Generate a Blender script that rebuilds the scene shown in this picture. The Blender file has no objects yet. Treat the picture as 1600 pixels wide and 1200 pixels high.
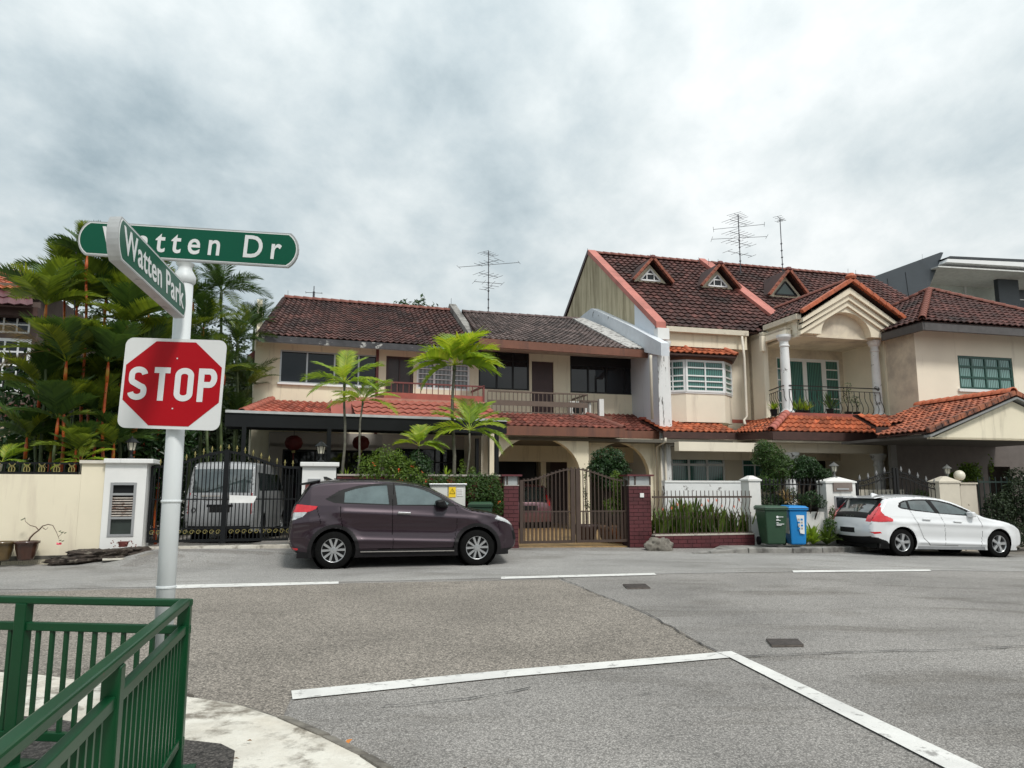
import bpy, math, random
import numpy as np
from mathutils import Vector, Matrix
random.seed(7); rnd=random.random
def uni(a,b): return a+(b-a)*rnd()
sc=bpy.context.scene
COL=sc.collection
# ------------------------------------------------------------------ camera, sky, sun, exposure
F_PX=1155.0; HZ=765.0; CAMH=1.43
PITCH=math.atan((HZ-600)/F_PX)
cd=bpy.data.cameras.new('camera'); cam=bpy.data.objects.new('camera',cd); COL.objects.link(cam)
cd.sensor_width=36; cd.lens=F_PX/1600*36; cd.clip_start=0.05; cd.clip_end=3000
cam.location=(0,0,CAMH); cam.rotation_euler=(math.pi/2+PITCH,0,0)
sc.camera=cam
sc.render.resolution_x=1024; sc.render.resolution_y=768
SUN_EL=math.radians(52); SUN_AZ=math.radians(150)   # compass bearing from +Y, clockwise: behind the camera, to the right
W=bpy.data.worlds.new('World'); sc.world=W; W.use_nodes=True
nt=W.node_tree; nt.nodes.clear(); N=nt.nodes.new; LK=nt.links.new
out=N('ShaderNodeOutputWorld'); bgs=N('ShaderNodeBackground'); bgc=N('ShaderNodeBackground'); mx=N('ShaderNodeMixShader')
sky=N('ShaderNodeTexSky'); sky.sky_type='NISHITA'; sky.sun_disc=False; sky.sun_elevation=SUN_EL; sky.sun_rotation=SUN_AZ; sky.air_density=1.3; sky.dust_density=2
LK(sky.outputs[0],bgs.inputs[0]); bgs.inputs[1].default_value=0.10
tc=N('ShaderNodeTexCoord'); sep=N('ShaderNodeSeparateXYZ'); LK(tc.outputs['Generated'],sep.inputs[0])
def M(op,a,b=None,c=None,clamp=False,tree=None):
    n=(tree or nt).nodes.new('ShaderNodeMath'); n.operation=op; n.use_clamp=clamp
    for i,v in enumerate((a,b,c)):
        if v is None: continue
        if isinstance(v,(int,float)): n.inputs[i].default_value=v
        else: (tree or nt).links.new(v,n.inputs[i])
    return n.outputs[0]
zz=M('MAXIMUM',sep.outputs[2],0.0); den=M('ADD',zz,0.34)
cx=M('DIVIDE',sep.outputs[0],den); cy=M('DIVIDE',sep.outputs[1],den)
cmb=N('ShaderNodeCombineXYZ'); LK(cx,cmb.inputs[0]); LK(cy,cmb.inputs[1])
mp=N('ShaderNodeMapping'); LK(cmb.outputs[0],mp.inputs[0]); mp.inputs['Rotation'].default_value=(0,0,math.radians(-32)); mp.inputs['Scale'].default_value=(1.0,0.78,1); mp.inputs['Location'].default_value=(1.4,7.3,0)
def noise(vec,scale,det=6,rough=.55,dist=0.0,tree=None,lac=2.0):
    t=tree or nt; n=t.nodes.new('ShaderNodeTexNoise'); n.inputs['Scale'].default_value=scale; n.inputs['Detail'].default_value=det
    n.inputs['Roughness'].default_value=rough; n.inputs['Distortion'].default_value=dist; n.inputs['Lacunarity'].default_value=lac
    t.links.new(vec,n.inputs['Vector']); return n.outputs['Fac']
def ramp(fac,stops,tree=None,interp='LINEAR'):
    t=tree or nt; r=t.nodes.new('ShaderNodeValToRGB'); r.color_ramp.interpolation=interp; e=r.color_ramp.elements
    while len(e)<len(stops): e.new(0.5)
    for i,(p,c) in enumerate(stops):
        e[i].position=p; e[i].color=(c,c,c,1) if isinstance(c,(int,float)) else (*c,1)
    t.links.new(fac,r.inputs[0]); return r.outputs[0]
n1=noise(mp.outputs[0],2.0,12,.54,.12); n2=noise(mp.outputs[0],6.0,9,.60,.1)
n3=noise(mp.outputs[0],1.15,4,.5,.3)
f=M('ADD',M('ADD',M('MULTIPLY',n1,.42),M('MULTIPLY',n2,.22)),M('MULTIPLY',n3,.36))
# the sky in the photograph is a little brighter towards the right
f=M('ADD',M('ADD',M('MULTIPLY',M('SUBTRACT',f,.5),.82),.522),M('MULTIPLY',sep.outputs[0],.055))
ccol=ramp(f,[(.35,(.155,.205,.235)),(.42,(.245,.300,.325)),(.475,(.36,.412,.43)),(.53,(.475,.515,.52)),(.60,(.62,.64,.635))])
# overcast sky: steadily brighter from the horizon to the zenith
bgn=ccol
lift=M('ADD',M('MULTIPLY',zz,.70),.78)
LK(bgn,bgc.inputs[0]); LK(lift,bgc.inputs[1])
mx.inputs[0].default_value=.94; LK(bgs.outputs[0],mx.inputs[1]); LK(bgc.outputs[0],mx.inputs[2]); LK(mx.outputs[0],out.inputs[0])
sd=bpy.data.lights.new('sun','SUN'); sun=bpy.data.objects.new('sun',sd); COL.objects.link(sun)
sd.energy=1.5; sd.angle=math.radians(11); sd.color=(1,.965,.91)
to=Vector((math.sin(SUN_AZ)*math.cos(SUN_EL),math.cos(SUN_AZ)*math.cos(SUN_EL),math.sin(SUN_EL)))
sun.rotation_euler=to.to_track_quat('Z','Y').to_euler()
sc.view_settings.view_transform='Standard'; sc.view_settings.look='None'; sc.view_settings.exposure=0.68; sc.view_settings.gamma=1; sc.view_settings.use_curve_mapping=False
# ------------------------------------------------------------------ measuring: photograph coordinates to places in the world
CP,SP=math.cos(PITCH),math.sin(PITCH)
def ray(x,y):
    a=(x-800)/F_PX; c=-(y-600)/F_PX
    return (a, CP-c*SP, SP+c*CP)
def atz(x,y,z):
    r=ray(x,y); t=(z-CAMH)/r[2]; return Vector((r[0]*t,r[1]*t,z))
def aty(x,y,Y):
    r=ray(x,y); t=Y/r[1]; return Vector((r[0]*t,Y,CAMH+r[2]*t))
class Frame:
    def __init__(s,X,Y,deg): s.X=X; s.Y=Y; s.a=math.radians(deg); s.c=math.cos(s.a); s.s=math.sin(s.a)
    def loc(s,p): dx=p[0]-s.X; dy=p[1]-s.Y; return (dx*s.c+dy*s.s, -dx*s.s+dy*s.c, p[2])
    def w(s,u,n,z): return Vector((s.X+u*s.c-n*s.s, s.Y+u*s.s+n*s.c, z))
    def uz(s,x,y,n):                                  # pixel -> (u,z) on the vertical plane at depth n
        r=ray(x,y); d=-r[0]*s.s+r[1]*s.c; n0=-(-s.X)*s.s+(-s.Y)*s.c
        t=(n-n0)/d; p=(r[0]*t,r[1]*t,CAMH+r[2]*t); q=s.loc(p); return q[0],q[2]
    def U(s,x,y,n): return s.uz(x,y,n)[0]
    def Z(s,x,y,n): return s.uz(x,y,n)[1]
    def un(s,x,y,z): q=s.loc(atz(x,y,z)); return q[0],q[1]
def frame_at(px,Y,deg):
    r=ray(px,765); return Frame(r[0]/r[1]*Y,Y,deg)
S=Frame(0,17.0,15)                                    # the garden walls along the street
def smooth(a,b,x):
    t=min(1,max(0,(x-a)/(b-a))); return t*t*(3-2*t)
def lerp_tab(x,xs,ys):
    if x<=xs[0]: return ys[0]
    for i in range(len(xs)-1):
        if x<=xs[i+1]: return ys[i]+(ys[i+1]-ys[i])*(x-xs[i])/(xs[i+1]-xs[i])
    return ys[-1]
def roadz(x): return -.028*min(20,max(0,x-5))
def G(x,y):
    u,n,_=S.loc((x,y,0))
    e=lerp_tab(u,[-14,-8.8,-8.0,-7.4,0,4,6.5],[.0,.0,.10,.26,.13,.06,.02])
    return roadz(x)+e*smooth(-1.9,-.25,n)
def gp(px,py,dz=0):                                   # pixel -> point on the terrain
    r=ray(px,py); t=.5
    while t<400:
        x,y,z=r[0]*t,r[1]*t,CAMH+r[2]*t
        if z<=G(x,y)+dz: break
        t+=.02
    return Vector((x,y,z))
# ------------------------------------------------------------------ materials
MATS={}
def mat(name,col,rough=.7,metal=0,var=.12,scale=4,bump=0,bscale=60,spec=.5,coat=0,dirt=None,dscale=1.3,dpos=(.52,.68),streak=False,attr=None,attrv=.5,emit=None,vary2=None,alpha=None):
    """procedural material: base colour with noise variation, optional dirt / streaks and fine relief"""
    if name in MATS: return MATS[name]
    m=bpy.data.materials.new(name); m.use_nodes=True; t=m.node_tree; n=t.nodes.new; L=t.links.new
    b=t.nodes['Principled BSDF']; co=n('ShaderNodeTexCoord'); vec=co.outputs['Object']
    b.inputs['Roughness'].default_value=rough; b.inputs['Metallic'].default_value=metal
    b.inputs['Specular IOR Level'].default_value=spec
    if coat: b.inputs['Coat Weight'].default_value=coat; b.inputs['Coat Roughness'].default_value=.04
    f=noise(vec,scale,5,.6,0,t)
    lo=tuple(max(0,c*(1-var)) for c in col); hi=tuple(min(1,c*(1+var)) for c in col)
    c=ramp(f,[(.32,lo),(.68,hi)],t)
    def mix(a,bc,fac,mode='MIX'):
        k=n('ShaderNodeMix'); k.data_type='RGBA'; k.blend_type=mode; L(a,k.inputs[6])
        if isinstance(bc,tuple): k.inputs[7].default_value=(*bc,1)
        else: L(bc,k.inputs[7])
        if isinstance(fac,(int,float)): k.inputs[0].default_value=fac
        else: L(fac,k.inputs[0])
        return k.outputs[2]
    if vary2:
        f3=noise(vec,vary2[1],4,.6,.3,t); c=mix(c,vary2[0],ramp(f3,[(vary2[2],0),(vary2[3],1)],t))
    if attr:
        at=n('ShaderNodeAttribute'); at.attribute_name='tint'
        k=M('ADD',M('MULTIPLY',at.outputs['Fac'],attrv*2,tree=t),1-attrv,tree=t)
        cc=n('ShaderNodeCombineColor'); [L(k,cc.inputs[i]) for i in range(3)]
        c=mix(c,cc.outputs[0],1.0,'MULTIPLY')
    if dirt:
        v=vec
        if streak:
            mpn=n('ShaderNodeMapping'); L(vec,mpn.inputs[0]); mpn.inputs['Scale'].default_value=(2.6,2.6,.30); v=mpn.outputs[0]
        f2=noise(v,dscale,7,.68,.2,t); c=mix(c,dirt,ramp(f2,[(dpos[0],0),(dpos[1],1)],t))
    L(c,b.inputs['Base Color'])
    if bump:
        bn=n('ShaderNodeBump'); bn.inputs['Strength'].default_value=bump; bn.inputs['Distance'].default_value=.01
        L(noise(vec,bscale,4,.6,0,t),bn.inputs['Height']); L(bn.outputs[0],b.inputs['Normal'])
    if emit: b.inputs['Emission Color'].default_value=(*emit[0],1); b.inputs['Emission Strength'].default_value=emit[1]
    MATS[name]=m; return m
def asphalt(name,col,grain=.5,gs=90,patch=.18,ps=.8,dark=None,crack=False):
    m=bpy.data.materials.new(name); m.use_nodes=True; t=m.node_tree; n=t.nodes.new; L=t.links.new
    b=t.nodes['Principled BSDF']; b.inputs['Roughness'].default_value=.86; b.inputs['Specular IOR Level'].default_value=.35
    v=n('ShaderNodeTexCoord').outputs['Object']
    vo=n('ShaderNodeTexVoronoi'); vo.inputs['Scale'].default_value=gs; L(v,vo.inputs['Vector'])
    stone=ramp(vo.outputs['Color'],[(.05,1-grain),(.5,1.0),(.95,1+grain*.9)],t)
    edge=ramp(vo.outputs['Distance'],[(.25,1.08),(.62,.62)],t)
    big=ramp(noise(v,ps,6,.62,.4,t),[(.33,1-patch),(.67,1+patch)],t)
    fine=ramp(noise(v,gs*.35,4,.7,0,t),[(.3,.80),(.7,1.2)],t)
    def mul(a,bb):
        k=n('ShaderNodeMix'); k.data_type='RGBA'; k.blend_type='MULTIPLY'; k.inputs[0].default_value=1; L(a,k.inputs[6])
        if isinstance(bb,tuple): k.inputs[7].default_value=(*bb,1)
        else: L(bb,k.inputs[7])
        return k.outputs[2]
    c=mul(mul(mul(mul(stone,edge),big),fine),col)
    if dark:
        mpn=n('ShaderNodeMapping'); L(v,mpn.inputs[0]); mpn.inputs['Scale'].default_value=(.5,1.6,1); mpn.inputs['Rotation'].default_value=(0,0,-.2)
        f=ramp(noise(mpn.outputs[0],dark[1],7,.7,.5,t),[(dark[2],0),(dark[3],1)],t)
        k=n('ShaderNodeMix'); k.data_type='RGBA'; k.blend_type='MULTIPLY'; L(f,k.inputs[0]); L(c,k.inputs[6]); k.inputs[7].default_value=(*dark[0],1); c=k.outputs[2]
    sp_=ramp(noise(v,2.6,3,.5,.4,t),[(.69,1.0),(.735,.68)],t); wp_=ramp(noise(v,.33,2,.5,.2,t),[(.42,.93),(.58,1.07)],t); c=mul(mul(c,sp_),wp_)
    L(c,b.inputs['Base Color'])
    bn=n('ShaderNodeBump'); bn.inputs['Strength'].default_value=.55; bn.inputs['Distance'].default_value=.006
    L(vo.outputs['Distance'],bn.inputs['Height']); bn.invert=True; L(bn.outputs[0],b.inputs['Normal'])
    MATS[name]=m; return m
# ------------------------------------------------------------------ meshes
class MB:
    def __init__(s): s.v=[]; s.f=[]; s.t=[]
    def add(s,vs,fs,tint=.5):
        o=len(s.v); s.v+=[tuple(p) for p in vs]; s.f+=[tuple(i+o for i in q) for q in fs]; s.t+=[tint]*len(fs); return s
    def box(s,x0,x1,y0,y1,z0,z1,tint=.5):
        return s.add([(x0,y0,z0),(x1,y0,z0),(x1,y1,z0),(x0,y1,z0),(x0,y0,z1),(x1,y0,z1),(x1,y1,z1),(x0,y1,z1)],
            [(0,3,2,1),(4,5,6,7),(0,1,5,4),(1,2,6,5),(2,3,7,6),(3,0,4,7)],tint)
    def hexa(s,b,t):                                   # eight free corners: bottom ring, top ring
        return s.add(list(b)+list(t),[(0,3,2,1),(4,5,6,7),(0,1,5,4),(1,2,6,5),(2,3,7,6),(3,0,4,7)])
    def beam(s,a,b,w,h,up=(0,0,1)):
        a=Vector(a); b=Vector(b); d=(b-a).normalized(); r=d.cross(Vector(up))
        if r.length<1e-4: r=d.cross(Vector((0,1,0)))
        r.normalize(); q=r.cross(d); r*=w/2; q*=h/2
        return s.hexa([a-r-q,a+r-q,b+r-q,b-r-q],[a-r+q,a+r+q,b+r+q,b-r+q])
    def tube(s,pts,rad,n=8,cap=True):
        pts=[Vector(p) for p in pts]; k=len(pts); rads=rad if isinstance(rad,(list,tuple)) else [rad]*k
        o=len(s.v); ref=None
        for i,p in enumerate(pts):
            d=(pts[min(i+1,k-1)]-pts[max(i-1,0)]).normalized()
            if ref is None: ref=Vector((1,0,0)) if abs(d.x)<.9 else Vector((0,1,0))
            a=d.cross(ref).normalized(); ref=a.cross(d).normalized(); ref=ref
            b=d.cross(a)
            for j in range(n):
                th=2*math.pi*j/n; s.v.append(tuple(p+(a*math.cos(th)+b*math.sin(th))*rads[i]))
        for i in range(k-1):
            for j in range(n):
                s.f.append((o+i*n+j,o+i*n+(j+1)%n,o+(i+1)*n+(j+1)%n,o+(i+1)*n+j)); s.t.append(.5)
        if cap:
            s.f.append(tuple(o+j for j in range(n))); s.f.append(tuple(o+(k-1)*n+j for j in reversed(range(n)))); s.t+=[.5,.5]
        return s
    def lathe(s,prof,c=(0,0,0),n=20,cap=True):          # prof: (radius,z) list
        o=len(s.v)
        for r,z in prof:
            for j in range(n):
                th=2*math.pi*j/n; s.v.append((c[0]+r*math.cos(th),c[1]+r*math.sin(th),c[2]+z))
        for i in range(len(prof)-1):
            for j in range(n):
                s.f.append((o+i*n+j,o+i*n+(j+1)%n,o+(i+1)*n+(j+1)%n,o+(i+1)*n+j)); s.t.append(.5)
        if cap:
            s.f.append(tuple(o+j for j in reversed(range(n)))); s.f.append(tuple(o+(len(prof)-1)*n+j for j in range(n))); s.t+=[.5,.5]
        return s
    def prism(s,poly,d0,d1,plane='xz'):                 # polygon extruded; plane xz -> depth is y, xy -> depth is z, yz -> depth is x
        k=len(poly)
        def P(a,b,d): return (a,d,b) if plane=='xz' else ((a,b,d) if plane=='xy' else (d,a,b))
        return s.add([P(a,b,d0) for a,b in poly]+[P(a,b,d1) for a,b in poly],
            [tuple(range(k)),tuple(reversed(range(k,2*k)))]+[(i,i+k,(i+1)%k+k,(i+1)%k) for i in range(k)])
    def sheet(s,pts,thick=0):
        k=len(pts); 
        return s.add(pts,[tuple(range(k))])
    def build(s,name,m,parent=None,smooth=False,bevel=0,autos=None):
        me=bpy.data.meshes.new(name); me.from_pydata(s.v,[],s.f); me.validate(verbose=False)
        if len(set(s.t))>1 and len(me.polygons)==len(s.t):
            a=me.attributes.new('tint','FLOAT','FACE'); a.data.foreach_set('value',s.t)
        return link(name,me,m,parent,smooth,bevel)
def fixn(me):
    import bmesh
    b=bmesh.new(); b.from_mesh(me); bmesh.ops.recalc_face_normals(b,faces=b.faces); b.to_mesh(me); b.free()
def link(name,me,m,parent=None,smooth=False,bevel=0,noren=False):
    if m: me.materials.append(m)
    if len(me.polygons)<20000: fixn(me)
    if smooth: me.shade_smooth()
    o=bpy.data.objects.new(name,me); COL.objects.link(o)
    if parent is not None: o.parent=parent
    if bevel:
        md=o.modifiers.new('bevel','BEVEL'); md.width=bevel; md.segments=2; md.limit_method='ANGLE'; md.angle_limit=math.radians(40)
    return o
def smooth_by_angle(o,deg=35):
    me=o.data; me.shade_smooth()
    try: me.set_sharp_from_angle(angle=math.radians(deg))
    except Exception: pass
    return o
def tag(o,label=None,cat=None,group=None,kind=None):
    if label: o['label']=label
    if cat: o['category']=cat
    if group: o['group']=group
    if kind: o['kind']=kind
    return o
def thing(name,label,cat,loc=(0,0,0),rz=0,group=None,fr=None):
    o=bpy.data.objects.new(name,None); COL.objects.link(o)
    if fr is not None: loc=(fr.X,fr.Y,0); rz=fr.a
    o.location=loc; o.rotation_euler=(0,0,rz); o.empty_display_size=.3
    return tag(o,label,cat,group)
def copy_obj(o,parent=None,loc=None,rot=None,scale=None):
    c=o.copy(); COL.objects.link(c); c.parent=parent
    if loc is not None: c.location=loc
    if rot is not None: c.rotation_euler=rot
    if scale is not None: c.scale=scale
    return c
def copy_tree(o,parent=None):
    c=o.copy(); COL.objects.link(c); c.parent=parent
    for ch in list(o.children): copy_tree(ch,c)
    return c
def inst(name,me,parent,loc=(0,0,0),rot=(0,0,0),scale=(1,1,1)):
    o=bpy.data.objects.new(name,me); COL.objects.link(o); o.parent=parent; o.location=loc; o.rotation_euler=rot; o.scale=scale; return o
def structure(o): o['kind']='structure'; return o
def text_mesh(txt,size,m,name,parent,loc,rot,extr=.001,bold=0,sx=1,space=1,align='CENTER'):
    cu=bpy.data.curves.new(name,'FONT'); cu.body=txt; cu.size=size; cu.extrude=extr; cu.offset=bold; cu.space_character=space; cu.align_x=align; cu.align_y='CENTER'; cu.resolution_u=4
    tmp=bpy.data.objects.new(name,cu); COL.objects.link(tmp)
    dg=bpy.context.evaluated_depsgraph_get(); me=bpy.data.meshes.new_from_object(tmp.evaluated_get(dg))
    bpy.data.objects.remove(tmp); 
    for v in me.vertices: v.co.x*=sx
    me.materials.clear(); me.name=name; me.materials.append(m)
    o=bpy.data.objects.new(name,me); COL.objects.link(o); o.parent=parent; o.location=loc; o.rotation_euler=rot; return o
RZ=Matrix.Rotation
# ------------------------------------------------------------------ shared materials
cream=mat('cream_render',(.77,.70,.54),.85,var=.05,scale=.8,bump=.15,dirt=(.40,.35,.26),dscale=1.4,dpos=(.54,.82),streak=True)
pinkcream=mat('pale_render',(.79,.72,.59),.85,var=.05,scale=.7,bump=.12,dirt=(.42,.35,.28),dscale=.8,dpos=(.58,.84),streak=True)
warmcream=mat('warm_render',(.70,.62,.49),.85,var=.08,scale=.7,bump=.12,dirt=(.30,.25,.21),dscale=.6,dpos=(.46,.74))
gardenwall=mat('garden_wall_paint',(.76,.69,.53),.8,var=.05,scale=.6,bump=.15,dirt=(.50,.42,.33),dscale=.7,dpos=(.52,.85),streak=True)
greywall=mat('grey_wall_paint',(.40,.37,.34),.85,var=.08,scale=.7)  # plain grey paint, used for print and lettering as well
white=mat('white_paint',(.74,.74,.72),.6,var=.05,scale=1.4,dirt=(.30,.29,.27),dscale=1.5,dpos=(.60,.78),streak=True)
peel=mat('peeling_white_paint',(.72,.725,.72),.75,var=.05,scale=2,dirt=(.16,.15,.14),dscale=4.5,dpos=(.60,.64),bump=.2)
whitewall=mat('pale_blue_wall_paint',(.66,.70,.75),.8,var=.04,scale=.8,dirt=(.35,.36,.36),dscale=1,dpos=(.60,.82),streak=True)
khaki=mat('stained_khaki_wall',(.53,.46,.31),.85,var=.10,scale=.7,dirt=(.21,.17,.095),dscale=1.3,dpos=(.40,.72),streak=True)
winwhite=mat('window_frame_white',(.78,.79,.79),.4,var=.03)
alu=mat('aluminium_frame',(.45,.46,.47),.35,.6,var=.05)
darkframe=mat('dark_window_frame',(.012,.012,.014),.4,spec=.3)
glass=mat('dark_window_glass',(.008,.010,.014),.03,var=.3,scale=.5,spec=.5)
curtain=None
def curtain_mat(name,col,dens=26):
    m=bpy.data.materials.new(name); m.use_nodes=True; t=m.node_tree; b=t.nodes['Principled BSDF']
    v=t.nodes.new('ShaderNodeTexCoord').outputs['Object']; w=t.nodes.new('ShaderNodeTexWave'); w.inputs['Scale'].default_value=dens/6; w.inputs['Distortion'].default_value=2.2; w.inputs['Detail'].default_value=2
    mpn=t.nodes.new('ShaderNodeMapping'); mpn.inputs['Scale'].default_value=(1,1,.12); t.links.new(v,mpn.inputs[0]); t.links.new(mpn.outputs[0],w.inputs['Vector'])
    t.links.new(ramp(w.outputs['Fac'],[(.15,tuple(c*.30 for c in col)),(.8,col)],t),b.inputs['Base Color'])
    b.inputs['Roughness'].default_value=.08; b.inputs['Specular IOR Level'].default_value=.7; return m
teal=curtain_mat('glass_over_green_curtain',(.07,.22,.19))
teal_l=curtain_mat('glass_over_pale_curtain',(.20,.36,.33))
greyglass=curtain_mat('glass_over_grey_blind',(.22,.24,.25),14)
maroonwood=mat('dark_maroon_wood',(.045,.018,.018),.45,var=.15)
redwood=mat('red_brown_paint',(.16,.045,.04),.5,var=.12)
redband=mat('red_painted_band',(.33,.085,.06),.7,var=.15,dirt=(.09,.05,.045),dscale=2,dpos=(.5,.8))
brownrail=mat('brown_metal_paint',(.12,.085,.065),.5,var=.1)
brownfascia=mat('brown_fascia_board',(.17,.067,.04),.6,var=.15,scale=1.5,dirt=(.07,.035,.03),dscale=1.2,dpos=(.5,.8),streak=True)
darkfascia=mat('dark_fascia_board',(.06,.028,.022),.65,var=.2,dirt=(.25,.2,.17),dscale=3,dpos=(.66,.7))
blacksteel=mat('black_steel',(.005,.006,.007),.45,var=.2,spec=.3)
ironblack=mat('wrought_iron',(.009,.009,.009),.5,var=.2,spec=.3)
gold=mat('gold_paint',(.34,.29,.11),.35,.5,var=.15)
browngate=mat('brown_gate_paint',(.065,.043,.033),.45,var=.12)
tile_dark=mat('weathered_brown_tile',(.080,.033,.027),.8,var=.35,scale=1.1,attr=1,attrv=.55,dirt=(.028,.018,.017),dscale=.9,dpos=(.45,.70),vary2=((.50,.31,.25),7,.66,.73))
tile_grey=mat('weathered_grey_tile',(.115,.085,.078),.8,var=.3,scale=1.1,attr=1,attrv=.5,dirt=(.03,.024,.024),dscale=1.0,dpos=(.48,.72),vary2=((.36,.30,.27),8,.65,.75))
tile_c=mat('weathered_maroon_tile',(.090,.034,.028),.8,var=.3,scale=1.0,attr=1,attrv=.5,dirt=(.03,.018,.016),dscale=.8,dpos=(.46,.68),vary2=((.48,.22,.16),5.5,.655,.72))
tile_red=mat('red_clay_tile',(.36,.10,.065),.7,var=.2,scale=2,attr=1,attrv=.3,dirt=(.13,.05,.04),dscale=1.6,dpos=(.55,.8))
tile_orange=mat('orange_clay_tile',(.38,.10,.042),.65,var=.25,scale=2,attr=1,attrv=.4,dirt=(.06,.03,.025),dscale=1.3,dpos=(.52,.74))
tile_brown=mat('brown_red_tile',(.20,.06,.042),.75,var=.3,scale=2,attr=1,attrv=.4,dirt=(.05,.028,.025),dscale=1.5,dpos=(.5,.75))
pinkcap=mat('faded_red_coping',(.48,.17,.135),.7,var=.12,scale=1.5,dirt=(.25,.09,.07),dscale=1.2,dpos=(.5,.8))
ridge_m=mat('ridge_tile',(.20,.07,.05),.75,var=.3,scale=3,dirt=(.06,.03,.03),dscale=2,dpos=(.5,.72))
concrete=mat('stained_concrete',(.26,.25,.23),.85,var=.2,scale=3,bump=.4,dirt=(.06,.055,.05),dscale=1.8,dpos=(.46,.66))
soil=mat('dark_soil',(.045,.035,.028),.95,var=.4,scale=9,bump=.6)
pipe_m=mat('cream_pipe',(.62,.57,.48),.6,var=.06,dirt=(.3,.26,.2),dscale=2,dpos=(.6,.8))
def window(fr_parent,u0,u1,z0,z1,n,cols,rows=(),fm=None,gm=None,fw=.06,bw=.045,bars=0,name='window',depth=.07,label=None):
    """cols/rows: fractions 0..1 of the dividing bars; every pane is a sub-part"""
    fm=fm or winwhite; gm=gm or glass
    b=MB(); d0=n-depth/2; d1=n+depth/2
    b.box(u0,u1,d0,d1,z1-fw,z1); b.box(u0,u1,d0,d1,z0,z0+fw); b.box(u0,u0+fw,d0,d1,z0+fw,z1-fw); b.box(u1-fw,u1,d0,d1,z0+fw,z1-fw)
    cu=[u0]+[u0+(u1-u0)*c for c in cols]+[u1]; rz=[z0]+[z0+(z1-z0)*r for r in rows]+[z1]
    for c in cu[1:-1]: b.box(c-bw/2,c+bw/2,d0-.003,d1,z0+fw,z1-fw)
    for i in range(len(cu)-1):
        a=cu[i]+(fw if i==0 else bw/2); e=cu[i+1]-(fw if i==len(cu)-2 else bw/2)
        for r in rz[1:-1]: b.box(a,e,d0+.004,d1,r-bw/2,r+bw/2)
    w=b.build(name,fm,fr_parent)
    if label: w['label']=label
    for i in range(len(cu)-1):
        a=cu[i]+(fw if i==0 else bw/2); e=cu[i+1]-(fw if i==len(cu)-2 else bw/2)
        for j in range(len(rz)-1):
            c=rz[j]+(fw if j==0 else bw/2); d=rz[j+1]-(fw if j==len(rz)-2 else bw/2)
            MB().box(a,e,n-.004,n+.012,c,d).build('pane',gm,w)
    if bars:
        b=MB(); 
        for i in range(bars):
            z=z0+(z1-z0)*(i+1)/(bars+1); b.box(u0+fw,u1-fw,d0-.03,d0-.015,z-.012,z+.012)
        b.build('grille',fm,w)
    return w
def wall(parent,u0,u1,z0,z1,n,th,m,holes=(),name='wall'):
    us=sorted({u0,u1,*[h[0] for h in holes],*[h[1] for h in holes]}); zs=sorted({z0,z1,*[h[2] for h in holes],*[h[3] for h in holes]})
    us=[u for u in us if u0<=u<=u1]; zs=[z for z in zs if z0<=z<=z1]
    solid={}
    for i in range(len(us)-1):
        for j in range(len(zs)-1):
            cu=(us[i]+us[i+1])/2; cz=(zs[j]+zs[j+1])/2
            solid[i,j]=not any(h[0]<cu<h[1] and h[2]<cz<h[3] for h in holes)
    b=MB()
    for (i,j),s in solid.items():
        if not s: continue
        a,c,e,f=us[i],us[i+1],zs[j],zs[j+1]
        b.add([(a,n,e),(c,n,e),(c,n,f),(a,n,f)],[(0,1,2,3)]); b.add([(a,n+th,e),(c,n+th,e),(c,n+th,f),(a,n+th,f)],[(3,2,1,0)])
        if not solid.get((i-1,j)): b.add([(a,n,e),(a,n+th,e),(a,n+th,f),(a,n,f)],[(0,3,2,1)])
        if not solid.get((i+1,j)): b.add([(c,n,e),(c,n+th,e),(c,n+th,f),(c,n,f)],[(0,1,2,3)])
        if not solid.get((i,j-1)): b.add([(a,n,e),(c,n,e),(c,n+th,e),(a,n+th,e)],[(0,1,2,3)])
        if not solid.get((i,j+1)): b.add([(a,n,f),(c,n,f),(c,n+th,f),(a,n+th,f)],[(0,3,2,1)])
    me=bpy.data.meshes.new(name); me.from_pydata(b.v,[],b.f); me.materials.append(m)
    o=bpy.data.objects.new(name,me); COL.objects.link(o); o.parent=parent; return o
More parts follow.
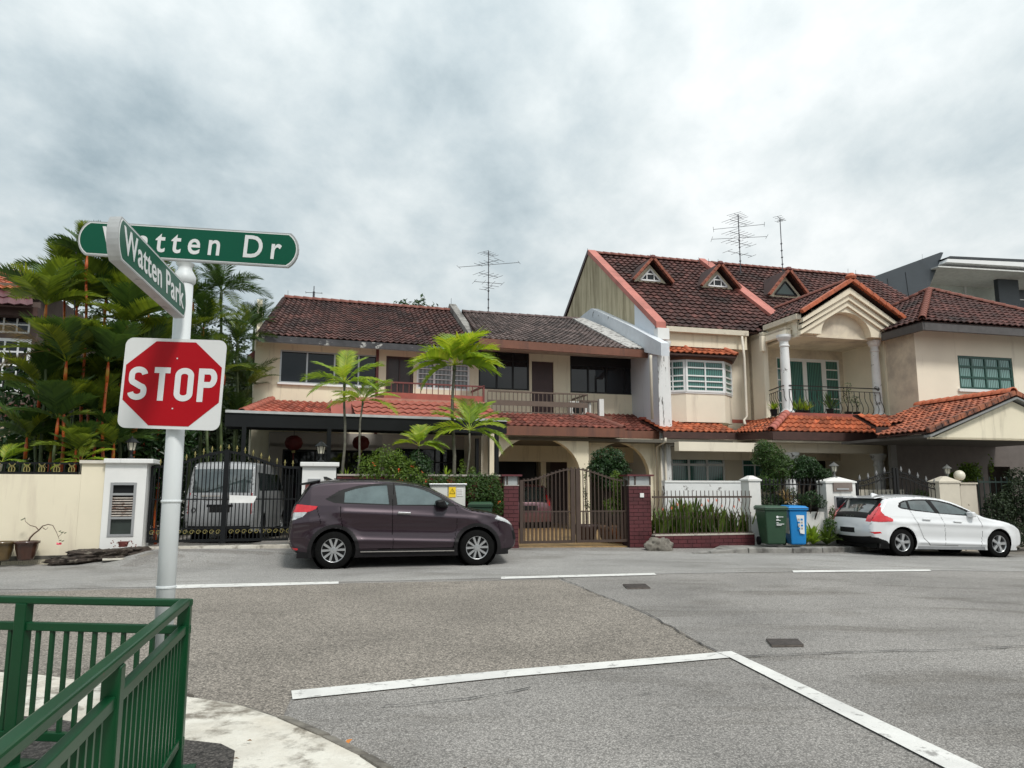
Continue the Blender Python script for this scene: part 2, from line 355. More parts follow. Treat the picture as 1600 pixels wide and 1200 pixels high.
def tile_roof(parent,EL,ER,RR,RL,tw,cl,m,amp=.03,keep=None,name='roof_tiles',kind='stuff',seg=4,lift=.03,thick=.02,jit=.012):
    EL,ER,RR,RL=[Vector(p) for p in (EL,ER,RR,RL)]
    nu=max(1,round(((ER-EL).length+(RR-RL).length)/2/tw)); nv=max(1,round(((RL-EL).length+(RR-ER).length)/2/cl))
    Nn=((ER-EL).cross(RL-EL)).normalized()
    if Nn.z<0: Nn=-Nn
    def P(s,t): return (EL*(1-s)+ER*s)*(1-t)+(RL*(1-s)+RR*s)*t
    b=MB(); wav=[math.cos(2*math.pi*k/seg) for k in range(seg+1)]
    for j in range(nv):
        for i in range(nu):
            if keep and not keep((i+.5)/nu,(j+.5)/nv): continue
            tint=.5+random.gauss(0,.26); tint=min(1.3,max(0,tint)); jz=uni(0,jit); jt=uni(-.06,.06)/nv
            vs=[];fs=[]
            for k in range(seg+1):
                s=(i+k/seg)/nu; h=amp*.5*(1+wav[k])
                p0=P(s,max(0,j/nv+jt-.12/nv if j else j/nv)); p1=P(s,(j+1)/nv)
                vs+=[p0+Nn*(h+lift+jz-thick*1.5), p0+Nn*(h+lift+jz), p1+Nn*(h*.9)]
            for k in range(seg):
                a=3*k; fs+=[(a,a+3,a+4,a+1),(a+1,a+4,a+5,a+2)]
            b.add(vs,fs,tint)
    me=bpy.data.meshes.new(name); me.from_pydata(b.v,[],b.f); a=me.attributes.new('tint','FLOAT','FACE'); a.data.foreach_set('value',b.t); me.materials.append(m)
    o=bpy.data.objects.new(name,me); COL.objects.link(o); o.parent=parent
    if kind: o['kind']=kind
    deck=MB(); q=Nn*.03; deck.hexa([EL-q*2,ER-q*2,RR-q*2,RL-q*2],[EL-q*.5,ER-q*.5,RR-q*.5,RL-q*.5]).build('roof_deck',darkfascia,parent)
    return o
CAPM={}
def caps(parent,a,b,m,step=.33,r=.11,name='ridge_tile',limit=80,group=True):
    """overlapping half-round ridge tiles, each one an object"""
    a=Vector(a); b=Vector(b); L=(b-a).length; k=max(1,round(L/step)); st=L/k
    key=(round(r,3),round(st,2),m.name)
    if key not in CAPM:
        mb=MB(); n=8; vs=[];fs=[]
        for x,rr in ((0,r*1.12),(st*1.08,r*.92)):
            for j in range(n+1):
                th=math.pi*j/n; vs.append((x,math.cos(th)*rr,math.sin(th)*rr))
            for j in range(n+1):
                th=math.pi*j/n; vs.append((x,math.cos(th)*rr*.8,math.sin(th)*rr*.8))
        for j in range(n):
            fs+=[(j,j+1,j+2*(n+1)+1,j+2*(n+1)),(j,j+n+1,j+n+2,j+1)]
        mb.add(vs,fs); me=bpy.data.meshes.new(name); me.from_pydata(mb.v,[],mb.f); me.materials.append(m); me.shade_smooth(); CAPM[key]=me
    d=(b-a).normalized(); q=d.to_track_quat('X','Z')
    for i in range(k):
        o=bpy.data.objects.new(name,CAPM[key]); COL.objects.link(o); o.parent=parent; o.location=a+(b-a)*(i/k); o.rotation_mode='QUATERNION'; o.rotation_quaternion=q
def column(parent,u,n,z0,z1,r,m,cap=True):
    H=z1-z0; p=[(r*1.45,0),(r*1.45,.05),(r*1.3,.09),(r*1.35,.12),(r*1.05,.17),(r,.24),(r*.93,H*.55),(r*.84,H-.42),(r*1.0,H-.40),(r*1.0,H-.36),(r*.86,H-.34),(r*.86,H-.22),(r*1.15,H-.19),(r*1.3,H-.12),(r*1.45,H-.09),(r*1.45,H)]
    o=MB().lathe(p,(u,n,z0),22).build('column',m,parent,smooth=False); smooth_by_angle(o,40); return o
def pipe(parent,pts,r=.045,m=None,name='drain_pipe'):
    o=MB().tube(pts,r,8).build(name,m or pipe_m,parent,smooth=True); return o
def add_nz(F,px,py,u0):                              # pixel -> (n,z) on the plane u=u0 of a frame
    r=ray(px,py); d=r[0]*F.c+r[1]*F.s; o=(-F.X)*F.c+(-F.Y)*F.s; t=(u0-o)/d
    q=F.loc((r[0]*t,r[1]*t,CAMH+r[2]*t)); return q[1],q[2]
# ------------------------------------------------------------------ the ground
asph_grey=asphalt('grey_asphalt',(.298,.281,.262),.50,105,.12,.7,((.62,.60,.57),.9,.50,.70))
asph_brown=asphalt('coarse_brown_asphalt',(.268,.238,.204),.66,72,.13,.6,((.50,.48,.46),.8,.60,.74))
asph_light=asphalt('smooth_pale_asphalt',(.36,.348,.33),.35,120,.10,.5,((.62,.60,.57),.7,.50,.72))
asph_dark=asphalt('dark_patch_asphalt',(.075,.068,.062),.8,70,.15,1)
apron_m=asphalt('driveway_asphalt',(.27,.26,.24),.4,100,.15,.6,((.36,.34,.31),.7,.40,.62))
pave_m=mat('pale_kerbside_concrete',(.50,.46,.39),.85,var=.22,scale=7,bump=.9,bscale=38,dirt=(.20,.175,.14),dscale=4.5,dpos=(.50,.64),vary2=((.66,.63,.56),1.6,.42,.62))
stone_k=mat('kerb_stone',(.17,.155,.13),.85,var=.3,scale=8,bump=.5,dirt=(.07,.06,.05),dscale=5,dpos=(.5,.66))
linew=mat('road_marking_paint',(.66,.65,.62),.7,var=.06,scale=3,bump=.4,dirt=(.30,.29,.275),dscale=9,dpos=(.56,.66),vary2=((.52,.51,.49),1.2,.50,.72))
def grid_sheet(name,x0,x1,y0,y1,dx,m,zf,cond=None):
    xs=[x0+(x1-x0)*i/round((x1-x0)/dx) for i in range(round((x1-x0)/dx)+1)]; ys=[y0+(y1-y0)*i/round((y1-y0)/dx) for i in range(round((y1-y0)/dx)+1)]
    vs=[(x,y,zf(x,y)) for y in ys for x in xs]; k=len(xs); fs=[(j*k+i,j*k+i+1,(j+1)*k+i+1,(j+1)*k+i) for j in range(len(ys)-1) for i in range(k-1) if cond is None or cond((xs[i]+xs[i+1])/2,(ys[j]+ys[j+1])/2)]
    me=bpy.data.meshes.new(name); me.from_pydata(vs,[],fs); me.materials.append(m); me.shade_smooth()
    o=bpy.data.objects.new(name,me); COL.objects.link(o); return structure(o)
yard=mat('yard_and_ground',(.20,.18,.155),.9,var=.25,scale=.6,bump=.4,dirt=(.07,.07,.05),dscale=.4,dpos=(.45,.7))
g=MB(); g.add([(-1500,-900,-.75),(1500,-900,-.75),(1500,1800,-.75),(-1500,1800,-.75)],[(0,1,2,3)]); structure(g.build('ground',yard))
grid_sheet('yard_ground',-60,60,12,60,.5,yard,lambda x,y:G(x,y)-.012)
def road_edge(x): return lerp_tab(x,[-14,-10.2,-8.6,-7.4,6,12,30],[13.6,13.62,14.3,16.2,17.3,18.6,23])
def sheet_poly(name,pts,m,dz,step=.5,kind='structure'):
    """a flat sheet draped over the road, subdivided so that it follows the slope"""
    import bmesh
    bm=bmesh.new(); f=bm.faces.new([bm.verts.new((p[0],p[1],0)) for p in pts])
    for ax in (0,1):
        lo=min(p[ax] for p in pts); hi=max(p[ax] for p in pts); k=int((hi-lo)/step)
        for i in range(1,k+1):
            no=[0,0,0]; no[ax]=1; co=[0,0,0]; co[ax]=lo+(hi-lo)*i/(k+1)
            bmesh.ops.bisect_plane(bm,geom=bm.verts[:]+bm.edges[:]+bm.faces[:],plane_co=co,plane_no=no)
    for v in bm.verts: v.co.z=G(v.co.x,v.co.y)+dz
    bmesh.ops.recalc_face_normals(bm,faces=bm.faces)
    me=bpy.data.meshes.new(name); bm.to_mesh(me); bm.free(); me.materials.append(m)
    if me.polygons and me.polygons[0].normal.z<0: me.flip_normals()
    o=bpy.data.objects.new(name,me); COL.objects.link(o)
    if kind: o['kind']=kind
    return o
grid_sheet('road',-40,40,-12,19.3,.35,asph_grey,lambda x,y:G(x,y))
def dl(px): # the dashed line
    return None
def V2(p): return (p[0],p[1])
# pale far lane between the dashed line and the houses
e=[V2(gp(px,py)) for px,py in ((0,922),(275,917),(530,910.5),(785,903.5),(1022,897),(1240,893.5),(1455,891.5),(1600,893))]
d=Vector(e[0])-Vector(e[1]); d.normalize(); e=[tuple(Vector(e[0])+d*18)]+e+[(e[-1][0]+16,e[-1][1]+4)]
far=[(30,23.0),(18,20.2),(12,18.5),(6,17.4),(-7,15.3),(-12,14.0),(-26,11.2)]
sheet_poly('far_lane',e+far,asph_light,.004)
# coarse brown patch
sheet_poly('brown_asphalt_patch',[V2(gp(px,py)) for px,py in ((-1400,1095),(-900,1010),(60,925),(300,918),(560,911.5),(872,906),(905,917),(985,950),(1060,985),(1118,1020),(1128,1029),(455,1092),(430,1150),(300,1148),(-500,1300))],asph_brown,.004)
for i,pts in enumerate([((455,1083),(1128,1020),(1140,1030),(457,1095)),((1128,1021),(1147,1021),(1560,1213),(1500,1213))]):
    pass
def marking(pts,dz=.009): 
    o=sheet_poly('road_marking',[V2(gp(*p)) for p in pts],linew,dz); return o
marking(((455,1081),(800,1048),(1128,1020.5),(1140,1029),(800,1059),(457,1095)))
marking(((1120,1021),(1143,1020),(1700,1280),(1625,1280),(1140,1029)),.012)
for a in (((274,915),(529,909.5),(529,913),(274,920.5)),((783,902),(1022,896),(1026,899),(783,905.5)),((1238,892),(1452,890.6),(1456,893),(1240,895.5)),((-200,934),(-60,927),(-60,931),(-200,939))): marking(a)
tarline=mat('tar_joint',(.055,.052,.05),.8,var=.4,scale=12)
def crack(pts,w=.012):
    P=[gp(*p) for p in pts]; vs=[];out=[]
    for i in range(len(P)-1):
        n=max(2,int((P[i+1]-P[i]).length/.12))
        for k in range(n): out.append(P[i].lerp(P[i+1],k/n))
    out.append(P[-1]); mb=MB()
    for i,p in enumerate(out):
        d=(out[min(i+1,len(out)-1)]-out[max(0,i-1)]); d.z=0; d.normalize(); s=Vector((-d.y,d.x,0)); o=s*uni(-.02,.02); ww=w*uni(.3,1.2)
        for q in (p+o-s*ww,p+o+s*ww): mb.v.append((q.x,q.y,G(q.x,q.y)+.0155))
    mb.f=[(2*i,2*i+1,2*i+3,2*i+2) for i in range(len(out)-1)]; mb.t=[.5]*len(mb.f)
    structure(mb.build('road_crack',tarline))
crack(((872,902),(930,928),(1000,955),(1065,990),(1118,1020)),.010)
crack(((1160,1028),(1300,1022),(1450,1018),(1640,1010)),.012)
crack(((600,1106),(700,1098),(790,1085),(830,1078)),.009)
# drain covers set in the road
def grate(pts,label):
    P=[gp(*p) for p in pts]; c=sum(P,Vector())/4; t=thing('drain_cover',label,'drain cover',(c.x,c.y,G(c.x,c.y)))
    Q=[p-c for p in P]
    for q in Q: q.z=.018
    MB().hexa([q-Vector((0,0,.014)) for q in Q],[q-Vector((0,0,.002)) for q in Q]).build('cover_frame',mat('rusty_iron',(.13,.11,.095),.7,var=.4,scale=14),t)
    for i in range(7):
        a=Q[0].lerp(Q[3],(i+.5)/7); b=Q[1].lerp(Q[2],(i+.5)/7); MB().beam(a+Vector((0,0,.0)),b,.02,.012).build('slat',mat('worn_iron',(.07,.06,.055),.6,var=.3,scale=20),t)
grate(((973,914.5),(1008,914),(1016,920.5),(980,921)),'small rusty drain cover in the road just beyond the cracked joint')
grate(((1197,1001.5),(1246,1001.5),(1256,1011.5),(1206,1012.5)),'larger dark drain cover sunk in the road to the right of the stop line')
# near corner: pale concrete apron with kerb stones and a dark patch
arc=[(-260,1040),(-60,1046),(60,1054),(180,1070),(290,1088),(370,1100),(430,1120),(500,1150),(560,1180),(600,1206),(660,1260),(700,1330)]
A=[V2(atz(px,py,.10)) for px,py in arc]
near=A+[(.3,.6),(.3,-4),(-9,-4),(-9,3.9)]
mb=MB(); k=len(near); mb.add([(x,y,.10) for x,y in near],[tuple(range(k))]); structure(mb.build('near_pavement',pave_m))
pm=[V2(atz(px,py,.10)) for px,py in ((-300,1120),(60,1120),(290,1157),(345,1163),(367,1174),(360,1230),(240,1400),(-200,1500))]
mb=MB(); mb.add([(x,y,.104) for x,y in pm],[tuple(range(len(pm)))]); structure(mb.build('dark_asphalt_patch',asph_dark))
for i in range(len(A)-1):                              # kerb stones
    a=Vector(A[i]); b=Vector(A[i+1]); L=(b-a).length; k=max(1,round(L/.42)); d=(b-a)/k; s=Vector((-d.y,d.x)).normalized()
    if s.y<0: s=-s
    for j in range(k):
        p=a+d*(j+.03); q=a+d*(j+.97); w=.075+uni(-.012,.012); h=.105+uni(-.012,.012)
        m=MB(); m.hexa([(*(p-s*.005),-.02),(*(q-s*.005),-.02),(*(q+s*(w+.02)),-.02),(*(p+s*(w+.02)),-.02)],[(*(p-s*.005),h),(*(q-s*.005),h+uni(-.006,.006)),(*(q+s*w),h-.02),(*(p+s*w),h-.02)])
        o=m.build('kerb_stone',stone_k,None,bevel=.018); structure(o)
# small fallen leaf
p=gp(543,1166); lf=MB().add([(-.02,-.01,.0),(0,-.022,.012),(.026,.0,.02),(0,.02,.006)],[(0,1,2,3)]).build('fallen_leaf',mat('orange_leaf',(.6,.2,.03),.6)); lf.location=(p.x,p.y,.012); lf.rotation_euler=(.3,0,.5)
tag(lf,'small orange fallen leaf lying against the kerb stones','leaf')
# ------------------------------------------------------------------ HOUSE A: cream terrace house behind the purple car
FA=frame_at(740,25.3,20); FB=frame_at(740,25.3,16.5)
HA=thing('terrace_house','cream two-storey terrace house with weathered maroon tiles and red balcony, behind the purple car','house',fr=FA)
u=lambda x,y,n=0: FA.U(x,y,n)
z=lambda x,y,n=0: FA.Z(x,y,n)
uL=u(397,585); uR=FA.U(740,585,0)+.1
wz0=z(500,640); wz1=6.35
w1=(u(437,575),u(590,575),z(478,599.5),z(478,548.5)); dr=(u(603,590),u(646,590),z(625,640),z(625,557)); w2=(u(651,590),u(734,590),z(690,609),z(690,562))
wall(HA,uL,uR,2.4,wz1,0,.25,cream,[w1,dr,w2])
window(HA,w1[0],w1[1],w1[2],w1[3],.06,[.27,.55,.80],fm=alu,gm=glass,fw=.05,bw=.05)
o=window(HA,dr[0],dr[1],dr[2],dr[3],.08,[.5],fm=maroonwood,gm=mat('dark_door_panel',(.035,.022,.022),.3,var=.2),fw=.09,name='door')
window(HA,w2[0],w2[1],w2[2],w2[3],.06,[.33,.66],(),fm=winwhite,gm=greyglass,fw=.07,bw=.07,bars=5)
MB().box(w1[0]-.05,w1[1]+.05,-.09,-.003,w1[2]-.06,w1[2]).build('sill',winwhite,HA)
MB().box(u(588,580)-.02,u(588,580)+.07,-.03,-.003,3.2,wz1).build('wall_joint',redwood,HA)
# left return wall and back
a=FA.loc(atz(388,600,4.9)); MB().box(uL,uL+.2,.25,8,2.2,6.3).build('side_wall',cream,HA); MB().box(uL,uR,7.8,8,0,6.3).build('back_wall',cream,HA)
# roof
zE=6.12; zR=8.42
EL=(*FA.un(404,523,zE),zE); ER=(*FA.un(751,546,zE),zE); RL=(*FA.un(444,467,zR),zR); RR=(*FA.un(706,487.5,zR),zR)
tile_roof(HA,EL,ER,RR,RL,.185,.30,tile_dark,amp=.055,lift=.035)
q=lambda p,dz: (p[0],p[1],p[2]+dz)
bR=(RR[0]+.3,RR[1]+5.5,5.9); bL=(RL[0]-.6,RL[1]+5.5,5.9)
tile_roof(HA,bL,bR,RR,RL,.5,.4,tile_dark,amp=.05)
caps(HA,q(RL,.03),q(RR,.03),ridge_m,.34,.12)
caps(HA,q(EL,.02),q(RL,.02),tile_dark,.34,.075)
b=MB(); b.beam(q(EL,-.10),q(ER,-.10),.06,.2); b.build('fascia',mat('peeling_dark_fascia',(.05,.05,.055),.7,var=.3,dirt=(.40,.40,.38),dscale=3.2,dpos=(.56,.60)),HA)
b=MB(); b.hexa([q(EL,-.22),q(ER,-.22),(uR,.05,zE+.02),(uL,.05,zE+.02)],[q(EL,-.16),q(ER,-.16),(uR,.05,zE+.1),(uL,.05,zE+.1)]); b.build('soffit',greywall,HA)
b=MB(); b.prism([(0.0,5.9),(EL[1]+.2,zE-.15),(RL[1],zR-.1),(8,5.9)],uL+.02,uL+.2,'yz').build('gable_wall',cream,HA)
# red balcony
nb=-1.35
bz0=z(680,626,nb); bz1=z(680,616,nb); rt=z(680,599.5,nb); bu0=u(600,615,nb); bu1=u(757,615,nb)
MB().box(bu0,bu1,nb,0,bz0,bz1).build('balcony_slab',redband,HA)
b=MB(); b.box(bu0,bu1,nb-.02,nb+.04,rt-.045,rt); r=b.build('balcony_rail',redwood,HA)
k=17
bar=MB().box(-.011,.011,-.011,.011,0,rt-bz1-.045); bm_=None
for i in range(k+1):
    x=bu0+.03+(bu1-bu0-.06)*i/k
    if bm_ is None: o=bar.build('baluster',redwood,HA); bm_=o.data
    else: o=inst('baluster',bm_,HA)
    o.location=(x,nb+.01,bz1)
b=MB(); b.box(bu1-.06,bu1,nb-.02,-.0,rt-.045,rt+.01).box(bu1-.06,bu1,nb-.02,nb+.04,bz0,rt+.02); b.build('balcony_end_rail',redwood,HA)
# red clay skirt roof: every tile is an object
n0=nb-.05; n1=-2.9
zt=z(690,629,n0); zb=z(690,655,n1)
su0=u(545,635,n0); su1=u(760,640,n0)
tmesh=None
def clay_tile_mesh(w,l,m):
    vs=[];fs=[];seg=6
    for k in range(seg+1):
        x=w*k/seg; h=.045*.5*(1+math.cos(2*math.pi*k/seg))
        vs+=[(x,0,h+.0),(x,0,h+.028),(x,l,h*.9)]
    for k in range(seg): a=3*k; fs+=[(a,a+3,a+4,a+1),(a+1,a+4,a+5,a+2)]
    me=bpy.data.meshes.new('roof_tile'); me.from_pydata(vs,[],fs); me.materials.append(m); me.shade_smooth(); return me
tm=clay_tile_mesh(.245,.42,mat('skirt_red_tile',(.35,.095,.062),.65,var=.3,scale=1.5,dirt=(.10,.045,.04),dscale=1.1,dpos=(.50,.74)))
ang=math.atan2(zt-zb,n0-n1); L=math.hypot(zt-zb,n0-n1); rows=max(3,round(L/.38))
MB().hexa([(su0,n1,zb-.05),(su1,n1,zb-.05),(su1,n0,zt-.05),(su0,n0,zt-.05)],[(su0,n1,zb-.01),(su1,n1,zb-.01),(su1,n0,zt-.01),(su0,n0,zt-.01)]).build('skirt_deck',darkfascia,HA)
for j in range(rows):
    for i in range(int((su1-su0)/.245)):
        t=j/rows; inst('roof_tile',tm,HA,(su0+i*.245+uni(-.004,.004),n1+(n0-n1)*t,zb+(zt-zb)*t+uni(0,.008)),(ang-.04,0,uni(-.01,.01)))
MB().box(su0,su1,n0-.02,n0+.1,zt-.05,zt+.07).build('skirt_top_band',mat('faded_pink_band',(.42,.2,.15),.8,var=.15),HA)
# left skirt roof, hip and low cream parapet
n2=-.02; n3=-2.6
zt2=z(450,627,n2); zb2=z(450,648,n3)
lu0=u(425,630,n2); lu1=u(515,635,n2)
tile_roof(HA,(u(375,648,n3),n3,zb2),(u(517,648,n3),n3,zb2),(lu1,n2,zt2),(lu0,n2,zt2),.23,.36,tile_red,amp=.05,name='skirt_tiles')
caps(HA,(u(378,646,n3),n3,zb2+.03),(lu0,n2,zt2+.04),mat('hip_tile_red',(.36,.11,.075),.75,var=.3,dirt=(.10,.05,.04),dscale=2,dpos=(.5,.7)),.33,.11)
MB().box(u(518,640,-1.9),u(562,640,-1.9),-1.9,0,z(540,640,-1.9)-.1,z(540,624,-1.9)).build('balcony_parapet',cream,HA)
MB().hexa([(u(518,645,-2.3),-2.3,zb2),(su0+.3,-2.3,zb2),(su0+.3,-2.9,zb-.02),(u(518,645,-2.3),-2.9,zb-.02)],[(u(518,645,-2.3),-1.9,zt2-.15),(su0+.3,-1.9,zt2-.1),(su0+.3,-2.0,zb2),(u(518,645,-2.3),-2.2,zb2)]).build('skirt_flashing',redband,HA)
# ground floor under the carport
gf=-.3
op1=(u(440,740,gf),u(592,740,gf),0,z(520,703,gf)); op2=(u(617,740,gf),u(741,740,gf),z(680,775,gf),z(680,700,gf))
uL0=u(420,700,gf)
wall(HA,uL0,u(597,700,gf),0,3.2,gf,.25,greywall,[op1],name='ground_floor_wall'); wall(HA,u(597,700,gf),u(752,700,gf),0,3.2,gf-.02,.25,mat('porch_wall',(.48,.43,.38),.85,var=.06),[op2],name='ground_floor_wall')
window(HA,*op1,gf+.1,[.33,.66],fm=darkframe,gm=glass,name='sliding_door'); window(HA,*op2,gf+.1,[.25,.5,.75],(.7,),fm=darkframe,gm=glass)
MB().box(u(752,700,-2.2),u(769,700,-2.2),-2.2,gf,0,z(760,648,-2.2)-.25).build('party_pier',pinkcream,HA)
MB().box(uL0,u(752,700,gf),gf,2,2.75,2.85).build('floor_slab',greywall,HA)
# carport: its own light steel structure
nc=-5.2
CPT=thing('carport','black steel carport with flat roof and thin grey front edge, over the left driveway','carport',fr=FA)
cz=z(560,649.5,nc); cu0=u(352,645,nc); cu1=u(792,655,nc)
MB().box(cu0,cu1,nc,-2.6,cz-.03,cz+.01).build('roof_sheet',mat('carport_sheet',(.10,.11,.12),.6),CPT)
MB().box(cu0,cu1,nc-.03,nc,cz-.03,cz+.035).build('edge_trim',mat('grey_trim',(.45,.46,.46),.5),CPT)
MB().box(cu0,cu1,nc+.01,nc+.09,cz-.36,cz-.035).build('front_beam',blacksteel,CPT)
for i in range(8):
    x=cu0+(cu1-cu0)*(i+.5)/8; MB().box(x-.04,x+.04,nc+.09,-2.8,cz-.18,cz-.035).build('rafter',blacksteel,CPT)
for i in range(3): 
    y=nc+.8+i*.7; MB().box(cu0,cu1,y,y+.05,cz-.26,cz-.185).build('purlin',blacksteel,CPT)
for px in (380,513.5,776): x=u(px,700,nc+.05); MB().box(x-.05,x+.05,nc+.01,nc+.11,0,cz-.36).build('post',blacksteel,CPT)
x=u(746,700,-2.4); MB().box(x-.05,x+.05,-2.4,-2.3,0,cz-.3).build('post',blacksteel,CPT)
lant=mat('red_lantern',(.12,.012,.01),.6,var=.2)
for px,py,lb in ((459,692,'red paper lantern hanging under the carport above the left pillar lamp'),(564,692,'red paper lantern hanging between the two thin palm trunks')):
    uu,zz_=FA.uz(px,py,-1.2); t=thing('paper_lantern',lb,'lantern',FA.w(uu,-1.2,zz_))
    o=MB().lathe([(.09,-.22),(.22,-.14),(.27,0),(.22,.14),(.09,.22)],(0,0,0),16).build('lantern_body',lant,t,smooth=True)
    MB().tube([(0,0,.2),(0,0,.5)],.008,5).build('cord',blacksteel,t); MB().lathe([(.05,-.3),(.05,-.22)],(0,0,0),10).build('collar',gold,t); MB().tube([(0,0,-.28),(0,0,-.55)],[.03,.02],6).build('tassel',lant,t)
# ------------------------------------------------------------------ HOUSE B
HB=thing('terrace_house','cream terrace house with brown fascias, brown balcony and two arches behind the brown gate','house',fr=FB)
u=lambda x,y,n=0: FB.U(x,y,n)
z=lambda x,y,n=0: FB.Z(x,y,n)
w1=(u(748,580),u(827,580),z(790,609),z(790,549)); dr=(u(831,600),u(865,600),z(848,648),z(848,565)); w2=(u(891,585),u(1003,585),z(945,615.5),z(945,556.5))
BL=uB0=u(743,580); BR=u(1016,590)
wall(HB,BL,BR,2.4,6.6,0,.25,cream,[w1,dr,w2])
window(HB,*w1,.07,[.36,.68],(.76,),fm=darkframe,gm=glass,fw=.06,bw=.06); window(HB,*w2,.07,[.25,.5,.76],(),fm=darkframe,gm=glass,fw=.06,bw=.06)
MB().box(w2[0]+.05,w2[1]-.05,.03,.06,w2[3]-.4,w2[3]-.05).build('blind_box',darkframe,HB)
MB().box(dr[0],dr[1],.05,.1,dr[2],dr[3]).build('door',maroonwood,HB)
MB().box(u(830,600)+.03,u(865,600)+.3,7.8,8,0,6).build('back_wall',cream,HB)
zE=6.28; zR=8.40
EL=(*FB.un(748,529,zE),zE); ER=(*FB.un(1026,549,zE),zE); RL=(*FB.un(722,489,zR),zR); RR=(*FB.un(908,501,zR),zR)
tile_roof(HB,EL,ER,RR,RL,.17,.26,tile_grey,amp=.045,lift=.03)
tile_roof(HB,(RL[0],RL[1]+5,6.1),(RR[0],RR[1]+5,6.1),RR,RL,.5,.4,tile_grey,amp=.05)
caps(HB,q(RL,.03),q(RR,.03),mat('grey_ridge_tile',(.12,.085,.08),.8,var=.3),.34,.10)
b=MB(); b.beam(q(EL,-.12),q(ER,-.12),.07,.27); b.build('fascia',brownfascia,HB)
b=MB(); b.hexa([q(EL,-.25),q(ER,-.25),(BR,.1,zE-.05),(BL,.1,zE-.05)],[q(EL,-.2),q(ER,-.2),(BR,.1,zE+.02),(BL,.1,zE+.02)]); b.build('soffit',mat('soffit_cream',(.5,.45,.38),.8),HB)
# grey parapet between the two roofs
a=FB.un(742,527,6.6); c=FB.un(707,476,8.75)
b=MB(); b.hexa([(a[0]-.13,a[1],6.2),(a[0]+.13,a[1],6.2),(c[0]+.13,c[1],8.2),(c[0]-.13,c[1],8.2)],[(a[0]-.13,a[1],6.62),(a[0]+.13,a[1],6.62),(c[0]+.13,c[1],8.78),(c[0]-.13,c[1],8.78)])
b.hexa([(c[0]-.13,c[1]+.01,8.2),(c[0]+.13,c[1]+.01,8.2),(c[0]+.13,c[1]+4.5,6.1),(c[0]-.13,c[1]+4.5,6.1)],[(c[0]-.13,c[1]+.01,8.78),(c[0]+.13,c[1]+.01,8.78),(c[0]+.13,c[1]+4.5,6.6),(c[0]-.13,c[1]+4.5,6.6)])
b.build('party_parapet',concrete,HB)
# brown balcony
nb=-1.5
rt=z(840,612.5,nb); b0=z(840,646,nb); bu0=u(762,630,nb); bu1=u(918,630,nb)
MB().box(bu0,bu1+.9,nb,0,b0-.16,b0-.02).build('balcony_slab',brownfascia,HB)
def railing(parent,pa,pb,z0,z1,k,m,r=.011,top=.05,name='baluster',mid=None):
    pa=Vector(pa); pb=Vector(pb); MB().beam((*pa[:2],z1-top/2),(*pb[:2],z1-top/2),.05,top).build('balcony_rail',m,parent); MB().beam((*pa[:2],z0+.02),(*pb[:2],z0+.02),.04,.035).build('bottom_rail',m,parent)
    if mid: MB().beam((*pa[:2],mid[0]),(*pb[:2],mid[0]),.03,mid[1]).build('middle_board',m,parent)
    me=None
    for i in range(k+1):
        p=pa.lerp(pb,i/k)
        if me is None: ob=MB().box(-r,r,-r,r,z0+.03,z1-top).build(name,m,parent); me=ob.data
        else: ob=inst(name,me,parent)
        ob.location=(p.x,p.y,0)
    return o
railing(HB,(bu0,nb,0),(bu1,nb,0),b0,rt,24,brownrail,mid=(z(840,631,nb),.17))
railing(HB,(bu1,nb,0),(bu1,-.05,0),b0,rt,5,brownrail)
railing(HB,(bu1+.05,-.7,0),(u(934,640,-.7),-.7,0),z(926,655,-.7),z(926,626,-.7),4,brownrail)
MB().box(u(935,640,-.75),u(942,640,-.75),-.85,-.65,z(938,656,-.75),z(938,624,-.75)).build('balcony_post',white,HB)
ac=thing('air_conditioner','grey outdoor air conditioner unit behind the brown balcony railing','air conditioner',FB.w(u(905,640,-.5),-.5,b0-.02),FB.a)
MB().box(-.4,.4,-.15,.15,.03,.58).build('casing',mat('ac_casing',(.6,.6,.57),.5),ac,bevel=.02); MB().lathe([(.2,0),(.2,.02)],(0,0,0),18).build('fan_grille',blacksteel,ac).matrix_local=Matrix.Translation((-.1,-.152,.3))@RZ(math.pi/2,4,'X')
# tiled skirt and fascias
n1=-3.1; zt=z(850,648,nb-.03); zb=z(880,668,n1)
fl=u(783,668,n1); fr_=u(975,672,n1)
tile_roof(HB,(fl,n1,zb),(fr_,n1,zb),(u(918,648,nb-.03),nb-.03,zt),(u(768,645,nb-.03),nb-.03,zt),.20,.34,tile_brown,amp=.05)
caps(HB,(fr_,n1,zb+.03),(u(918,648,nb-.03),nb-.03,zt+.05),ridge_m,.30,.09)
MB().box(fl,fr_,n1-.06,n1,zb-.27,zb+.01).build('fascia',brownfascia,HB)
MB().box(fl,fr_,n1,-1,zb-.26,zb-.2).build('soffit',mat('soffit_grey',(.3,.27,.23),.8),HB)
n4=-2.1; zb4=z(1010,674,n4); zt4=z(970,648,-.05); x4=u(1047,680,n4)
tile_roof(HB,(u(930,674,n4),n4,zb4),(x4,n4,zb4),(u(1016,650,-.05),-.05,zt4),(u(930,648,-.05),-.05,zt4),.20,.34,tile_brown,amp=.05)
MB().box(u(960,675,n4),x4,n4-.06,n4,zb4-.25,zb4+.01).build('fascia',brownfascia,HB)
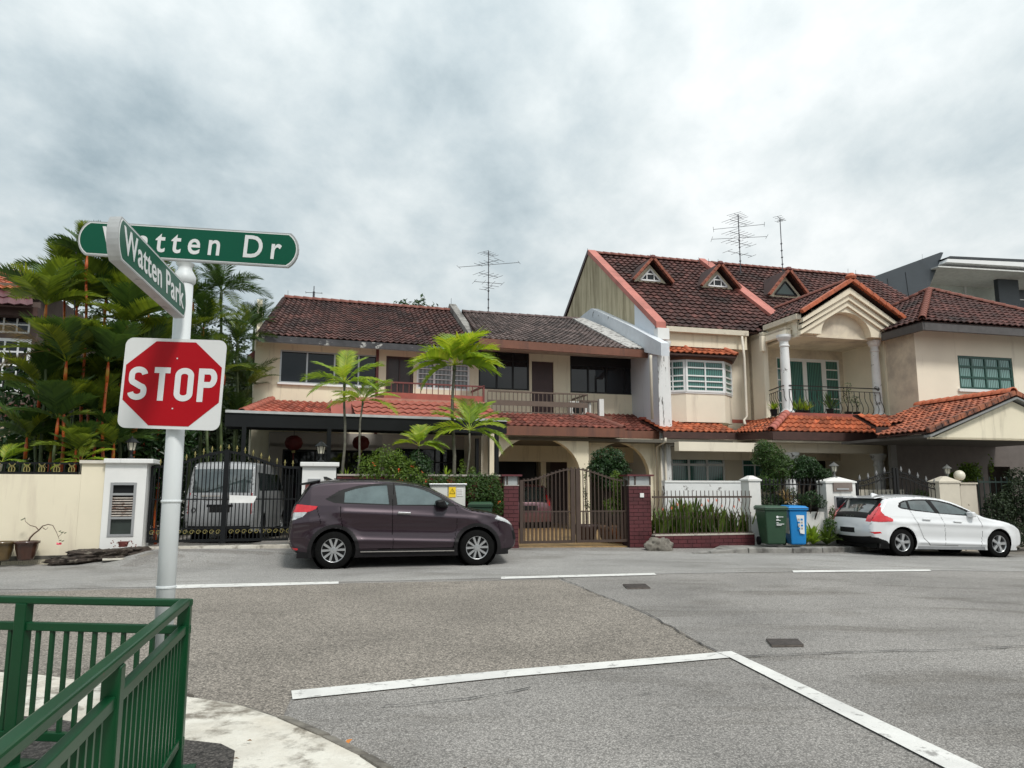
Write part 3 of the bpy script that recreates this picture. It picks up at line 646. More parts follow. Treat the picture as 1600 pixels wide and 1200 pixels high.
# arches
def arch_wall(parent,u0,u1,z1,n,th,ua,ub,zap,zs,m,name='arch_wall'):
    cx_=(ua+ub)/2; r=(ub-ua)/2; pts=[(u0,-.3),(u0,z1),(u1,z1),(u1,-.3),(ub,-.3),(ub,zs)]
    for i in range(1,20): th_=math.pi*i/20; pts.append((cx_+r*math.cos(th_),zs+(zap-zs)*math.sin(th_)))
    pts+=[(ua,zs),(ua,-.3)]
    return MB().prism(pts,n,n+th).build(name,m,parent)
na=-2.75
arch_wall(HB,u(765,720,na),u(920,720,na),zb-.2,na,.22,u(772,740,na),u(907,740,na),z(838,683,na),z(838,742,na),cream)
nd=-2.15
arch_wall(HB,u(915,720,nd),u(1043,720,nd),zb4-.22,nd,.22,u(921,740,nd),u(1015,740,nd),z(967,692,nd),z(967,745,nd),cream)
MB().box(u(905,700,na),u(920,700,na),na+.22,nd+.5,0,zb-.25).build('pier_return',cream,HB)
# porch interior
pb_=1.6
porch=mat('porch_shade_paint',(.12,.11,.09),.85,var=.06)  # near-black colour puts the shade inside the arches into the paint
o1=(u(775,740,pb_),u(838,740,pb_),0,z(800,713,pb_)); o2=(u(860,740,pb_),u(890,740,pb_),0,z(875,712,pb_))
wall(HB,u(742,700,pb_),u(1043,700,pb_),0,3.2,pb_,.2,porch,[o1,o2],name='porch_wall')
MB().box(o1[0],o1[1],pb_+.08,pb_+.1,0,o1[3]).build('sliding_door',darkframe,HB); MB().box(o2[0],o2[1],pb_+.08,pb_+.1,0,o2[3]).build('front_door',maroonwood,HB)
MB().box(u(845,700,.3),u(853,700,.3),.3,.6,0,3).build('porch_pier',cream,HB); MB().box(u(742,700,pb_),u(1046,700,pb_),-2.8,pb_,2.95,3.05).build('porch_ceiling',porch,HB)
tilefl=mat('patterned_porch_floor',(.34,.22,.10),.5,var=.3,scale=9)
g2=MB(); g2.hexa([(*FB.loc(S.w(.2,.1,0))[:2],-.05),(*FB.loc(S.w(3.3,.1,0))[:2],-.05),(u(1010,740,pb_),pb_,-.05),(u(745,740,pb_),pb_,-.05)],[(*FB.loc(S.w(.2,.1,0))[:2],.145),(*FB.loc(S.w(3.3,.1,0))[:2],.105),(u(1010,740,pb_),pb_,.2),(u(745,740,pb_),pb_,.2)]); g2.build('porch_floor',tilefl,HB)
MB().box(u(913,720,na-.1)-.06,u(913,720,na-.1)+.06,na-.15,na-.01,z(962,690,na)-.12,z(962,690,na)).build('cctv_camera',blacksteel,HB).location=(1.0,.8,0)
# ------------------------------------------------------------------ HOUSE C
FC=frame_at(1100,26.8,15)
HC=thing('terrace_house','large terrace house with bay window, columned balcony and cream pediment under maroon tiled roof','house',fr=FC)
u=lambda x,y,n=0: FC.U(x,y,n)
z=lambda x,y,n=0: FC.Z(x,y,n)
zE=6.8
ne=-.95
eL=u(1041,512,ne); eR=u(1163,519,ne)
zE=z(1100,514,ne)
zR=11.7; a=FC.un(914,397,zR); uG=eL; nR=a[1]
uG=(eL+a[0])/2
u2=FC.un(1352,436,zR)[0]+.4
# main roof
tile_roof(HC,(uG+.1,ne,zE),(u2,ne,zE),(u2,nR,zR),(uG+.1,nR,zR),.27,.34,tile_c,amp=.05,lift=.045,jit=.02)
tile_roof(HC,(uG+.1,2*nR-ne,zE),(u2,2*nR-ne,zE),(u2,nR,zR),(uG+.1,nR,zR),.6,.5,tile_c,amp=.05)
caps(HC,(uG+.2,nR,zR+.05),(u2,nR,zR+.05),ridge_m,.36,.13)
# gable wall: khaki above and behind, pale blue in front
nk=add_nz(FC,996,490,uG)[0]
def roofz(n): return zE+(zR-zE)*(n-ne)/(nR-ne) if n<nR else zR-(zR-zE)*(n-nR)/(nR-ne)
MB().prism([(nk,0),(nk,roofz(nk)),(nR,zR),(2*nR-ne,zE),(2*nR-ne,0)],uG-.12,uG+.12,'yz').build('gable_wall',khaki,HC)
MB().prism([(ne+.05,0),(ne+.05,zE),(nk,roofz(nk)),(nk,0)],uG-.121,uG+.12,'yz').build('gable_wall',whitewall,HC)
sl=(zR-zE)/(nR-ne)
MB().hexa([(uG-.16,ne-.15,zE-.1),(uG+.2,ne-.15,zE-.1),(uG+.2,nR,zR),(uG-.16,nR,zR)],[(uG-.16,ne-.15,zE+.13),(uG+.2,ne-.15,zE+.13),(uG+.2,nR,zR+.22),(uG-.16,nR,zR+.22)]).build('gable_coping',pinkcap,HC)
MB().hexa([(uG-.17,nR+.01,zR),(uG+.2,nR+.01,zR),(uG+.2,2*nR,zE+1),(uG-.16,2*nR,zE+1)],[(uG-.17,nR+.01,zR+.2),(uG+.2,nR+.01,zR+.2),(uG+.2,2*nR,zE+1.2),(uG-.16,2*nR,zE+1.2)]).build('gable_coping',maroonwood,HC)
MB().box(uG-.14,uG+.3,ne-.2,ne+.1,zE-.5,zE-.1).build('eave_corbel',white,HC)
# firewall strip
uf=FC.un(1100,411,zR)[0]; 
nend=add_nz(FC,1222,480,uf)[0]
for du,w_,h_ in ((0,.16,.22),(.34,.12,.12)):
    MB().hexa([(uf+du-w_,nend-.6,roofz(nend-.6)),(uf+du+w_,nend-.6,roofz(nend-.6)),(uf+du+w_,nR,zR),(uf+du-w_,nR,zR)],[(uf+du-w_,nend-.6,roofz(nend-.6)+h_),(uf+du+w_,nend-.6,roofz(nend-.6)+h_),(uf+du+w_,nR,zR+h_+.06),(uf+du-w_,nR,zR+h_+.06)]).build('party_parapet',pinkcap,HC)
# dormers
def dormer(px,apy,basey,hw,fm,gm,orange):
    # front triangle vertical, at n where the base meets the roof plane
    r=ray(px,basey); best=None
    for i in range(200):
        n=ne+.02*i*1.6
        uu,zz2=FC.uz(px,basey,n)
        if roofz(n)>=zz2: best=(uu,n,zz2); break
    uu,n,zb=best; n-=.15; uu=u(px,basey,n); za=z(px,apy,n); H=za-zb
    tri=[(uu-hw,zb),(uu+hw,zb),(uu,za)]
    d=MB().prism(tri,n+.02,n+3.0*H/ (sl*3) +.3).build('dormer',cream,HC)
    # window in the face
    s=.62; zc=zb+H*.10
    cx0=uu; W_=hw*s; Hh=H*s
    b=MB()
    P0=(uu-W_,zc); P1=(uu+W_,zc); P2=(uu,zc+Hh)
    for p_,q_ in ((P0,P1),(P1,P2),(P2,P0)): b.beam((p_[0],n-.02,p_[1]),(q_[0],n-.02,q_[1]),.06,.05,up=(0,1,0))
    if fm is winwhite:
        b.box(uu-W_*.36-.02,uu-W_*.36+.02,n-.05,n,zc,zc+Hh*.62); b.box(uu+W_*.36-.02,uu+W_*.36+.02,n-.05,n,zc,zc+Hh*.62); b.box(uu-W_*.36,uu+W_*.36,n-.048,n,zc+Hh*.5,zc+Hh*.5+.05)
    wn=b.build('dormer_window',fm,HC)
    MB().prism([P0,P1,P2],n-.012,n+.005).build('pane',gm,wn)
    # little roof over it: two slopes with orange verge tiles
    ov=.16; k=(hw+ov)/hw
    nb2=n-.28
    def top(side,nn): return (uu,nn,za+.12)
    for sd in (-1,1):
        e=(uu+sd*(hw+ov),nb2,zb+.02-H*(k-1)*.0-.10); t_=(uu,nb2,za+.14)
        back=H/sl+.2
        # lower-edge meets the roof immediately, the ridge runs back until it dies into the slope
        b=MB(); off=.09
        b.add([e,t_,(t_[0],n+back,t_[2]),(e[0],n+.1,e[2]),(e[0],e[1],e[2]+off),(t_[0],t_[1],t_[2]+off),(t_[0],n+back,t_[2]+off),(e[0],n+.1,e[2]+off)],[(0,1,2,3),(4,7,6,5),(0,4,5,1),(1,5,6,2),(2,6,7,3),(3,7,4,0)])
        b.build('dormer_roof',tile_c,HC)
        # verge tiles, one object each
        m_=mat('verge_tile',(.27,.08,.045),.7,var=.3,dirt=(.10,.04,.03),dscale=3,dpos=(.5,.75)); kk=6
        for i in range(kk):
            A_=Vector(e).lerp(Vector(t_),i/kk)+Vector((0,-.03,.05)); B_=Vector(e).lerp(Vector(t_),(i+.93)/kk)+Vector((0,-.03,.05)); MB().beam(A_,B_,.10,.14,up=(0,-1,0)).build('verge_tile',m_,HC)
    MB().lathe([(.11,0),(.15,.07),(.11,.16),(.03,.19)],(uu,nb2,za+.12),12).build('finial',mat('dark_finial',(.13,.03,.025),.6),HC)
    return uu,n
dormer(1016,413,443,.72,winwhite,glass,True)
dormer(1121,422,452,.74,winwhite,glass,True)
dormer(1228,431,466,.84,darkframe,mat('dark_green_glass',(.01,.03,.025),.1,spec=.8),True)
# front wall with beam
nW=0
cu0=u(1040,600,0)-.2; cu1=u(1166,600,0)
wall(HC,cu0,cu1+.3,2.5,zE+.4,0,.2,pinkcream)
zbm=z(1100,543,ne+.1)
MB().box(eL+.05,eR+.15,ne+.1,0,zbm,zE-.17).build('eave_beam',cream,HC)
gut=mat('cream_gutter',(.62,.56,.45),.6,var=.06,dirt=(.25,.22,.17),dscale=3,dpos=(.6,.75))
MB().box(eL-.05,eR+.1,ne-.12,ne+.08,zE-.18,zE+.0).build('gutter',gut,HC)
# wing
nF=-3.05                                    # front face of the wing
uw0=u(1196,600,-1.15); uwR=u(1384,600,-2.3)
wz_floor=z(1300,652,-2.3); wz_top=zE
uwL=(u(1166,600,0)+u(1196,600,-1.15))/2
MB().box(uwL,uwL+.18,-1.15,.0,2.5,zE-.02).build('wing_side_wall',pinkcream,HC)
nbk=-.4
dz0=wz_floor; dz1=z(1270,561,nbk)
dA=(u(1228,600,nbk),u(1290,600,nbk),dz0,dz1); sR=(u(1290,600,nbk),u(1313,600,nbk),dz0+.15,dz1); sL=(u(1215,600,nbk),u(1223,600,nbk),dz0+.3,dz1)
wall(HC,uwL,uwR,2.5,zE-.02,nbk,.2,warmcream,[(dA[0],sR[1],dz0,dz1),sL],name='balcony_back_wall')
window(HC,*dA,nbk+.05,[.5],fm=winwhite,gm=teal,fw=.12,bw=.17,name='balcony_door'); window(HC,sR[0]+.005,sR[1],sR[2],sR[3],nbk+.05,[],(.17,.34,.5,.67,.83),fm=winwhite,gm=teal,fw=.06,bw=.04); window(HC,*sL,nbk+.05,[],(.2,.4,.6,.8),fm=winwhite,gm=teal,fw=.04,bw=.04)
MB().box(uwR-.2,uwR,-2.45,nbk,2.5,zE-.1).build('wing_side_wall',pinkcream,HC)
MB().box(uwR-.22,uwR+.001,-2.6,-2.452,2.5,zE-.1).build('corner_pier',cream,HC)
MB().box(uwL,uwR,-2.5,nbk,zE-.22,zE-.12).build('balcony_ceiling',warmcream,HC)
MB().box(uwL-.05,uwR,-2.75,0,wz_floor-.3,wz_floor).build('balcony_slab',pinkcream,HC)
colT=z(1228,524,-2.45)
c1=u(1228.5,600,-2.45); c2=u(1370,600,-2.45)
column(HC,c1,-2.45,wz_floor,colT,.17,peel); column(HC,c2,-2.45,wz_floor,colT,.16,peel)
MB().box(uwL,c1-.1,-1.3,-1.16,zE-.75,zE-.2).build('balcony_beam',pinkcream,HC)
MB().hexa([(uwL,-2.5,colT),(c1+.25,-2.5,colT),(c1+.25,-1.15,colT),(uwL,-1.15,colT)],[(uwL,-2.5,zE-.15),(c1+.25,-2.5,zE-.15),(c1+.25,-1.15,zE-.15),(uwL,-1.15,zE-.15)]).build('balcony_beam',pinkcream,HC)
# pediment
gx0=u(1249,492,nF); gx1=u(1408,497,nF); gax=u(1326,441,nF); gaz=z(1326,441,nF); gez=(z(1249,492,nF)+z(1408,497,nF))/2
def ped(inset,n0,n1,bottom,m,name,arch=None,ext=0):
    s_=(gaz-gez)/((gx1-gx0)/2)
    a0=gx0+.12; a1=gx1-.12; top=gaz-.28-inset*1.25
    x0=a0+inset*.2; x1=a1-inset*.2; ze=gez-.22-inset*1.0
    pts=[(x0,ze),(gax,top),(x1,ze),(x1,ze-.10),]
    if arch:
        ua,ub,za,zs_=arch; pts+=[(x1-.1,zs_),(ub,zs_)]
        for i in range(1,14): th=math.pi*i/14; pts.append(((ua+ub)/2+(ub-ua)/2*math.cos(th),zs_+(za-zs_)*math.sin(th)))
        pts+=[(ua,zs_),(x0+.1,zs_)]
    else: pts+=[(x0,ze-.10)]
    pts+=([(x0,ze-.10)] if arch else [])
    return MB().prism(pts,n0,n1).build(name,m,HC)
zs_=z(1316,526,nF+.3); arch=(u(1277,515,nF+.4),u(1354,515,nF+.4),z(1316,490,nF+.4),zs_)
pedm=mat('pediment_cream',(.78,.70,.55),.8,var=.04)
# stepped mouldings: each step set back and lower
for i,(ins,nn) in enumerate(((0,nF-.05),(.15,nF+.04),(.30,nF+.12))):
    s_=(gaz-gez)/((gx1-gx0)/2); 
    x0=gx0+.10; x1=gx1-.10; t0=gaz-.20-ins*1.35; e0=gez-.18-ins*1.35; th=.21
    b=MB(); b.prism([(x0,e0),(gax,t0),(gax,t0-th),(x0,e0-th*.62)],nn,nn+.2); b.prism([(gax+.0005,t0),(x1,e0),(x1,e0-th*.62),(gax+.0005,t0-th)],nn,nn+.2); b.build('pediment_moulding',pedm,HC)
x0=gx0+.10; x1=gx1-.10; t0=gaz-.80; e0=gez-.62
ua,ub,za,_=arch; zs2=z(1316,526,nF+.4)
pts=[(x0,e0),(gax,t0),(x1,e0),(x1,zs2),(ub,zs2)]+[((ua+ub)/2+(ub-ua)/2*math.cos(math.pi*i/16),zs2+(za-zs2)*math.sin(math.pi*i/16)) for i in range(1,16)]+[(ua,zs2),(x0,zs2)]
MB().prism(pts,nF+.20,nF+.50).build('pediment_face',pedm,HC)
MB().box(ua-.1,ub+.3,nF+.502,nF+.54,zs2-.02,za+.1).build('pediment_niche',warmcream,HC)
MB().box(x0,max(x1,uwR-.05),nF+.45,-.4,zs2-.06,zs2-.005).build('pediment_soffit',warmcream,HC)
# wing roof
nr_in=ne+(gaz-zE)/sl+.3
tile_roof(HC,(gx0,nF-.1,gez),(gx0,nr_in,gez),(gax,nr_in,gaz),(gax,nF-.1,gaz),.27,.34,tile_c,amp=.05,lift=.04)
tile_roof(HC,(gx1,nF-.1,gez),(gx1,nr_in,gez),(gax,nr_in,gaz),(gax,nF-.1,gaz),.27,.34,tile_c,amp=.05,lift=.04)
caps(HC,(gax,nF-.1,gaz+.04),(gax,nr_in,gaz+.04),ridge_m,.36,.12)
MB().box(gx0-.1,gx0+.1,nF+.05,ne-.13,gez-.2,gez-.02).build('gutter',gut,HC)
MB().box(gx0+.1,gx0+.2,nF+.3,ne,gez-.75,gez-.2).build('wing_fascia',pinkcream,HC)
vt=mat('orange_verge_tile',(.44,.115,.05),.65,var=.25,scale=5,dirt=(.16,.06,.04),dscale=2,dpos=(.5,.8))
for sd,ex in ((0,gx0),(1,gx1)):
    kk=8
    for i in range(kk):
        A_=Vector((ex,nF-.12,gez+.02)).lerp(Vector((gax,nF-.12,gaz+.05)),i/kk); B_=Vector((ex,nF-.12,gez+.02)).lerp(Vector((gax,nF-.12,gaz+.05)),(i+.94)/kk)
        MB().beam(A_,B_+Vector((0,-.02,.01)),.14,.20,up=(0,-1,0)).build('verge_tile',vt,HC,bevel=.015)
MB().lathe([(.16,0),(.19,.08),(.1,.2),(.0,.22)],(gax,nF-.12,gaz+.08),12).build('finial',vt,HC)
# bay window
nbw=-.85
x0=u(1046,590,nbw); x1=u(1073,590,nbw); x2=u(1131,590,nbw); x3=u(1142,590,-.3)
bzt=z(1090,563,nbw); bzb=z(1090,615,nbw); bzbase=z(1090,655,nbw)
ring=[(x0-.35,0),(x0-.1,-.35),(x1-.05,nbw),(x2,nbw),(x3,-.3),(x3+.0,0)]
def ringprism(z0,z1,m,name,sc_=0):
    r=[(a+(sc_ if i>3 else (-sc_ if i<2 else 0)),b-(sc_ if 0<i<5 else 0)) for i,(a,b) in enumerate(ring)]
    return MB().prism(r,z0,z1,'xy').build(name,m,HC)
ringprism(bzbase-.1,bzb,pinkcream,'bay_wall'); ringprism(bzb,bzb+.05,winwhite,'bay_sill',.03)
ringprism(bzt,bzt+.10,brownfascia,'bay_head',.05)
def facet(pa,pb,cols,rows,m):
    pa=Vector((*pa,0)); pb=Vector((*pb,0)); L=(pb-pa).length; a_=math.atan2(pb.y-pa.y,pb.x-pa.x)
    w_=window(HC,0,L,bzb+.05,bzt,0.0,cols,rows,fm=winwhite,gm=m,fw=.07,bw=.045,depth=.1,name='bay_window')
    w_.location=(pa.x,pa.y,0); w_.rotation_euler=(0,0,a_)
    return w_
rows=(.17,.34,.51,.76)
facet((x0-.1,-.35),(x1-.05,nbw),[.5],rows,teal); facet((x1-.05,nbw),(x2,nbw),[.5],rows,teal); facet((x2,nbw),(x3,-.3),[],rows,teal_l)
# bay hood tiles
hz0=z(1095,553,nbw-.35); hz1=z(1095,541,nbw+.25)
tile_roof(HC,(x0-.3,nbw-.35,hz0),(x2+.35,nbw-.35,hz0),(x2-.05,nbw+.3,hz1),(x0-.1,nbw+.3,hz1),.2,.3,tile_orange,amp=.05,name='hood_tiles')
tile_roof(HC,(x2+.33,nbw-.35,hz0),(x3+.35,0,hz0),(x3-.1,0,hz1+.05),(x2-.05,nbw+.3,hz1),.2,.3,tile_orange,amp=.05,name='hood_tiles')
caps(HC,(x2+.35,nbw-.35,hz0+.03),(x2-.05,nbw+.3,hz1+.05),vt,.25,.09); caps(HC,(x1,nbw-.35,hz0+.03),(x1,nbw+.3,hz1+.05),vt,.25,.09)
MB().prism([(x0-.32,nbw-.33),(x2+.33,nbw-.33),(x3+.3,0),(x0-.3,0)],bzt+.10,hz0-.01,'xy').build('bay_hood_board',darkfascia,HC)
# orange skirt roof
sz=z(1100,677,-1.6)
su0=u(1046,675,-1.9); s1=u(1152,680,-1.9)
zt=bzbase-.02
tile_roof(HC,(su0-.25,-1.9,sz),(s1,-1.9,sz),(s1,-.3,zt),(su0-.3,-.3,zt),.21,.32,tile_orange,amp=.05,name='skirt_tiles')
nS=-3.6; sz2=z(1330,677,nS); ss0=u(1205,673,nS); ss1=u(1415,680,nS); wt=wz_floor-.02
tile_roof(HC,(ss0,nS,sz2),(ss1,nS,sz2),(uwR+.1,-2.72,wt),(c1-.25,-2.72,wt),.21,.32,tile_orange,amp=.05,name='skirt_tiles')
tile_roof(HC,(s1-.1,-1.9,sz),(ss0,nS,sz2),(c1-.25,-2.72,wt),(uwL-.05,-.4,wt),.21,.32,tile_orange,amp=.05,name='skirt_tiles')
tile_roof(HC,(ss1,nS,sz2),(ss1+.1,-.5,sz2),(uwR+.05,-.5,wt),(uwR+.1,-2.72,wt),.21,.32,tile_orange,amp=.05,name='skirt_tiles')
caps(HC,(ss0,nS,sz2+.04),(c1-.25,-2.72,wt+.06),mat('hip_red',(.4,.12,.09),.7,var=.2),.28,.13); caps(HC,(ss1,nS,sz2+.04),(uwR+.1,-2.72,wt+.06),vt,.28,.10)
MB().hexa([(su0-.3,-.35,zt-.02),(uwL,-.35,zt-.02),(uwL,-.2,zt-.02),(su0-.3,-.2,zt-.02)],[(su0-.3,-.35,zt+.1),(uwL,-.35,zt+.1),(uwL,-.2,zt+.1),(su0-.3,-.2,zt+.1)]).build('skirt_flashing',redband,HC)
MB().box(c1-.3,uwR+.1,-2.79,-2.745,wt-.03,wt+.09).build('skirt_flashing',redband,HC)
MB().box(su0-.25,s1,-1.96,-1.9,sz-.22,sz).build('fascia',darkfascia,HC)
MB().box(ss0,ss1,nS-.06,nS,sz2-.26,sz2-.0).build('fascia',darkfascia,HC)
b=MB(); b.beam((s1,-1.93,sz-.11),(ss0,nS-.03,sz2-.12),.06,.24); b.build('fascia',darkfascia,HC)
MB().box(ss1,ss1+.06,nS,-.5,sz2-.26,sz2).build('fascia',darkfascia,HC)
MB().box(su0-.3,ss1,-1.9,2,sz-.33,sz-.23).build('porch_ceiling',warmcream,HC); MB().box(ss0,ss1,nS+.01,-1.9,sz2-.33,sz2-.265).build('porch_ceiling',warmcream,HC)
MB().box(su0-.25,ss1-.4,-3.0,-2.7,sz2-.62,sz2-.332).build('porch_beam',pinkcream,HC)
# ground floor
gn=.5
w_a=(u(1049,730,gn),u(1133,730,gn),z(1090,752,gn)-.3,z(1090,708,gn)); w_b=(u(1160,730,gn),u(1200,730,gn),w_a[2],w_a[3])
wall(HC,u(1036,700,gn),u(1400,700,gn),0,sz-.2,gn,.2,pinkcream,[w_a,w_b],name='ground_floor_wall')
window(HC,*w_a,gn+.06,[.33,.67],(.68,),fm=winwhite,gm=teal,fw=.07,bw=.08); window(HC,*w_b,gn+.06,[.5],(.35,.68,),fm=winwhite,gm=teal,fw=.06)
dk=(u(1250,730,gn-.02),u(1305,730,gn-.02)); MB().prism([(dk[0],.1),(dk[0],2.2)]+[((dk[0]+dk[1])/2+(dk[1]-dk[0])/2*math.cos(math.pi-math.pi*i/10),2.2+.45*math.sin(math.pi*i/10)) for i in range(1,10)]+[(dk[1],2.2),(dk[1],.1)],gn-.03,gn-.005).build('front_door',mat('very_dark_wood',(.012,.008,.008),.5),HC)
column(HC,u(1236,740,-2.85),-2.85,0,sz2-.62,.20,peel); column(HC,u(1374,740,-2.85),-2.85,0,sz2-.62,.18,peel)
MB().box(u(1383,740,-2.6),u(1392,740,-2.6),-2.6,gn,0,sz2-.3).build('porch_side_wall',pinkcream,HC)
# party fin between B and C
FI=HC
f0=u(1029,600,-1.37); f1=u(1045,600,-1.37)
topz=z(1036,536,-1.37)
MB().box(f0,f1,-1.34,1.6,0,topz).build('party_fin',whitewall,HC); MB().box(f0,f1,-1.37,-1.342,0,topz).build('fin_front',mat('cracked_white_paint',(.72,.725,.72),.75,var=.05,scale=2,dirt=(.06,.055,.05),dscale=5,dpos=(.58,.63),streak=True,bump=.2),HC)
column(HC,f1+.04,-1.25,2.9,z(1048,534,-1.2),.09,peel)
pts=[add_nz(FC,px,py,uG-.30) for px,py in ((906,500),(915,492),(928,482),(940,487),(990,510),(1038,536),(1038,556),(1000,548),(950,530),(912,512))]
MB().prism(pts,uG-.42,uG-.125,'yz').build('stepped_parapet',mat('dirty_white_parapet',(.62,.65,.69),.8,var=.06,dirt=(.07,.07,.07),dscale=2.2,dpos=(.62,.68)),HC)
fl0=FB.un(980,546,6.28); fl1=FB.un(1024,549,6.28); fl2=FB.un(893,500,8.40); fl3=FB.un(912,501,8.40)
MB().hexa([(*fl0,6.26),(*fl1,6.26),(*fl3,8.38),(*fl2,8.38)],[(*fl0,6.38),(*fl1,6.40),(*fl3,8.52),(*fl2,8.50)]).build('roof_flashing',mat('dirty_flashing',(.46,.45,.43),.85,var=.15,dirt=(.09,.08,.075),dscale=2.2,dpos=(.50,.62),streak=True),HB)
# pipes
yp=-1.5
pipe(HC,[(u(1017,560,yp),yp,z(1017,555,yp)),(u(1017,570,yp),yp,z(1017,562,yp)),(u(1019,650,yp),yp,z(1019,655,yp))],.05)
yp=-1.15; x=u(1163,560,yp); pipe(HC,[(x,-.06-1,z(1163,525,yp)),(x,yp,z(1163,560,yp)),(x,yp,z(1163,650,yp)),(x-.12,yp,z(1163,657,yp)),(x-.28,yp-.3,z(1155,664,yp))],.045)
for px in (1025,1033,1040): x=u(px,720,-1.45); pipe(HC,[(x,-1.45,0),(x,-1.45,z(px,690,-1.45))],.035)
pipe(HC,[(u(1040,690,-2.1),-2.1,z(1040,684,-2.1)),(u(1040,690,-2.1),-2.1,z(1040,690,-2.1)),(u(1026,697,-1.5),-1.5,z(1026,698,-1.5)),(u(1026,697,-1.5),-1.5,.1)],.04)
# wrought iron balcony railing with belly bars
IR=HC
def belly(parent,pa,pb,z0,z1,k,bulge):
    pa=Vector(pa); pb=Vector(pb); d=(pb-pa).normalized(); o_=Vector((d.y,-d.x,0))
    MB().beam((*pa[:2],z1),(*pb[:2],z1),.035,.03).build('balcony_rail',ironblack,parent); MB().beam((*pa[:2],z1-.13),(*pb[:2],z1-.13),.02,.018).build('middle_rail',ironblack,parent); MB().beam((*pa[:2],z0+.06),(*pb[:2],z0+.06),.025,.02).build('bottom_rail',ironblack,parent)
    me=None; a_=math.atan2(d.y,d.x)
    for i in range(k+1):
        p=pa.lerp(pb,i/k)
        if me is None:
            pts=[(0,-bulge*f_,z0+.06+(z1-z0-.19)*t_) for t_,f_ in ((0,.25),(.1,.8),(.25,1.0),(.42,.7),(.58,.22),(.72,.0),(.86,.08),(1,0))]
            ob=MB().tube(pts,.012,5).build('baluster',ironblack,parent,smooth=True); me=ob.data
        else: ob=inst('baluster',me,parent)
        ob.location=(p.x,p.y,0); ob.rotation_euler=(0,0,a_)
rz1=z(1300,605,-2.6); rz0=wz_floor+.02
belly(HC,(c1-.02,-2.62,0),(c2-.05,-2.62,0),rz0,rz1,17,.16)
belly(HC,(u(1202,610,-1.25),-1.25,0),(c1-.18,-2.55,0),rz0,rz1,7,-.16)
# ------------------------------------------------------------------ HOUSE D
FD=frame_at(1447,24.5,14)
HD=thing('terrace_house','beige house with green casement window and brown hipped roof at the right edge','house',fr=FD)
u=lambda x,y,n=0: FD.U(x,y,n)
z=lambda x,y,n=0: FD.Z(x,y,n)
gwin=(u(1498,580),u(1583,580),z(1540,609),z(1540,557.5))
wall(HD,0,9,2.95,6.85,0,.2,pinkcream,[gwin])
greenf=mat('dark_green_frame',(.012,.06,.045),.4,var=.15)
window(HD,*gwin,.05,[.25,.5,.75],(.36,.68),fm=greenf,gm=teal_l,fw=.08,bw=.07)
MB().box(gwin[0]-.1,gwin[1]+.08,-.08,-.003,gwin[2]-.1,gwin[2]-.0).build('sill',white,HD)
MB().box(-.001,.2,.2,4,0,6.85).build('side_wall',warmcream,HD); MB().box(-.002,-.001,.0,.2,0,6.85).build('wall_corner',warmcream,HD)
MB().box(0,9,8,8.2,0,6.85).build('back_wall',warmcream,HD)
zE=6.9; ap=FD.un(1452,455,9.15); cor=FD.un(1441,501,zE)
H_=ap[0]-cor[0]; H2=ap[1]-cor[1]
x0,y0=cor; x1=x0+2*H_; y1=y0+2*H2; AP=(ap[0],ap[1],9.15)
for (e0,e1) in (((x0,y0),(x1,y0)),((x0,y1),(x0,y0)),((x1,y0),(x1,y1)),((x1,y1),(x0,y1))):
    tile_roof(HD,(*e0,zE),(*e1,zE),(*[AP[i]+(e1[i]-e0[i])*.5 for i in (0,1)],9.15),(*[AP[i]-(e1[i]-e0[i])*.5 for i in (0,1)],9.15),.25,.33,tile_c,amp=.05,lift=.04,keep=lambda s,t: abs(s-.5)<=.5*(1-t)+.01)
for c_ in ((x0,y0),(x1,y0),(x0,y1)): caps(HD,(*c_,zE+.06),(AP[0],AP[1],AP[2]+.06),ridge_m,.36,.12)
for ch in [o for o in HD.children if o.name.startswith('roof_deck')]: bpy.data.objects.remove(ch)
b=MB(); b.add([(x0,y0,zE-.03),(x1,y0,zE-.03),(x1,y1,zE-.03),(x0,y1,zE-.03),(AP[0],AP[1],AP[2]-.03)],[(0,1,4),(1,2,4),(2,3,4),(3,0,4),(0,3,2,1)]); b.build('roof_deck',tile_c,HD)
MB().box(x0+.05,x1,y0+.02,y0+.12,zE-.3,zE-.035).build('fascia',mat('grey_fascia',(.08,.075,.075),.7,var=.2),HD); MB().box(x0+.02,x0+.12,y0+.02,y0+1.9,zE-.3,zE-.036).build('fascia',MATS['grey_fascia'],HD)
# carport gable
tile_mix=mat('mixed_brown_orange_tile',(.29,.085,.042),.7,var=.3,scale=2,attr=1,attrv=.5,dirt=(.05,.028,.024),dscale=1.3,dpos=(.50,.72))
nG=-3.6
gA=u(1582,616,nG); gz=z(1582,616,nG); g0=u(1447,674,nG); gz0=z(1447,674,nG); g1=2*gA-g0
tile_roof(HD,(g0,nG,gz0),(g0,-1.7,gz0),(gA,-1.7,gz),(gA,nG,gz),.20,.28,tile_mix,amp=.05,name='carport_tiles'); tile_roof(HD,(g1,nG,gz0),(g1,-.05,gz0),(gA,-.05,gz),(gA,nG,gz),.20,.28,tile_mix,amp=.05,name='carport_tiles')
caps(HD,(gA,nG-.05,gz+.05),(gA,-.05,gz+.05),vt,.33,.14)
kk=14
for e in (g0,g1):
    for i in range(kk):
        A_=Vector((e,nG-.06,gz0+.02)).lerp(Vector((gA,nG-.06,gz+.04)),i/kk); B_=Vector((e,nG-.06,gz0+.02)).lerp(Vector((gA,nG-.06,gz+.04)),(i+.9)/kk); MB().beam(A_,B_,.13,.13,up=(0,-1,0)).build('verge_tile',mat('mixed_verge_tile',(.30,.10,.05),.7,var=.6,scale=4,dirt=(.06,.03,.025),dscale=3,dpos=(.45,.6)),HD)
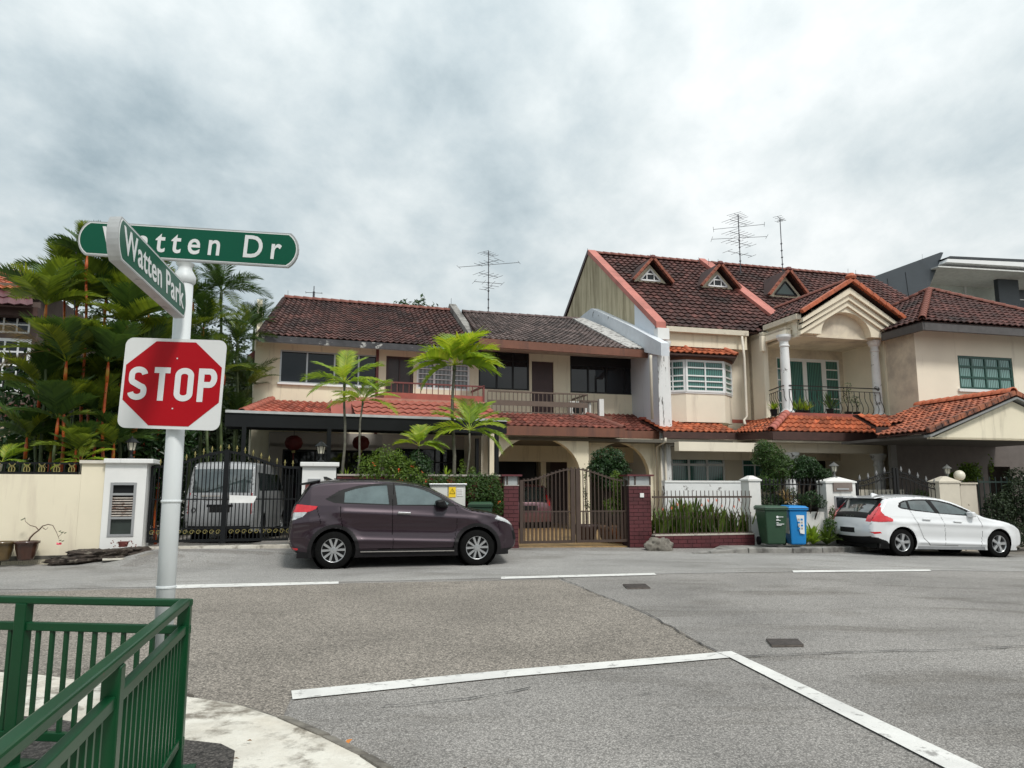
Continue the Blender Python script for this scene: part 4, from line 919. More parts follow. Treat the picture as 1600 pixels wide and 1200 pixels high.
gy=mat('grey_barge_board',(.22,.225,.22),.7,var=.08)
b=MB(); 
for e in (g0,g1): b.beam((e,nG-.02,gz0-.14),(gA,nG-.02,gz-.12),.05,.24,up=(0,-1,0))
b.build('barge_board',gy,HD)
bz=z(1530,684,nG)
MB().prism([(g0+.15,bz),(g0+.15,gz0-.2),(gA,gz-.2),(g1-.15,gz0-.2),(g1-.15,bz)],nG+.03,nG+.15).build('gable_panel',cream,HD)
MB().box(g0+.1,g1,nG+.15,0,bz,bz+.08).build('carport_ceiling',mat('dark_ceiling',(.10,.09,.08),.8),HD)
tile_roof(HD,(g0+1.2,-1.7,gz0+.45),(g0+1.2,-.05,gz0+.45),(gA,-.05,gz),(gA,-1.7,gz),.20,.28,tile_mix,amp=.05,name='carport_tiles')
ns=-1.2; tile_roof(HD,(u(1392,672,ns),ns,z(1400,668,ns)),(g0+.4,ns,z(1400,668,ns)),(g0+.6,-.0,z(1420,650,0)),(u(1383,655,0),0,z(1420,650,0)),.24,.33,tile_orange,amp=.05,name='skirt_tiles')
MB().box(u(1412,675,ns),g0+.4,ns-.04,ns,z(1400,668,ns)-.2,z(1400,668,ns)).build('fascia',darkfascia,HD)
dkw=mat('dark_brown_wall',(.13,.11,.10),.85,var=.1)  # walls of the right carport, dark brown in their own colour
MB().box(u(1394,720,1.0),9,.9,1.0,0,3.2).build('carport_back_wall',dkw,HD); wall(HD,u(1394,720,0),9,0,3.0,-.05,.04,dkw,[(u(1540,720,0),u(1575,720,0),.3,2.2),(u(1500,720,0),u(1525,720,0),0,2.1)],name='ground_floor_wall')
MB().box(u(1393,720,-.2),u(1402,720,-.2),-.2,-.06,0,3.2).build('carport_pier',mat('grey_pier',(.2,.19,.18),.8),HD)
# ------------------------------------------------------------------ HOUSE E: modern grey house behind
FE=frame_at(1450,42,14)
HE=thing('modern_house','modern house with dark slanted metal wall and white overhanging roof, behind the hipped roof','house',fr=FE)
u=lambda x,y,n=0: FE.U(x,y,n)
z=lambda x,y,n=0: FE.Z(x,y,n)
slate=mat('slate_cladding',(.045,.055,.065),.5,var=.12,scale=.8)
P_=lambda x,y,n=0: FE.uz(x,y,n)
MB().prism([P_(1300,462),P_(1340,441),P_(1352,437),P_(1470,394),P_(1474,394.5),P_(1450,453),P_(1440,500),(P_(1300,462)[0],2)],0,5).build('slanted_wall',slate,HE)
for k in range(4):
    a_=P_(1330+28*k,450-10*k); b_=P_(1340+32*k,480); MB().beam((a_[0],-.01,a_[1]-.2),(b_[0],-.01,3),.03,.02).build('cladding_joint',mat('joint_dark',(.02,.025,.03),.6),HE)
MB().prism([P_(1466,407),P_(1474,404),P_(1700,414),P_(1700,419)],-.5,6).build('roof_slab',mat('roof_dark_edge',(.03,.035,.04),.5),HE)
MB().prism([P_(1468,409),P_(1700,419.5),P_(1700,428),P_(1466,414)],-.6,6).build('roof_fascia',winwhite,HE)
a_=P_(1467,414.2,-.6); b_=P_(1700,428.2,-.6)
MB().hexa([(a_[0],-.55,a_[1]-.1),(b_[0],-.55,b_[1]-.1),(b_[0],6,b_[1]-.1),(a_[0],6,a_[1]-.1)],[(a_[0],-.55,a_[1]-.02),(b_[0],-.55,b_[1]-.02),(b_[0],6,b_[1]-.02),(a_[0],6,a_[1]-.02)]).build('soffit',mat('soffit_white',(.6,.6,.58),.7),HE)
cw=mat('pale_green_grey_wall',(.62,.67,.63),.6,var=.06)
for xa,xb in ((1440,1505),(1508,1558)): MB().box(u(xa,450,3),u(xb,450,3),3,3.2,2,z(xa,432,3)+1).build('wall_panel',cw,HE)
MB().box(u(1505,450,3),u(1508,450,3),2.9,3.2,2,z(1506,432,3)+1).build('wall_post',winwhite,HE)
MB().box(u(1560,450,1),u(1592,450,1),1,1.3,2,z(1575,436,1)).build('grey_block',slate,HE); MB().box(u(1592,450,3),u(1750,450,3),3,3.2,2,z(1600,430,3)+.5).build('recess_wall',slate,HE)
window(HE,u(1590,470,2.8),u(1680,470,2.8),z(1600,498,2.8),z(1600,468,2.8),2.8,[.5],fm=winwhite)
# ------------------------------------------------------------------ LEFT HOUSE behind the red palms
FL=frame_at(50,23,15)
HL=thing('corner_house','brown and beige house with white grid windows and maroon awning behind the red palms','house',fr=FL)
u=lambda x,y,n=0: FL.U(x,y,n)
z=lambda x,y,n=0: FL.Z(x,y,n)
brownw=mat('brown_wall',(.14,.10,.085),.85,var=.15,dirt=(.05,.04,.04),dscale=1,dpos=(.5,.8))
x0=u(-160,600); x1=u(52,600); 
wa=(u(-60,520),u(46,520),z(10,520),z(10,492)); wb=(u(-60,570),u(46,570),z(10,612),z(10,528))
wall(HL,x0,x1,z(20,660),z(20,470),0,.2,brownw,[wb,wa])
window(HL,*wa,.05,[.2,.4,.6,.8],(.5,),fm=winwhite,gm=glass); window(HL,*wb,.05,[.2,.4,.6,.8],(.25,.5,.75),fm=winwhite,gm=glass,fw=.1,bw=.05)
wall(HL,x0,u(115,700,-.1),0,z(20,660),-.1,.2,mat('beige_wall',(.45,.37,.27),.85,var=.06),[(u(-20,700,-.1),u(28,700,-.1),.2,z(20,688,-.1)),(u(52,700,-.1),u(66,700,-.1),1.3,z(20,690,-.1))],name='ground_floor_wall')
MB().box(u(-20,700,.1),u(70,700,.1),.2,.25,0,3).build('doorway_inside',maroonwood,HL)
for i in range(9):
    a_=u(-10+9*i,640,-.3); MB().box(a_,a_+.05,-.33,-.25,z(20,656,-.3),z(20,632,-.3)).build('balcony_bar',redwood,HL)
MB().box(x0,u(75,640,-.3),-.34,-.24,z(20,634,-.3),z(20,631,-.3)).build('balcony_rail',redwood,HL)
MB().box(x0,x1-.1,.2,7,0,z(20,440)).build('house_body',brownw,HL)
e0=(x0,-.9,z(20,477,-.9)); e1=(u(52,477,-.9),-.9,z(20,477,-.9)); r0=(x0,.0,z(20,452,0)); r1=(u(50,452,0),0,z(20,452,0))
tile_roof(HL,e0,e1,r1,r0,.32,.5,mat('maroon_awning',(.10,.03,.035),.45,var=.12,attr=1,attrv=.15),amp=.05,name='awning_tiles')
MB().box(x0,e1[0],-.5,.0,z(20,492,-.5),z(20,478,-.5)).build('awning_shade_strip',darkfascia,HL)  # dark box standing in for the shadow below the awning
rz_=z(20,428,3.5); tile_roof(HL,(x0,-.2,z(20,452,-.2)),(u(60,452,-.2)+3,-.2,z(20,452,-.2)),(u(60,430,3.5)+3.0,3.5,rz_),(x0,3.5,rz_),.22,.33,tile_orange,amp=.05)
caps(HL,(x0,3.5,rz_+.03),(u(60,430,3.5)+3,3.5,rz_+.03),ridge_m,.36,.12)
# small far house seen under the carport
FQ=frame_at(405,38,10)
HQ=thing('far_house','distant white gabled house with orange roof seen through the carport','house',fr=FQ)
p_=lambda x,y: FQ.uz(x,y,0)
MB().prism([(p_(385,700)[0],0),p_(385,684),p_(395,680),p_(424,702),(p_(424,702)[0],0)],0,4).build('wall',white,HQ)
MB().prism([p_(408,688),p_(430,700),p_(430,712),p_(408,706)],-.3,-.1).build('roof',tile_orange,HQ)
MB().prism([(p_(330,655)[0],p_(330,655)[1]-.6),p_(330,648),p_(402,645),(p_(402,645)[0]+.5,p_(402,655)[1]-.6)],1,5).build('roof',tile_orange,HQ)
# side lean-to roof at the left of house A
LT=thing('side_shed','dark red lean-to roof beside the left wall of the cream house','shed',fr=FA)
a_=FA.uz(386,556,.6); b_=FA.uz(407,541,.6); c_=FA.uz(389,566,.6)
MB().prism([(a_[0],a_[1]),(b_[0],b_[1]),(b_[0],b_[1]-.25),(a_[0]+.05,a_[1]-.25)],.6,4).build('lean_to_roof',redwood,LT)
MB().prism([(a_[0]+.3,0),(a_[0]+.3,a_[1]-.3),(b_[0]+.1,b_[1]-.3),(b_[0]+.1,0)],3.8,4).build('back_wall',whitewall,LT)
# ------------------------------------------------------------------ garden walls, gates and pillars along the street (frame S)
u=lambda x,y,n=0: S.U(x,y,n)
z=lambda x,y,n=0: S.Z(x,y,n)
def gz_at(uu,n=0): p=S.w(uu,n,0); return G(p.x,p.y)
# left pavement, kerb
lp=[gp(-300,905),gp(0,884),gp(60,880),gp(120,876),gp(175,868),gp(205,858)]
bk=[S.w(u(px,850,.0)-.0,.0,0) for px in (212,120,0,-300)]
hgt=.055
top=[(p.x,p.y,hgt+.02) for p in lp]+[(p.x,p.y,.17) for p in bk]
mb=MB(); k=len(top); mb.add(top+[(x,y,-.05) for x,y,_ in top],[tuple(range(k))]+[(i,(i+1)%k,(i+1)%k+k,i+k) for i in range(k)])
structure(mb.build('left_pavement',mat('mossy_dark_pavement',(.13,.12,.10),.9,var=.35,scale=5,bump=.5,dirt=(.035,.032,.026),dscale=2.5,dpos=(.44,.62))))
lk=thing('kerb','weathered stone kerb below the cream wall and flower pots','kerb')
for i in range(len(lp)-1):
    a,b=lp[i],lp[i+1]; L=(b-a).length; kk=max(1,round(L/.9))
    for j in range(kk):
        p=a.lerp(b,(j+.01)/kk); q_=a.lerp(b,(j+.985)/kk); s_=Vector((-(q_-p).y,(q_-p).x,0)).normalized()
        MB().hexa([(p.x,p.y,-.04),(q_.x,q_.y,-.04),(q_.x+s_.x*.14,q_.y+s_.y*.14,-.04),(p.x+s_.x*.14,p.y+s_.y*.14,-.04)],[(p.x,p.y,hgt+uni(0,.02)),(q_.x,q_.y,hgt+uni(0,.02)),(q_.x+s_.x*.14,q_.y+s_.y*.14,hgt+.035),(p.x+s_.x*.14,p.y+s_.y*.14,hgt+.035)]).build('kerb_stone',stone_k,lk,bevel=.02)
structure(lk)
# earth mound with roots at the foot of the pillar
mo=MB(); import bmesh
def lump(name,label,cat,c,r,m,seed=0,sub=3,rough=.22,fine=0):
    bm=bmesh.new(); bmesh.ops.create_icosphere(bm,subdivisions=sub,radius=1)
    from mathutils import noise as mn
    for v in bm.verts:
        d=1+rough*mn.noise(v.co*1.6+Vector((seed,0,0)))+rough*.5*mn.noise(v.co*4+Vector((seed,3,0)))+fine*mn.noise(v.co*11+Vector((seed,5,0)))
        v.co=Vector((v.co.x*r[0]*d,v.co.y*r[1]*d,v.co.z*r[2]*d))
    me=bpy.data.meshes.new(name); bm.to_mesh(me); bm.free(); me.materials.append(m); me.shade_smooth()
    o=bpy.data.objects.new(name,me); COL.objects.link(o); o.location=c
    if label: tag(o,label,cat)
    return o
c=S.w(u(162,862,-.2),-.2,.14); lump('earth_mound','dark mound of earth and roots at the foot of the white pillar','mound',c,(.82,.36,.17),mat('rooty_earth',(.045,.034,.027),.95,var=.5,scale=14,bump=1,bscale=24,dirt=(.17,.15,.12),dscale=7,dpos=(.56,.66)),2,5,.45,.16).rotation_euler=(0,-.06,S.a)
sb=gp(190,874); o=MB().box(-.32,.32,-.12,.12,0,.02).build('drain_slab',pave_m); o.location=sb; o.rotation_euler=(0,0,.5); tag(o,'small pale concrete slab at the foot of the earth mound','slab')
# cream wall
W1=thing('garden_wall','long cream painted garden wall behind the flower pots','wall',fr=S)
zl=z(60,741); za=z(140,724)
MB().box(u(-260,800),u(122,800),0,.18,0,zl).build('wall',gardenwall,W1); MB().box(u(122,800)+.002,u(160,800),0,.18,0,za).build('wall_end',gardenwall,W1)
MB().box(u(119,800),u(160,800),-.05,.23,za,za+.06).build('coping',mat('dirty_coping',(.62,.58,.50),.8,var=.08,dirt=(.25,.22,.18),dscale=3,dpos=(.6,.7)),W1)
FR=thing('wall_fence','low black fence with gold ornaments on top of the cream wall','fence',fr=S)
zt=z(60,722)
MB().box(u(-260,730),u(120,730),.06,.10,zt-.04,zt).build('top_rail',blacksteel,FR); MB().box(u(-260,730),u(120,730),.05,.11,zl,zl+.05).build('bottom_rail',blacksteel,FR)
for i in range(-6,5):
    x=u(16.5+23.5*i,732); zc=(zt+zl)/2
    b=MB()
    for sg in (-1,1): b.tube([(sg*.01,0,-.09),(sg*.05,0,-.07),(sg*.05,0,-.01),(sg*.02,0,.03),(sg*.055,0,.08)],.012,5)
    b.tube([(0,0,-.10),(0,0,.05)],.012,5); o=b.build('gold_ornament',gold,FR); o.location=(x,.06,zc+.01)
    MB().box(x+.12,x+.14,.065,.095,zl+.05,zt-.04).build('bar',blacksteel,FR)
# white meter pillar
P1=thing('meter_pillar','white pillar with louvred meter box left of the black gate','pillar',fr=S)
pu0=u(160.5,800); pu1=u(226,800); pz=z(190,724)
hole=(u(171,800),u(212,800),z(190,838),z(190,754))
wall(P1,pu0,pu1,0,pz,-.06,.62,white,[hole],name='pillar_body'); MB().box(hole[0],hole[1],.15,.2,hole[2],hole[3]).build('box_back',blacksteel,P1)
MB().box(pu0-.02,pu1+.12,-.14,.62,pz,pz+.09).build('cap',white,P1,bevel=.012)
m1=z(190,774); m2=z(190,811)
rust=mat('rusty_white_louvre',(.52,.47,.42),.6,var=.1,dirt=(.14,.06,.035),dscale=5,dpos=(.48,.60))
b=MB(); 
for zz_ in (hole[2],m2,m1,hole[3]-.05): b.box(hole[0],hole[1],-.075,-.03,zz_,zz_+.045)
b.box(hole[0],hole[0]+.05,-.073,-.03,hole[2],hole[3]).box(hole[1]-.05,hole[1],-.073,-.03,hole[2],hole[3]); b.build('box_frame',alu,P1)
MB().box(hole[0]+.05,hole[1]-.05,-.02,-.0,m1+.045,hole[3]-.05).build('upper_door',blacksteel,P1); MB().box(hole[0]+.05,hole[1]-.05,-.02,-.0,hole[2]+.045,m2).build('lower_door',mat('dark_green_panel',(.03,.04,.035),.4),P1)
k=8
for i in range(k):
    zz_=m2+.05+(m1-m2-.07)*(i+.5)/k; b=MB(); b.hexa([(hole[0]+.05,-.06,zz_-.016),(hole[1]-.05,-.06,zz_-.016),(hole[1]-.05,.0,zz_+.004),(hole[0]+.05,.0,zz_+.004)],[(hole[0]+.05,-.06,zz_-.002),(hole[1]-.05,-.06,zz_-.002),(hole[1]-.05,.0,zz_+.016),(hole[0]+.05,.0,zz_+.016)]); b.build('louvre_slat',rust,P1)
P2=thing('letterbox_pillar','white pillar with letter slot between the black gate and the purple car','pillar',fr=S)
qu0=u(470,800); qu1=u(523,800); qz=z(500,729)
MB().box(qu0,qu1,-.06,.5,0,qz).build('pillar_body',white,P2); MB().box(qu0-.05,qu1+.06,-.13,.57,qz,qz+.09).build('cap',white,P2,bevel=.012)
MB().box(u(481,750,-.07),u(501,750,-.07),-.09,-.061,z(490,756,-.07),z(490,748,-.07)).build('letter_slot',alu,P2)
MB().box(u(477,760,-.07),u(492,760,-.07),-.075,-.061,z(484,765,-.07),z(484,757,-.07)).build('name_plate',redwood,P2)
MB().lathe([(.055,0),(.055,.015)],(0,0,0),16).build('medallion',gold,P2).matrix_local=Matrix.Translation((u(513,752,-.08),-.062,z(513,752,-.08)))@RZ(math.pi/2,4,'X')
text_mesh('£600',.16,blacksteel,'painted_number',P2,(u(486,766,-.07),-.064,z(486,767,-.07)),(math.pi/2,0,0))
def lantern(px,py_base,label,n,h=.36,m=None,F=S):
    m=m or blacksteel; uu=F.U(px,py_base,n); zb=F.Z(px,py_base,n)
    t=thing('pillar_lamp',label,'lamp',F.w(uu,n,zb),F.a); s_=h/.42
    MB().lathe([(.085*s_,0),(.07*s_,.02*s_),(.03*s_,.04*s_),(.022*s_,.12*s_),(.05*s_,.16*s_)],(0,0,0),12).build('stem',m,t,smooth=True)
    b=MB(); 
    for i in range(6):
        a_=math.pi*2*i/6; b.beam((math.cos(a_)*.06*s_,math.sin(a_)*.06*s_,.16*s_),(math.cos(a_)*.09*s_,math.sin(a_)*.09*s_,.31*s_),.012,.012)
    b.build('lamp_cage',m,t); MB().lathe([(.055*s_,.165*s_),(.082*s_,.305*s_)],(0,0,0),6).build('lamp_glass',mat('lamp_glass',(.55,.52,.42),.25),t)
    MB().lathe([(.135*s_,.31*s_),(.12*s_,.325*s_),(.06*s_,.38*s_),(.02*s_,.40*s_),(.012*s_,.43*s_)],(0,0,0),12).build('lamp_roof',m,t)
lantern(204.5,717,'dark lantern lamp on the white meter pillar under the stop sign',.2,.45)
lantern(501,721.5,'dark lantern lamp on the white letterbox pillar',.2,.45)
# black double gate with gold scrolls
GT=thing('driveway_gate','black steel driveway gate with gold finials and gold scrolls, in front of the white van','gate',fr=S)
ng=.22
ga0=u(232,800,ng); ga1=u(467,800,ng); gm=u(350,800,ng); 
def gtop(x):
    t=(x-gm)/(ga1-gm) if x>gm else (gm-x)/(gm-ga0)
    zc=z(350,706,ng); ze=z(240,729,ng)
    return ze+(zc-ze)*(0.5+.5*math.cos(math.pi*min(1,t*1.12)))
g0z=z(350,846,ng); zsc=z(350,834,ng)
for a_,b_ in ((ga0,gm-.03),(gm+.03,ga1)):
    k=12; pts=[(a_+(b_-a_)*i/k,ng,gtop(a_+(b_-a_)*i/k)) for i in range(k+1)]; mb=MB()
    for i in range(k): mb.beam(pts[i],pts[i+1],.04,.05)
    leaf=mb.build('gate_top_rail',blacksteel,GT)
    MB().box(a_,b_,ng-.02,ng+.02,g0z,g0z+.05).build('gate_bottom_rail',blacksteel,GT); MB().box(a_,b_,ng-.012,ng+.012,zsc+.10,zsc+.13).build('gate_lower_rail',blacksteel,GT)
    MB().box(a_,b_,ng-.012,ng+.012,z(350,781,ng),z(350,781,ng)+.025).build('gate_mid_rail',blacksteel,GT)
for x in (ga0+.02,u(410,800,ng),ga1-.02): MB().box(x-.025,x+.025,ng-.03,ng+.03,g0z,gtop(x)).build('gate_stile',blacksteel,GT)
MB().box(gm-.05,gm+.05,ng-.035,ng+.035,g0z-.04,gtop(gm)+.05).build('gate_stile',blacksteel,GT)
k=int((ga1-ga0)/.075); me=None
for i in range(1,k):
    x=ga0+(ga1-ga0)*i/k
    if abs(x-gm)<.06: continue
    o=MB().box(-.010,.010,-.010,.010,0,gtop(x)-g0z-.03).build('bar',blacksteel,GT); o.location=(x,ng,g0z+.03)
fin=MB().tube([(0,0,0),(0,0,.04),(0,0,.09),(0,0,.14)],[.008,.010,.017,.002],6).tube([(-.024,0,.07),(.024,0,.07)],.008,6); me=None
for i in range(1,18):
    x=ga0+(ga1-ga0)*i/18
    if me is None: o=fin.build('finial',gold,GT); me=o.data
    else: o=inst('finial',me,GT)
    o.location=(x,ng,gtop(x)+.02)
me=None; k=int((ga1-ga0)/.125)
for i in range(k):
    x=ga0+.08+(ga1-ga0-.16)*i/(k-1)
    if abs(x-gm)<.05: continue
    pts=[(.05*math.cos(t)*(1-.09*t),0,.05*math.sin(t)*(1-.09*t)) for t in [j*.55 for j in range(14)]]
    if me is None: o=MB().tube(pts,.007,5).build('scroll',gold,GT); me=o.data
    else: o=inst('scroll',me,GT)
    o.location=(x,ng-.01,zsc+.04)
pl=thing('blank_plate','blank white plate hung on the right leaf of the black gate','plate',S.w(u(380,780,ng-.05),ng-.05,z(380,780,ng-.05)),S.a)
MB().prism([(-.27,-.075),(.21,-.08),(.27,.065),(-.27,.085)],-.01,.01).build('board',mat('plain_white',(.8,.8,.78),.6),pl)
# ledge under the gate
o=thing('gate_threshold','thin pale concrete threshold under the black gate','threshold',fr=S); MB().box(ga0-.05,ga1+.05,-.05,.35,0,gz_at(-7)+.035).build('slab',pave_m,o)
# planter wall behind the purple car: red brick, hedge grows on it
BW=thing('planter_wall','low red brick planter wall behind the purple car','wall',fr=S)
brick_m=mat('maroon_glazed_brick',(.085,.018,.022),.5,var=.25,scale=3)
bu0=qu1+.02; bu1=u(786,800); bz=z(640,741)
def brick_wall(parent,u0,u1,z0,z1,n0,n1,m,bw=.22,bh=.085,mortar=.012,name='brick_courses'):
    b=MB(); rows=int((z1-z0)/bh)
    for r in range(rows):
        zz0=z0+r*(z1-z0)/rows; off=(r%2)*.5*bw; x=u0-off
        while x<u1:
            a_=max(u0,x); e_=min(u1,x+bw)
            if e_-a_>.03: 
                j=uni(-.003,.003); b.box(a_+mortar/2,e_-mortar/2,n0+j,n1-j,zz0+mortar/2,zz0+(z1-z0)/rows-mortar/2,uni(0,1))
            x+=bw
    o=b.build(name,m,parent); o['kind']='stuff'
    MB().box(u0+.005,u1-.005,n0+.008,n1-.008,z0,z1-.004).build('mortar',mat('dark_mortar',(.035,.012,.014),.9),parent); return o
brick_wall(BW,bu0,bu1,0,bz-.04,0.05,.22,mat('red_brick',(.17,.04,.035),.7,var=.2,attr=1,attrv=.25))
MB().box(bu0,bu1,0.02,.25,bz-.04,bz).build('coping',mat('wall_coping_grey',(.40,.36,.32),.7,var=.1),BW)
# maroon pillars with glass lamp boxes
def maroon_pillar(x0,x1,label,gx):
    t=thing('gate_pillar',label,'pillar',fr=S)
    a=u(x0,800,-.05); b=u(x1,800,-.05); zt=z((x0+x1)/2,741.5); zg1=z(830,759,-.05); 
    brick_wall(t,a,b,0,zg1,-.05,.38,brick_m,.24,.088)
    MB().box(a-.0,b+.0,-.06,.4,zg1,zg1+.02).build('lamp_sill',greywall,t)
    MB().box(a+.03,b-.03,-.03,.35,zg1+.02,zt-.04).build('lamp_box',mat('frosted_lamp_glass',(.36,.38,.38),.25,var=.12,scale=3),t)
    mb=MB()
    for x in gx: xx=a+(b-a)*x; mb.box(xx-.015,xx+.015,-.05,-.031,zg1+.02,zt-.04)
    mb.build('lamp_frame',browngate,t)
    MB().box(a-.05,b+.06,-.11,.44,zt-.04,zt).build('cap',mat('maroon_cap',(.10,.02,.025),.5),t)
    return t,a,b
mp1,ma,mb_=maroon_pillar(786.5,811,'maroon tiled gate pillar with frosted lamp box, right behind the purple car bonnet',(.05,.25,.97))
mp2,mc,md_=maroon_pillar(983,1018,'wider maroon tiled gate pillar with white number tag, beside the grey boulder',(.02,.3,.98))
MB().box(u(1000,775,-.06),u(1006,775,-.06),-.07,-.052,z(1003,777,-.06),z(1003,770.5,-.06)).build('number_tag',white,mp2)
# brown gate
BG=thing('driveway_gate','brown steel double gate with curved top between the maroon pillars','gate',fr=S)
ng=.1; a0=u(812.5,800,ng); a1=u(983,800,ng); am=u(899,800,ng)
zc=z(899,733,ng); ze=z(815,751,ng); zb=z(899,848,ng); zm=z(899,800,ng)
def bt(x):
    t=(x-am)/(a1-am) if x>am else (am-x)/(am-a0)
    return ze+(zc-ze)*(0.5+.5*math.cos(math.pi*min(1,t*1.05)))
for a_,b_ in ((a0,am-.02),(am+.02,a1)):
    k=12; pts=[(a_+(b_-a_)*i/k,ng,bt(a_+(b_-a_)*i/k)) for i in range(k+1)]; mb=MB()
    for i in range(k): mb.beam(pts[i],pts[i+1],.03,.03)
    mb.build('gate_top_rail',browngate,BG)
    MB().box(a_,b_,ng-.02,ng+.02,zb,zb+.06).build('gate_bottom_rail',browngate,BG); MB().box(a_,b_,ng-.012,ng+.012,zm,zm+.03).build('gate_mid_rail',browngate,BG)
for x,w_ in ((a0+.03,.04),(a1-.03,.04),(am-.065,.05),(am+.065,.05)): MB().box(x-w_,x+w_,ng-.03,ng+.03,zb-.0,bt(x)).build('gate_stile',browngate,BG)
k=28
for i in range(1,k):
    x=a0+(a1-a0)*i/k
    if abs(x-am)<.12: continue
    o=MB().box(-.009,.009,-.009,.009,0,bt(x)-zb+.03).build('bar',browngate,BG); o.location=(x,ng,zb)
me=None
for i in range(2*k):
    x=a0+(a1-a0)*(i+.5)/(2*k)
    if abs(x-am)<.12 or i%2==0 and False: continue
    if me is None: o=MB().box(-.006,.006,-.006,.006,0,zm-zb).build('short_bar',browngate,BG); me=o.data
    else: o=inst('short_bar',me,BG)
    o.location=(x,ng,zb)
fin=MB().tube([(0,0,0),(0,0,.04)],[.014,.005],6).tube([(-.03,0,.03),(0,0,.0),(.03,0,.03)],.006,5); me=None
for i in range(1,k):
    x=a0+(a1-a0)*i/k
    if me is None: o=fin.build('finial',browngate,BG); me=o.data
    else: o=inst('finial',me,BG)
    o.location=(x,ng,bt(x)+.01)
# steel fence in front of the flower bed
LF=thing('bed_fence','brown steel fence with curved bars in front of the flower bed','fence',fr=S)
nf=-.15; f0=u(1020,800,nf); f1=u(1175,800,nf); zr=z(1100,775,nf); zw=z(1100,834,nf); ztp=z(1100,767,nf)
brick_wall(LF,f0,f1,-.3,zw-.03,nf-.08,nf+.12,brick_m,.24,.088,name='base_bricks'); MB().box(f0,f1,nf-.09,nf+.13,zw-.03,zw).build('coping',mat('pale_coping',(.5,.46,.4),.8,dirt=(.2,.17,.15),dscale=4),LF)
MB().box(f0,f1,nf-.02,nf+.02,zr-.045,zr).build('top_rail',browngate,LF); MB().box(f0,f1,nf-.015,nf+.015,zw+.01,zw+.03).build('bottom_rail',browngate,LF)
k=24; H=zr-zw; me=None
for i in range(k):
    x=f0+.05+(f1-f0-.1)*i/(k-1)
    if me is None:
        o=MB().tube([(0,0,0),(0,0,H*.55),(-.035,0,H*.66),(.0,0,H*.8),(.012,0,H*.9),(0,0,H),(0,0,H+.13)],.010,5).build('bar',browngate,LF); me=o.data
    else: o=inst('bar',me,LF)
    o.location=(x,nf,zw)
me=None
for i in range(k-1):
    x=f0+.05+(f1-f0-.1)*(i+.5)/(k-1)
    if me is None: o=MB().tube([(-.075,0,.16),(0,0,0),(.075,0,.16)],.008,5).build('chevron',browngate,LF); me=o.data
    else: o=inst('chevron',me,LF)
    o.location=(x,nf,zw+H*.38)
# bed side walls and C's white walls
WC=thing('garden_wall','white painted low wall behind the flower bed','wall',fr=S)
nw=1.1
MB().box(u(1040,800,nw),u(1172,800,nw),nw,nw+.15,0,z(1100,754,nw)).build('wall',peel,WC); MB().box(u(1040,800,nw),u(1176,800,nw),nw-.02,nw+.18,z(1100,754,nw),z(1100,754,nw)+.05).build('coping',white,WC)
def cap_pillar(x0,x1,ytop,ycap,label,n=0,pyr=True,m=peel,depth=.36):
    t=thing('gate_pillar',label,'pillar',fr=S); a=u(x0,800,n); b=u(x1,800,n); zt=z((x0+x1)/2,ycap,n); zz_=z((x0+x1)/2,ytop,n); 
    MB().box(a,b,n,n+depth,-.25,zt-.04).build('pillar_body',m,t); c_=(a+b)/2; d_=n+depth/2
    MB().box(a-.03,b+.03,n-.03,n+depth+.03,zt-.04,zt).build('cap',m,t)
    if pyr:
        b_=MB(); b_.add([(a-.02,n-.02,zt+.001),(b+.02,n-.02,zt+.001),(b+.02,n+depth+.02,zt+.001),(a-.02,n+depth+.02,zt+.001),(c_-.05,d_-.05,zz_),(c_+.05,d_-.05,zz_),(c_+.05,d_+.05,zz_),(c_-.05,d_+.05,zz_)],[(0,1,5,4),(1,2,6,5),(2,3,7,6),(3,0,4,7),(4,5,6,7),(0,3,2,1)]); b_.build('cap_top',m,t)
    return t,a,b,zt
wp=mat('white_pillar_paint',(.68,.67,.64),.8,var=.05,dirt=(.3,.28,.25),dscale=2,dpos=(.6,.8),streak=True)
cap_pillar(1172,1190,743,749,'plain white pillar with low pyramid cap behind the green wheelie bin',0,m=wp)
t,a,b,zt=cap_pillar(1293,1339,745,752,'white pillar with letterbox and meter window behind the white car',0,m=wp)
MB().box(u(1302,760,-.02),u(1331,760,-.02),-.04,-.001,z(1316,768,-.02),z(1316,754,-.02)).build('letterbox',mat('old_brass_box',(.20,.16,.14),.45,.3,var=.15),t); MB().box(u(1307,760,-.05),u(1326,760,-.05),-.06,-.041,z(1316,765,-.05),z(1316,763,-.05)).build('letter_flap',alu,t)
MB().box(u(1305,790,-.02),u(1331,790,-.02),-.03,-.001,z(1318,795,-.02),z(1318,775,-.02)).build('meter_window',alu,t); MB().box(u(1307,790,-.02),u(1329,790,-.02),-.036,-.031,z(1318,793,-.02),z(1318,777,-.02)).build('meter_glass',glass,t)
lantern(1304,746,'dark lantern lamp on the white letterbox pillar of the columned house',.18,.40,mat('aged_lamp_grey',(.09,.09,.085),.5))
t,a,b,zt=cap_pillar(1471,1503,744,752,'beige pillar with lantern at the right end of the scrolled gate',0,m=mat('beige_pillar',(.55,.50,.41),.8,var=.06,dirt=(.25,.22,.18),dscale=2,dpos=(.6,.75)))
lantern(1481,749,'grey lantern lamp beside the white globe lamp',.18,.40,mat('weathered_lamp',(.13,.13,.12),.5))
t,a,b,zt=cap_pillar(1503.5,1529,753,754,'cracked pale stone pillar carrying the white globe lamp',.02,False,mat('cracked_stone',(.50,.45,.37),.85,var=.08,scale=2,dirt=(.16,.13,.10),dscale=2.6,dpos=(.60,.615),bump=.3))
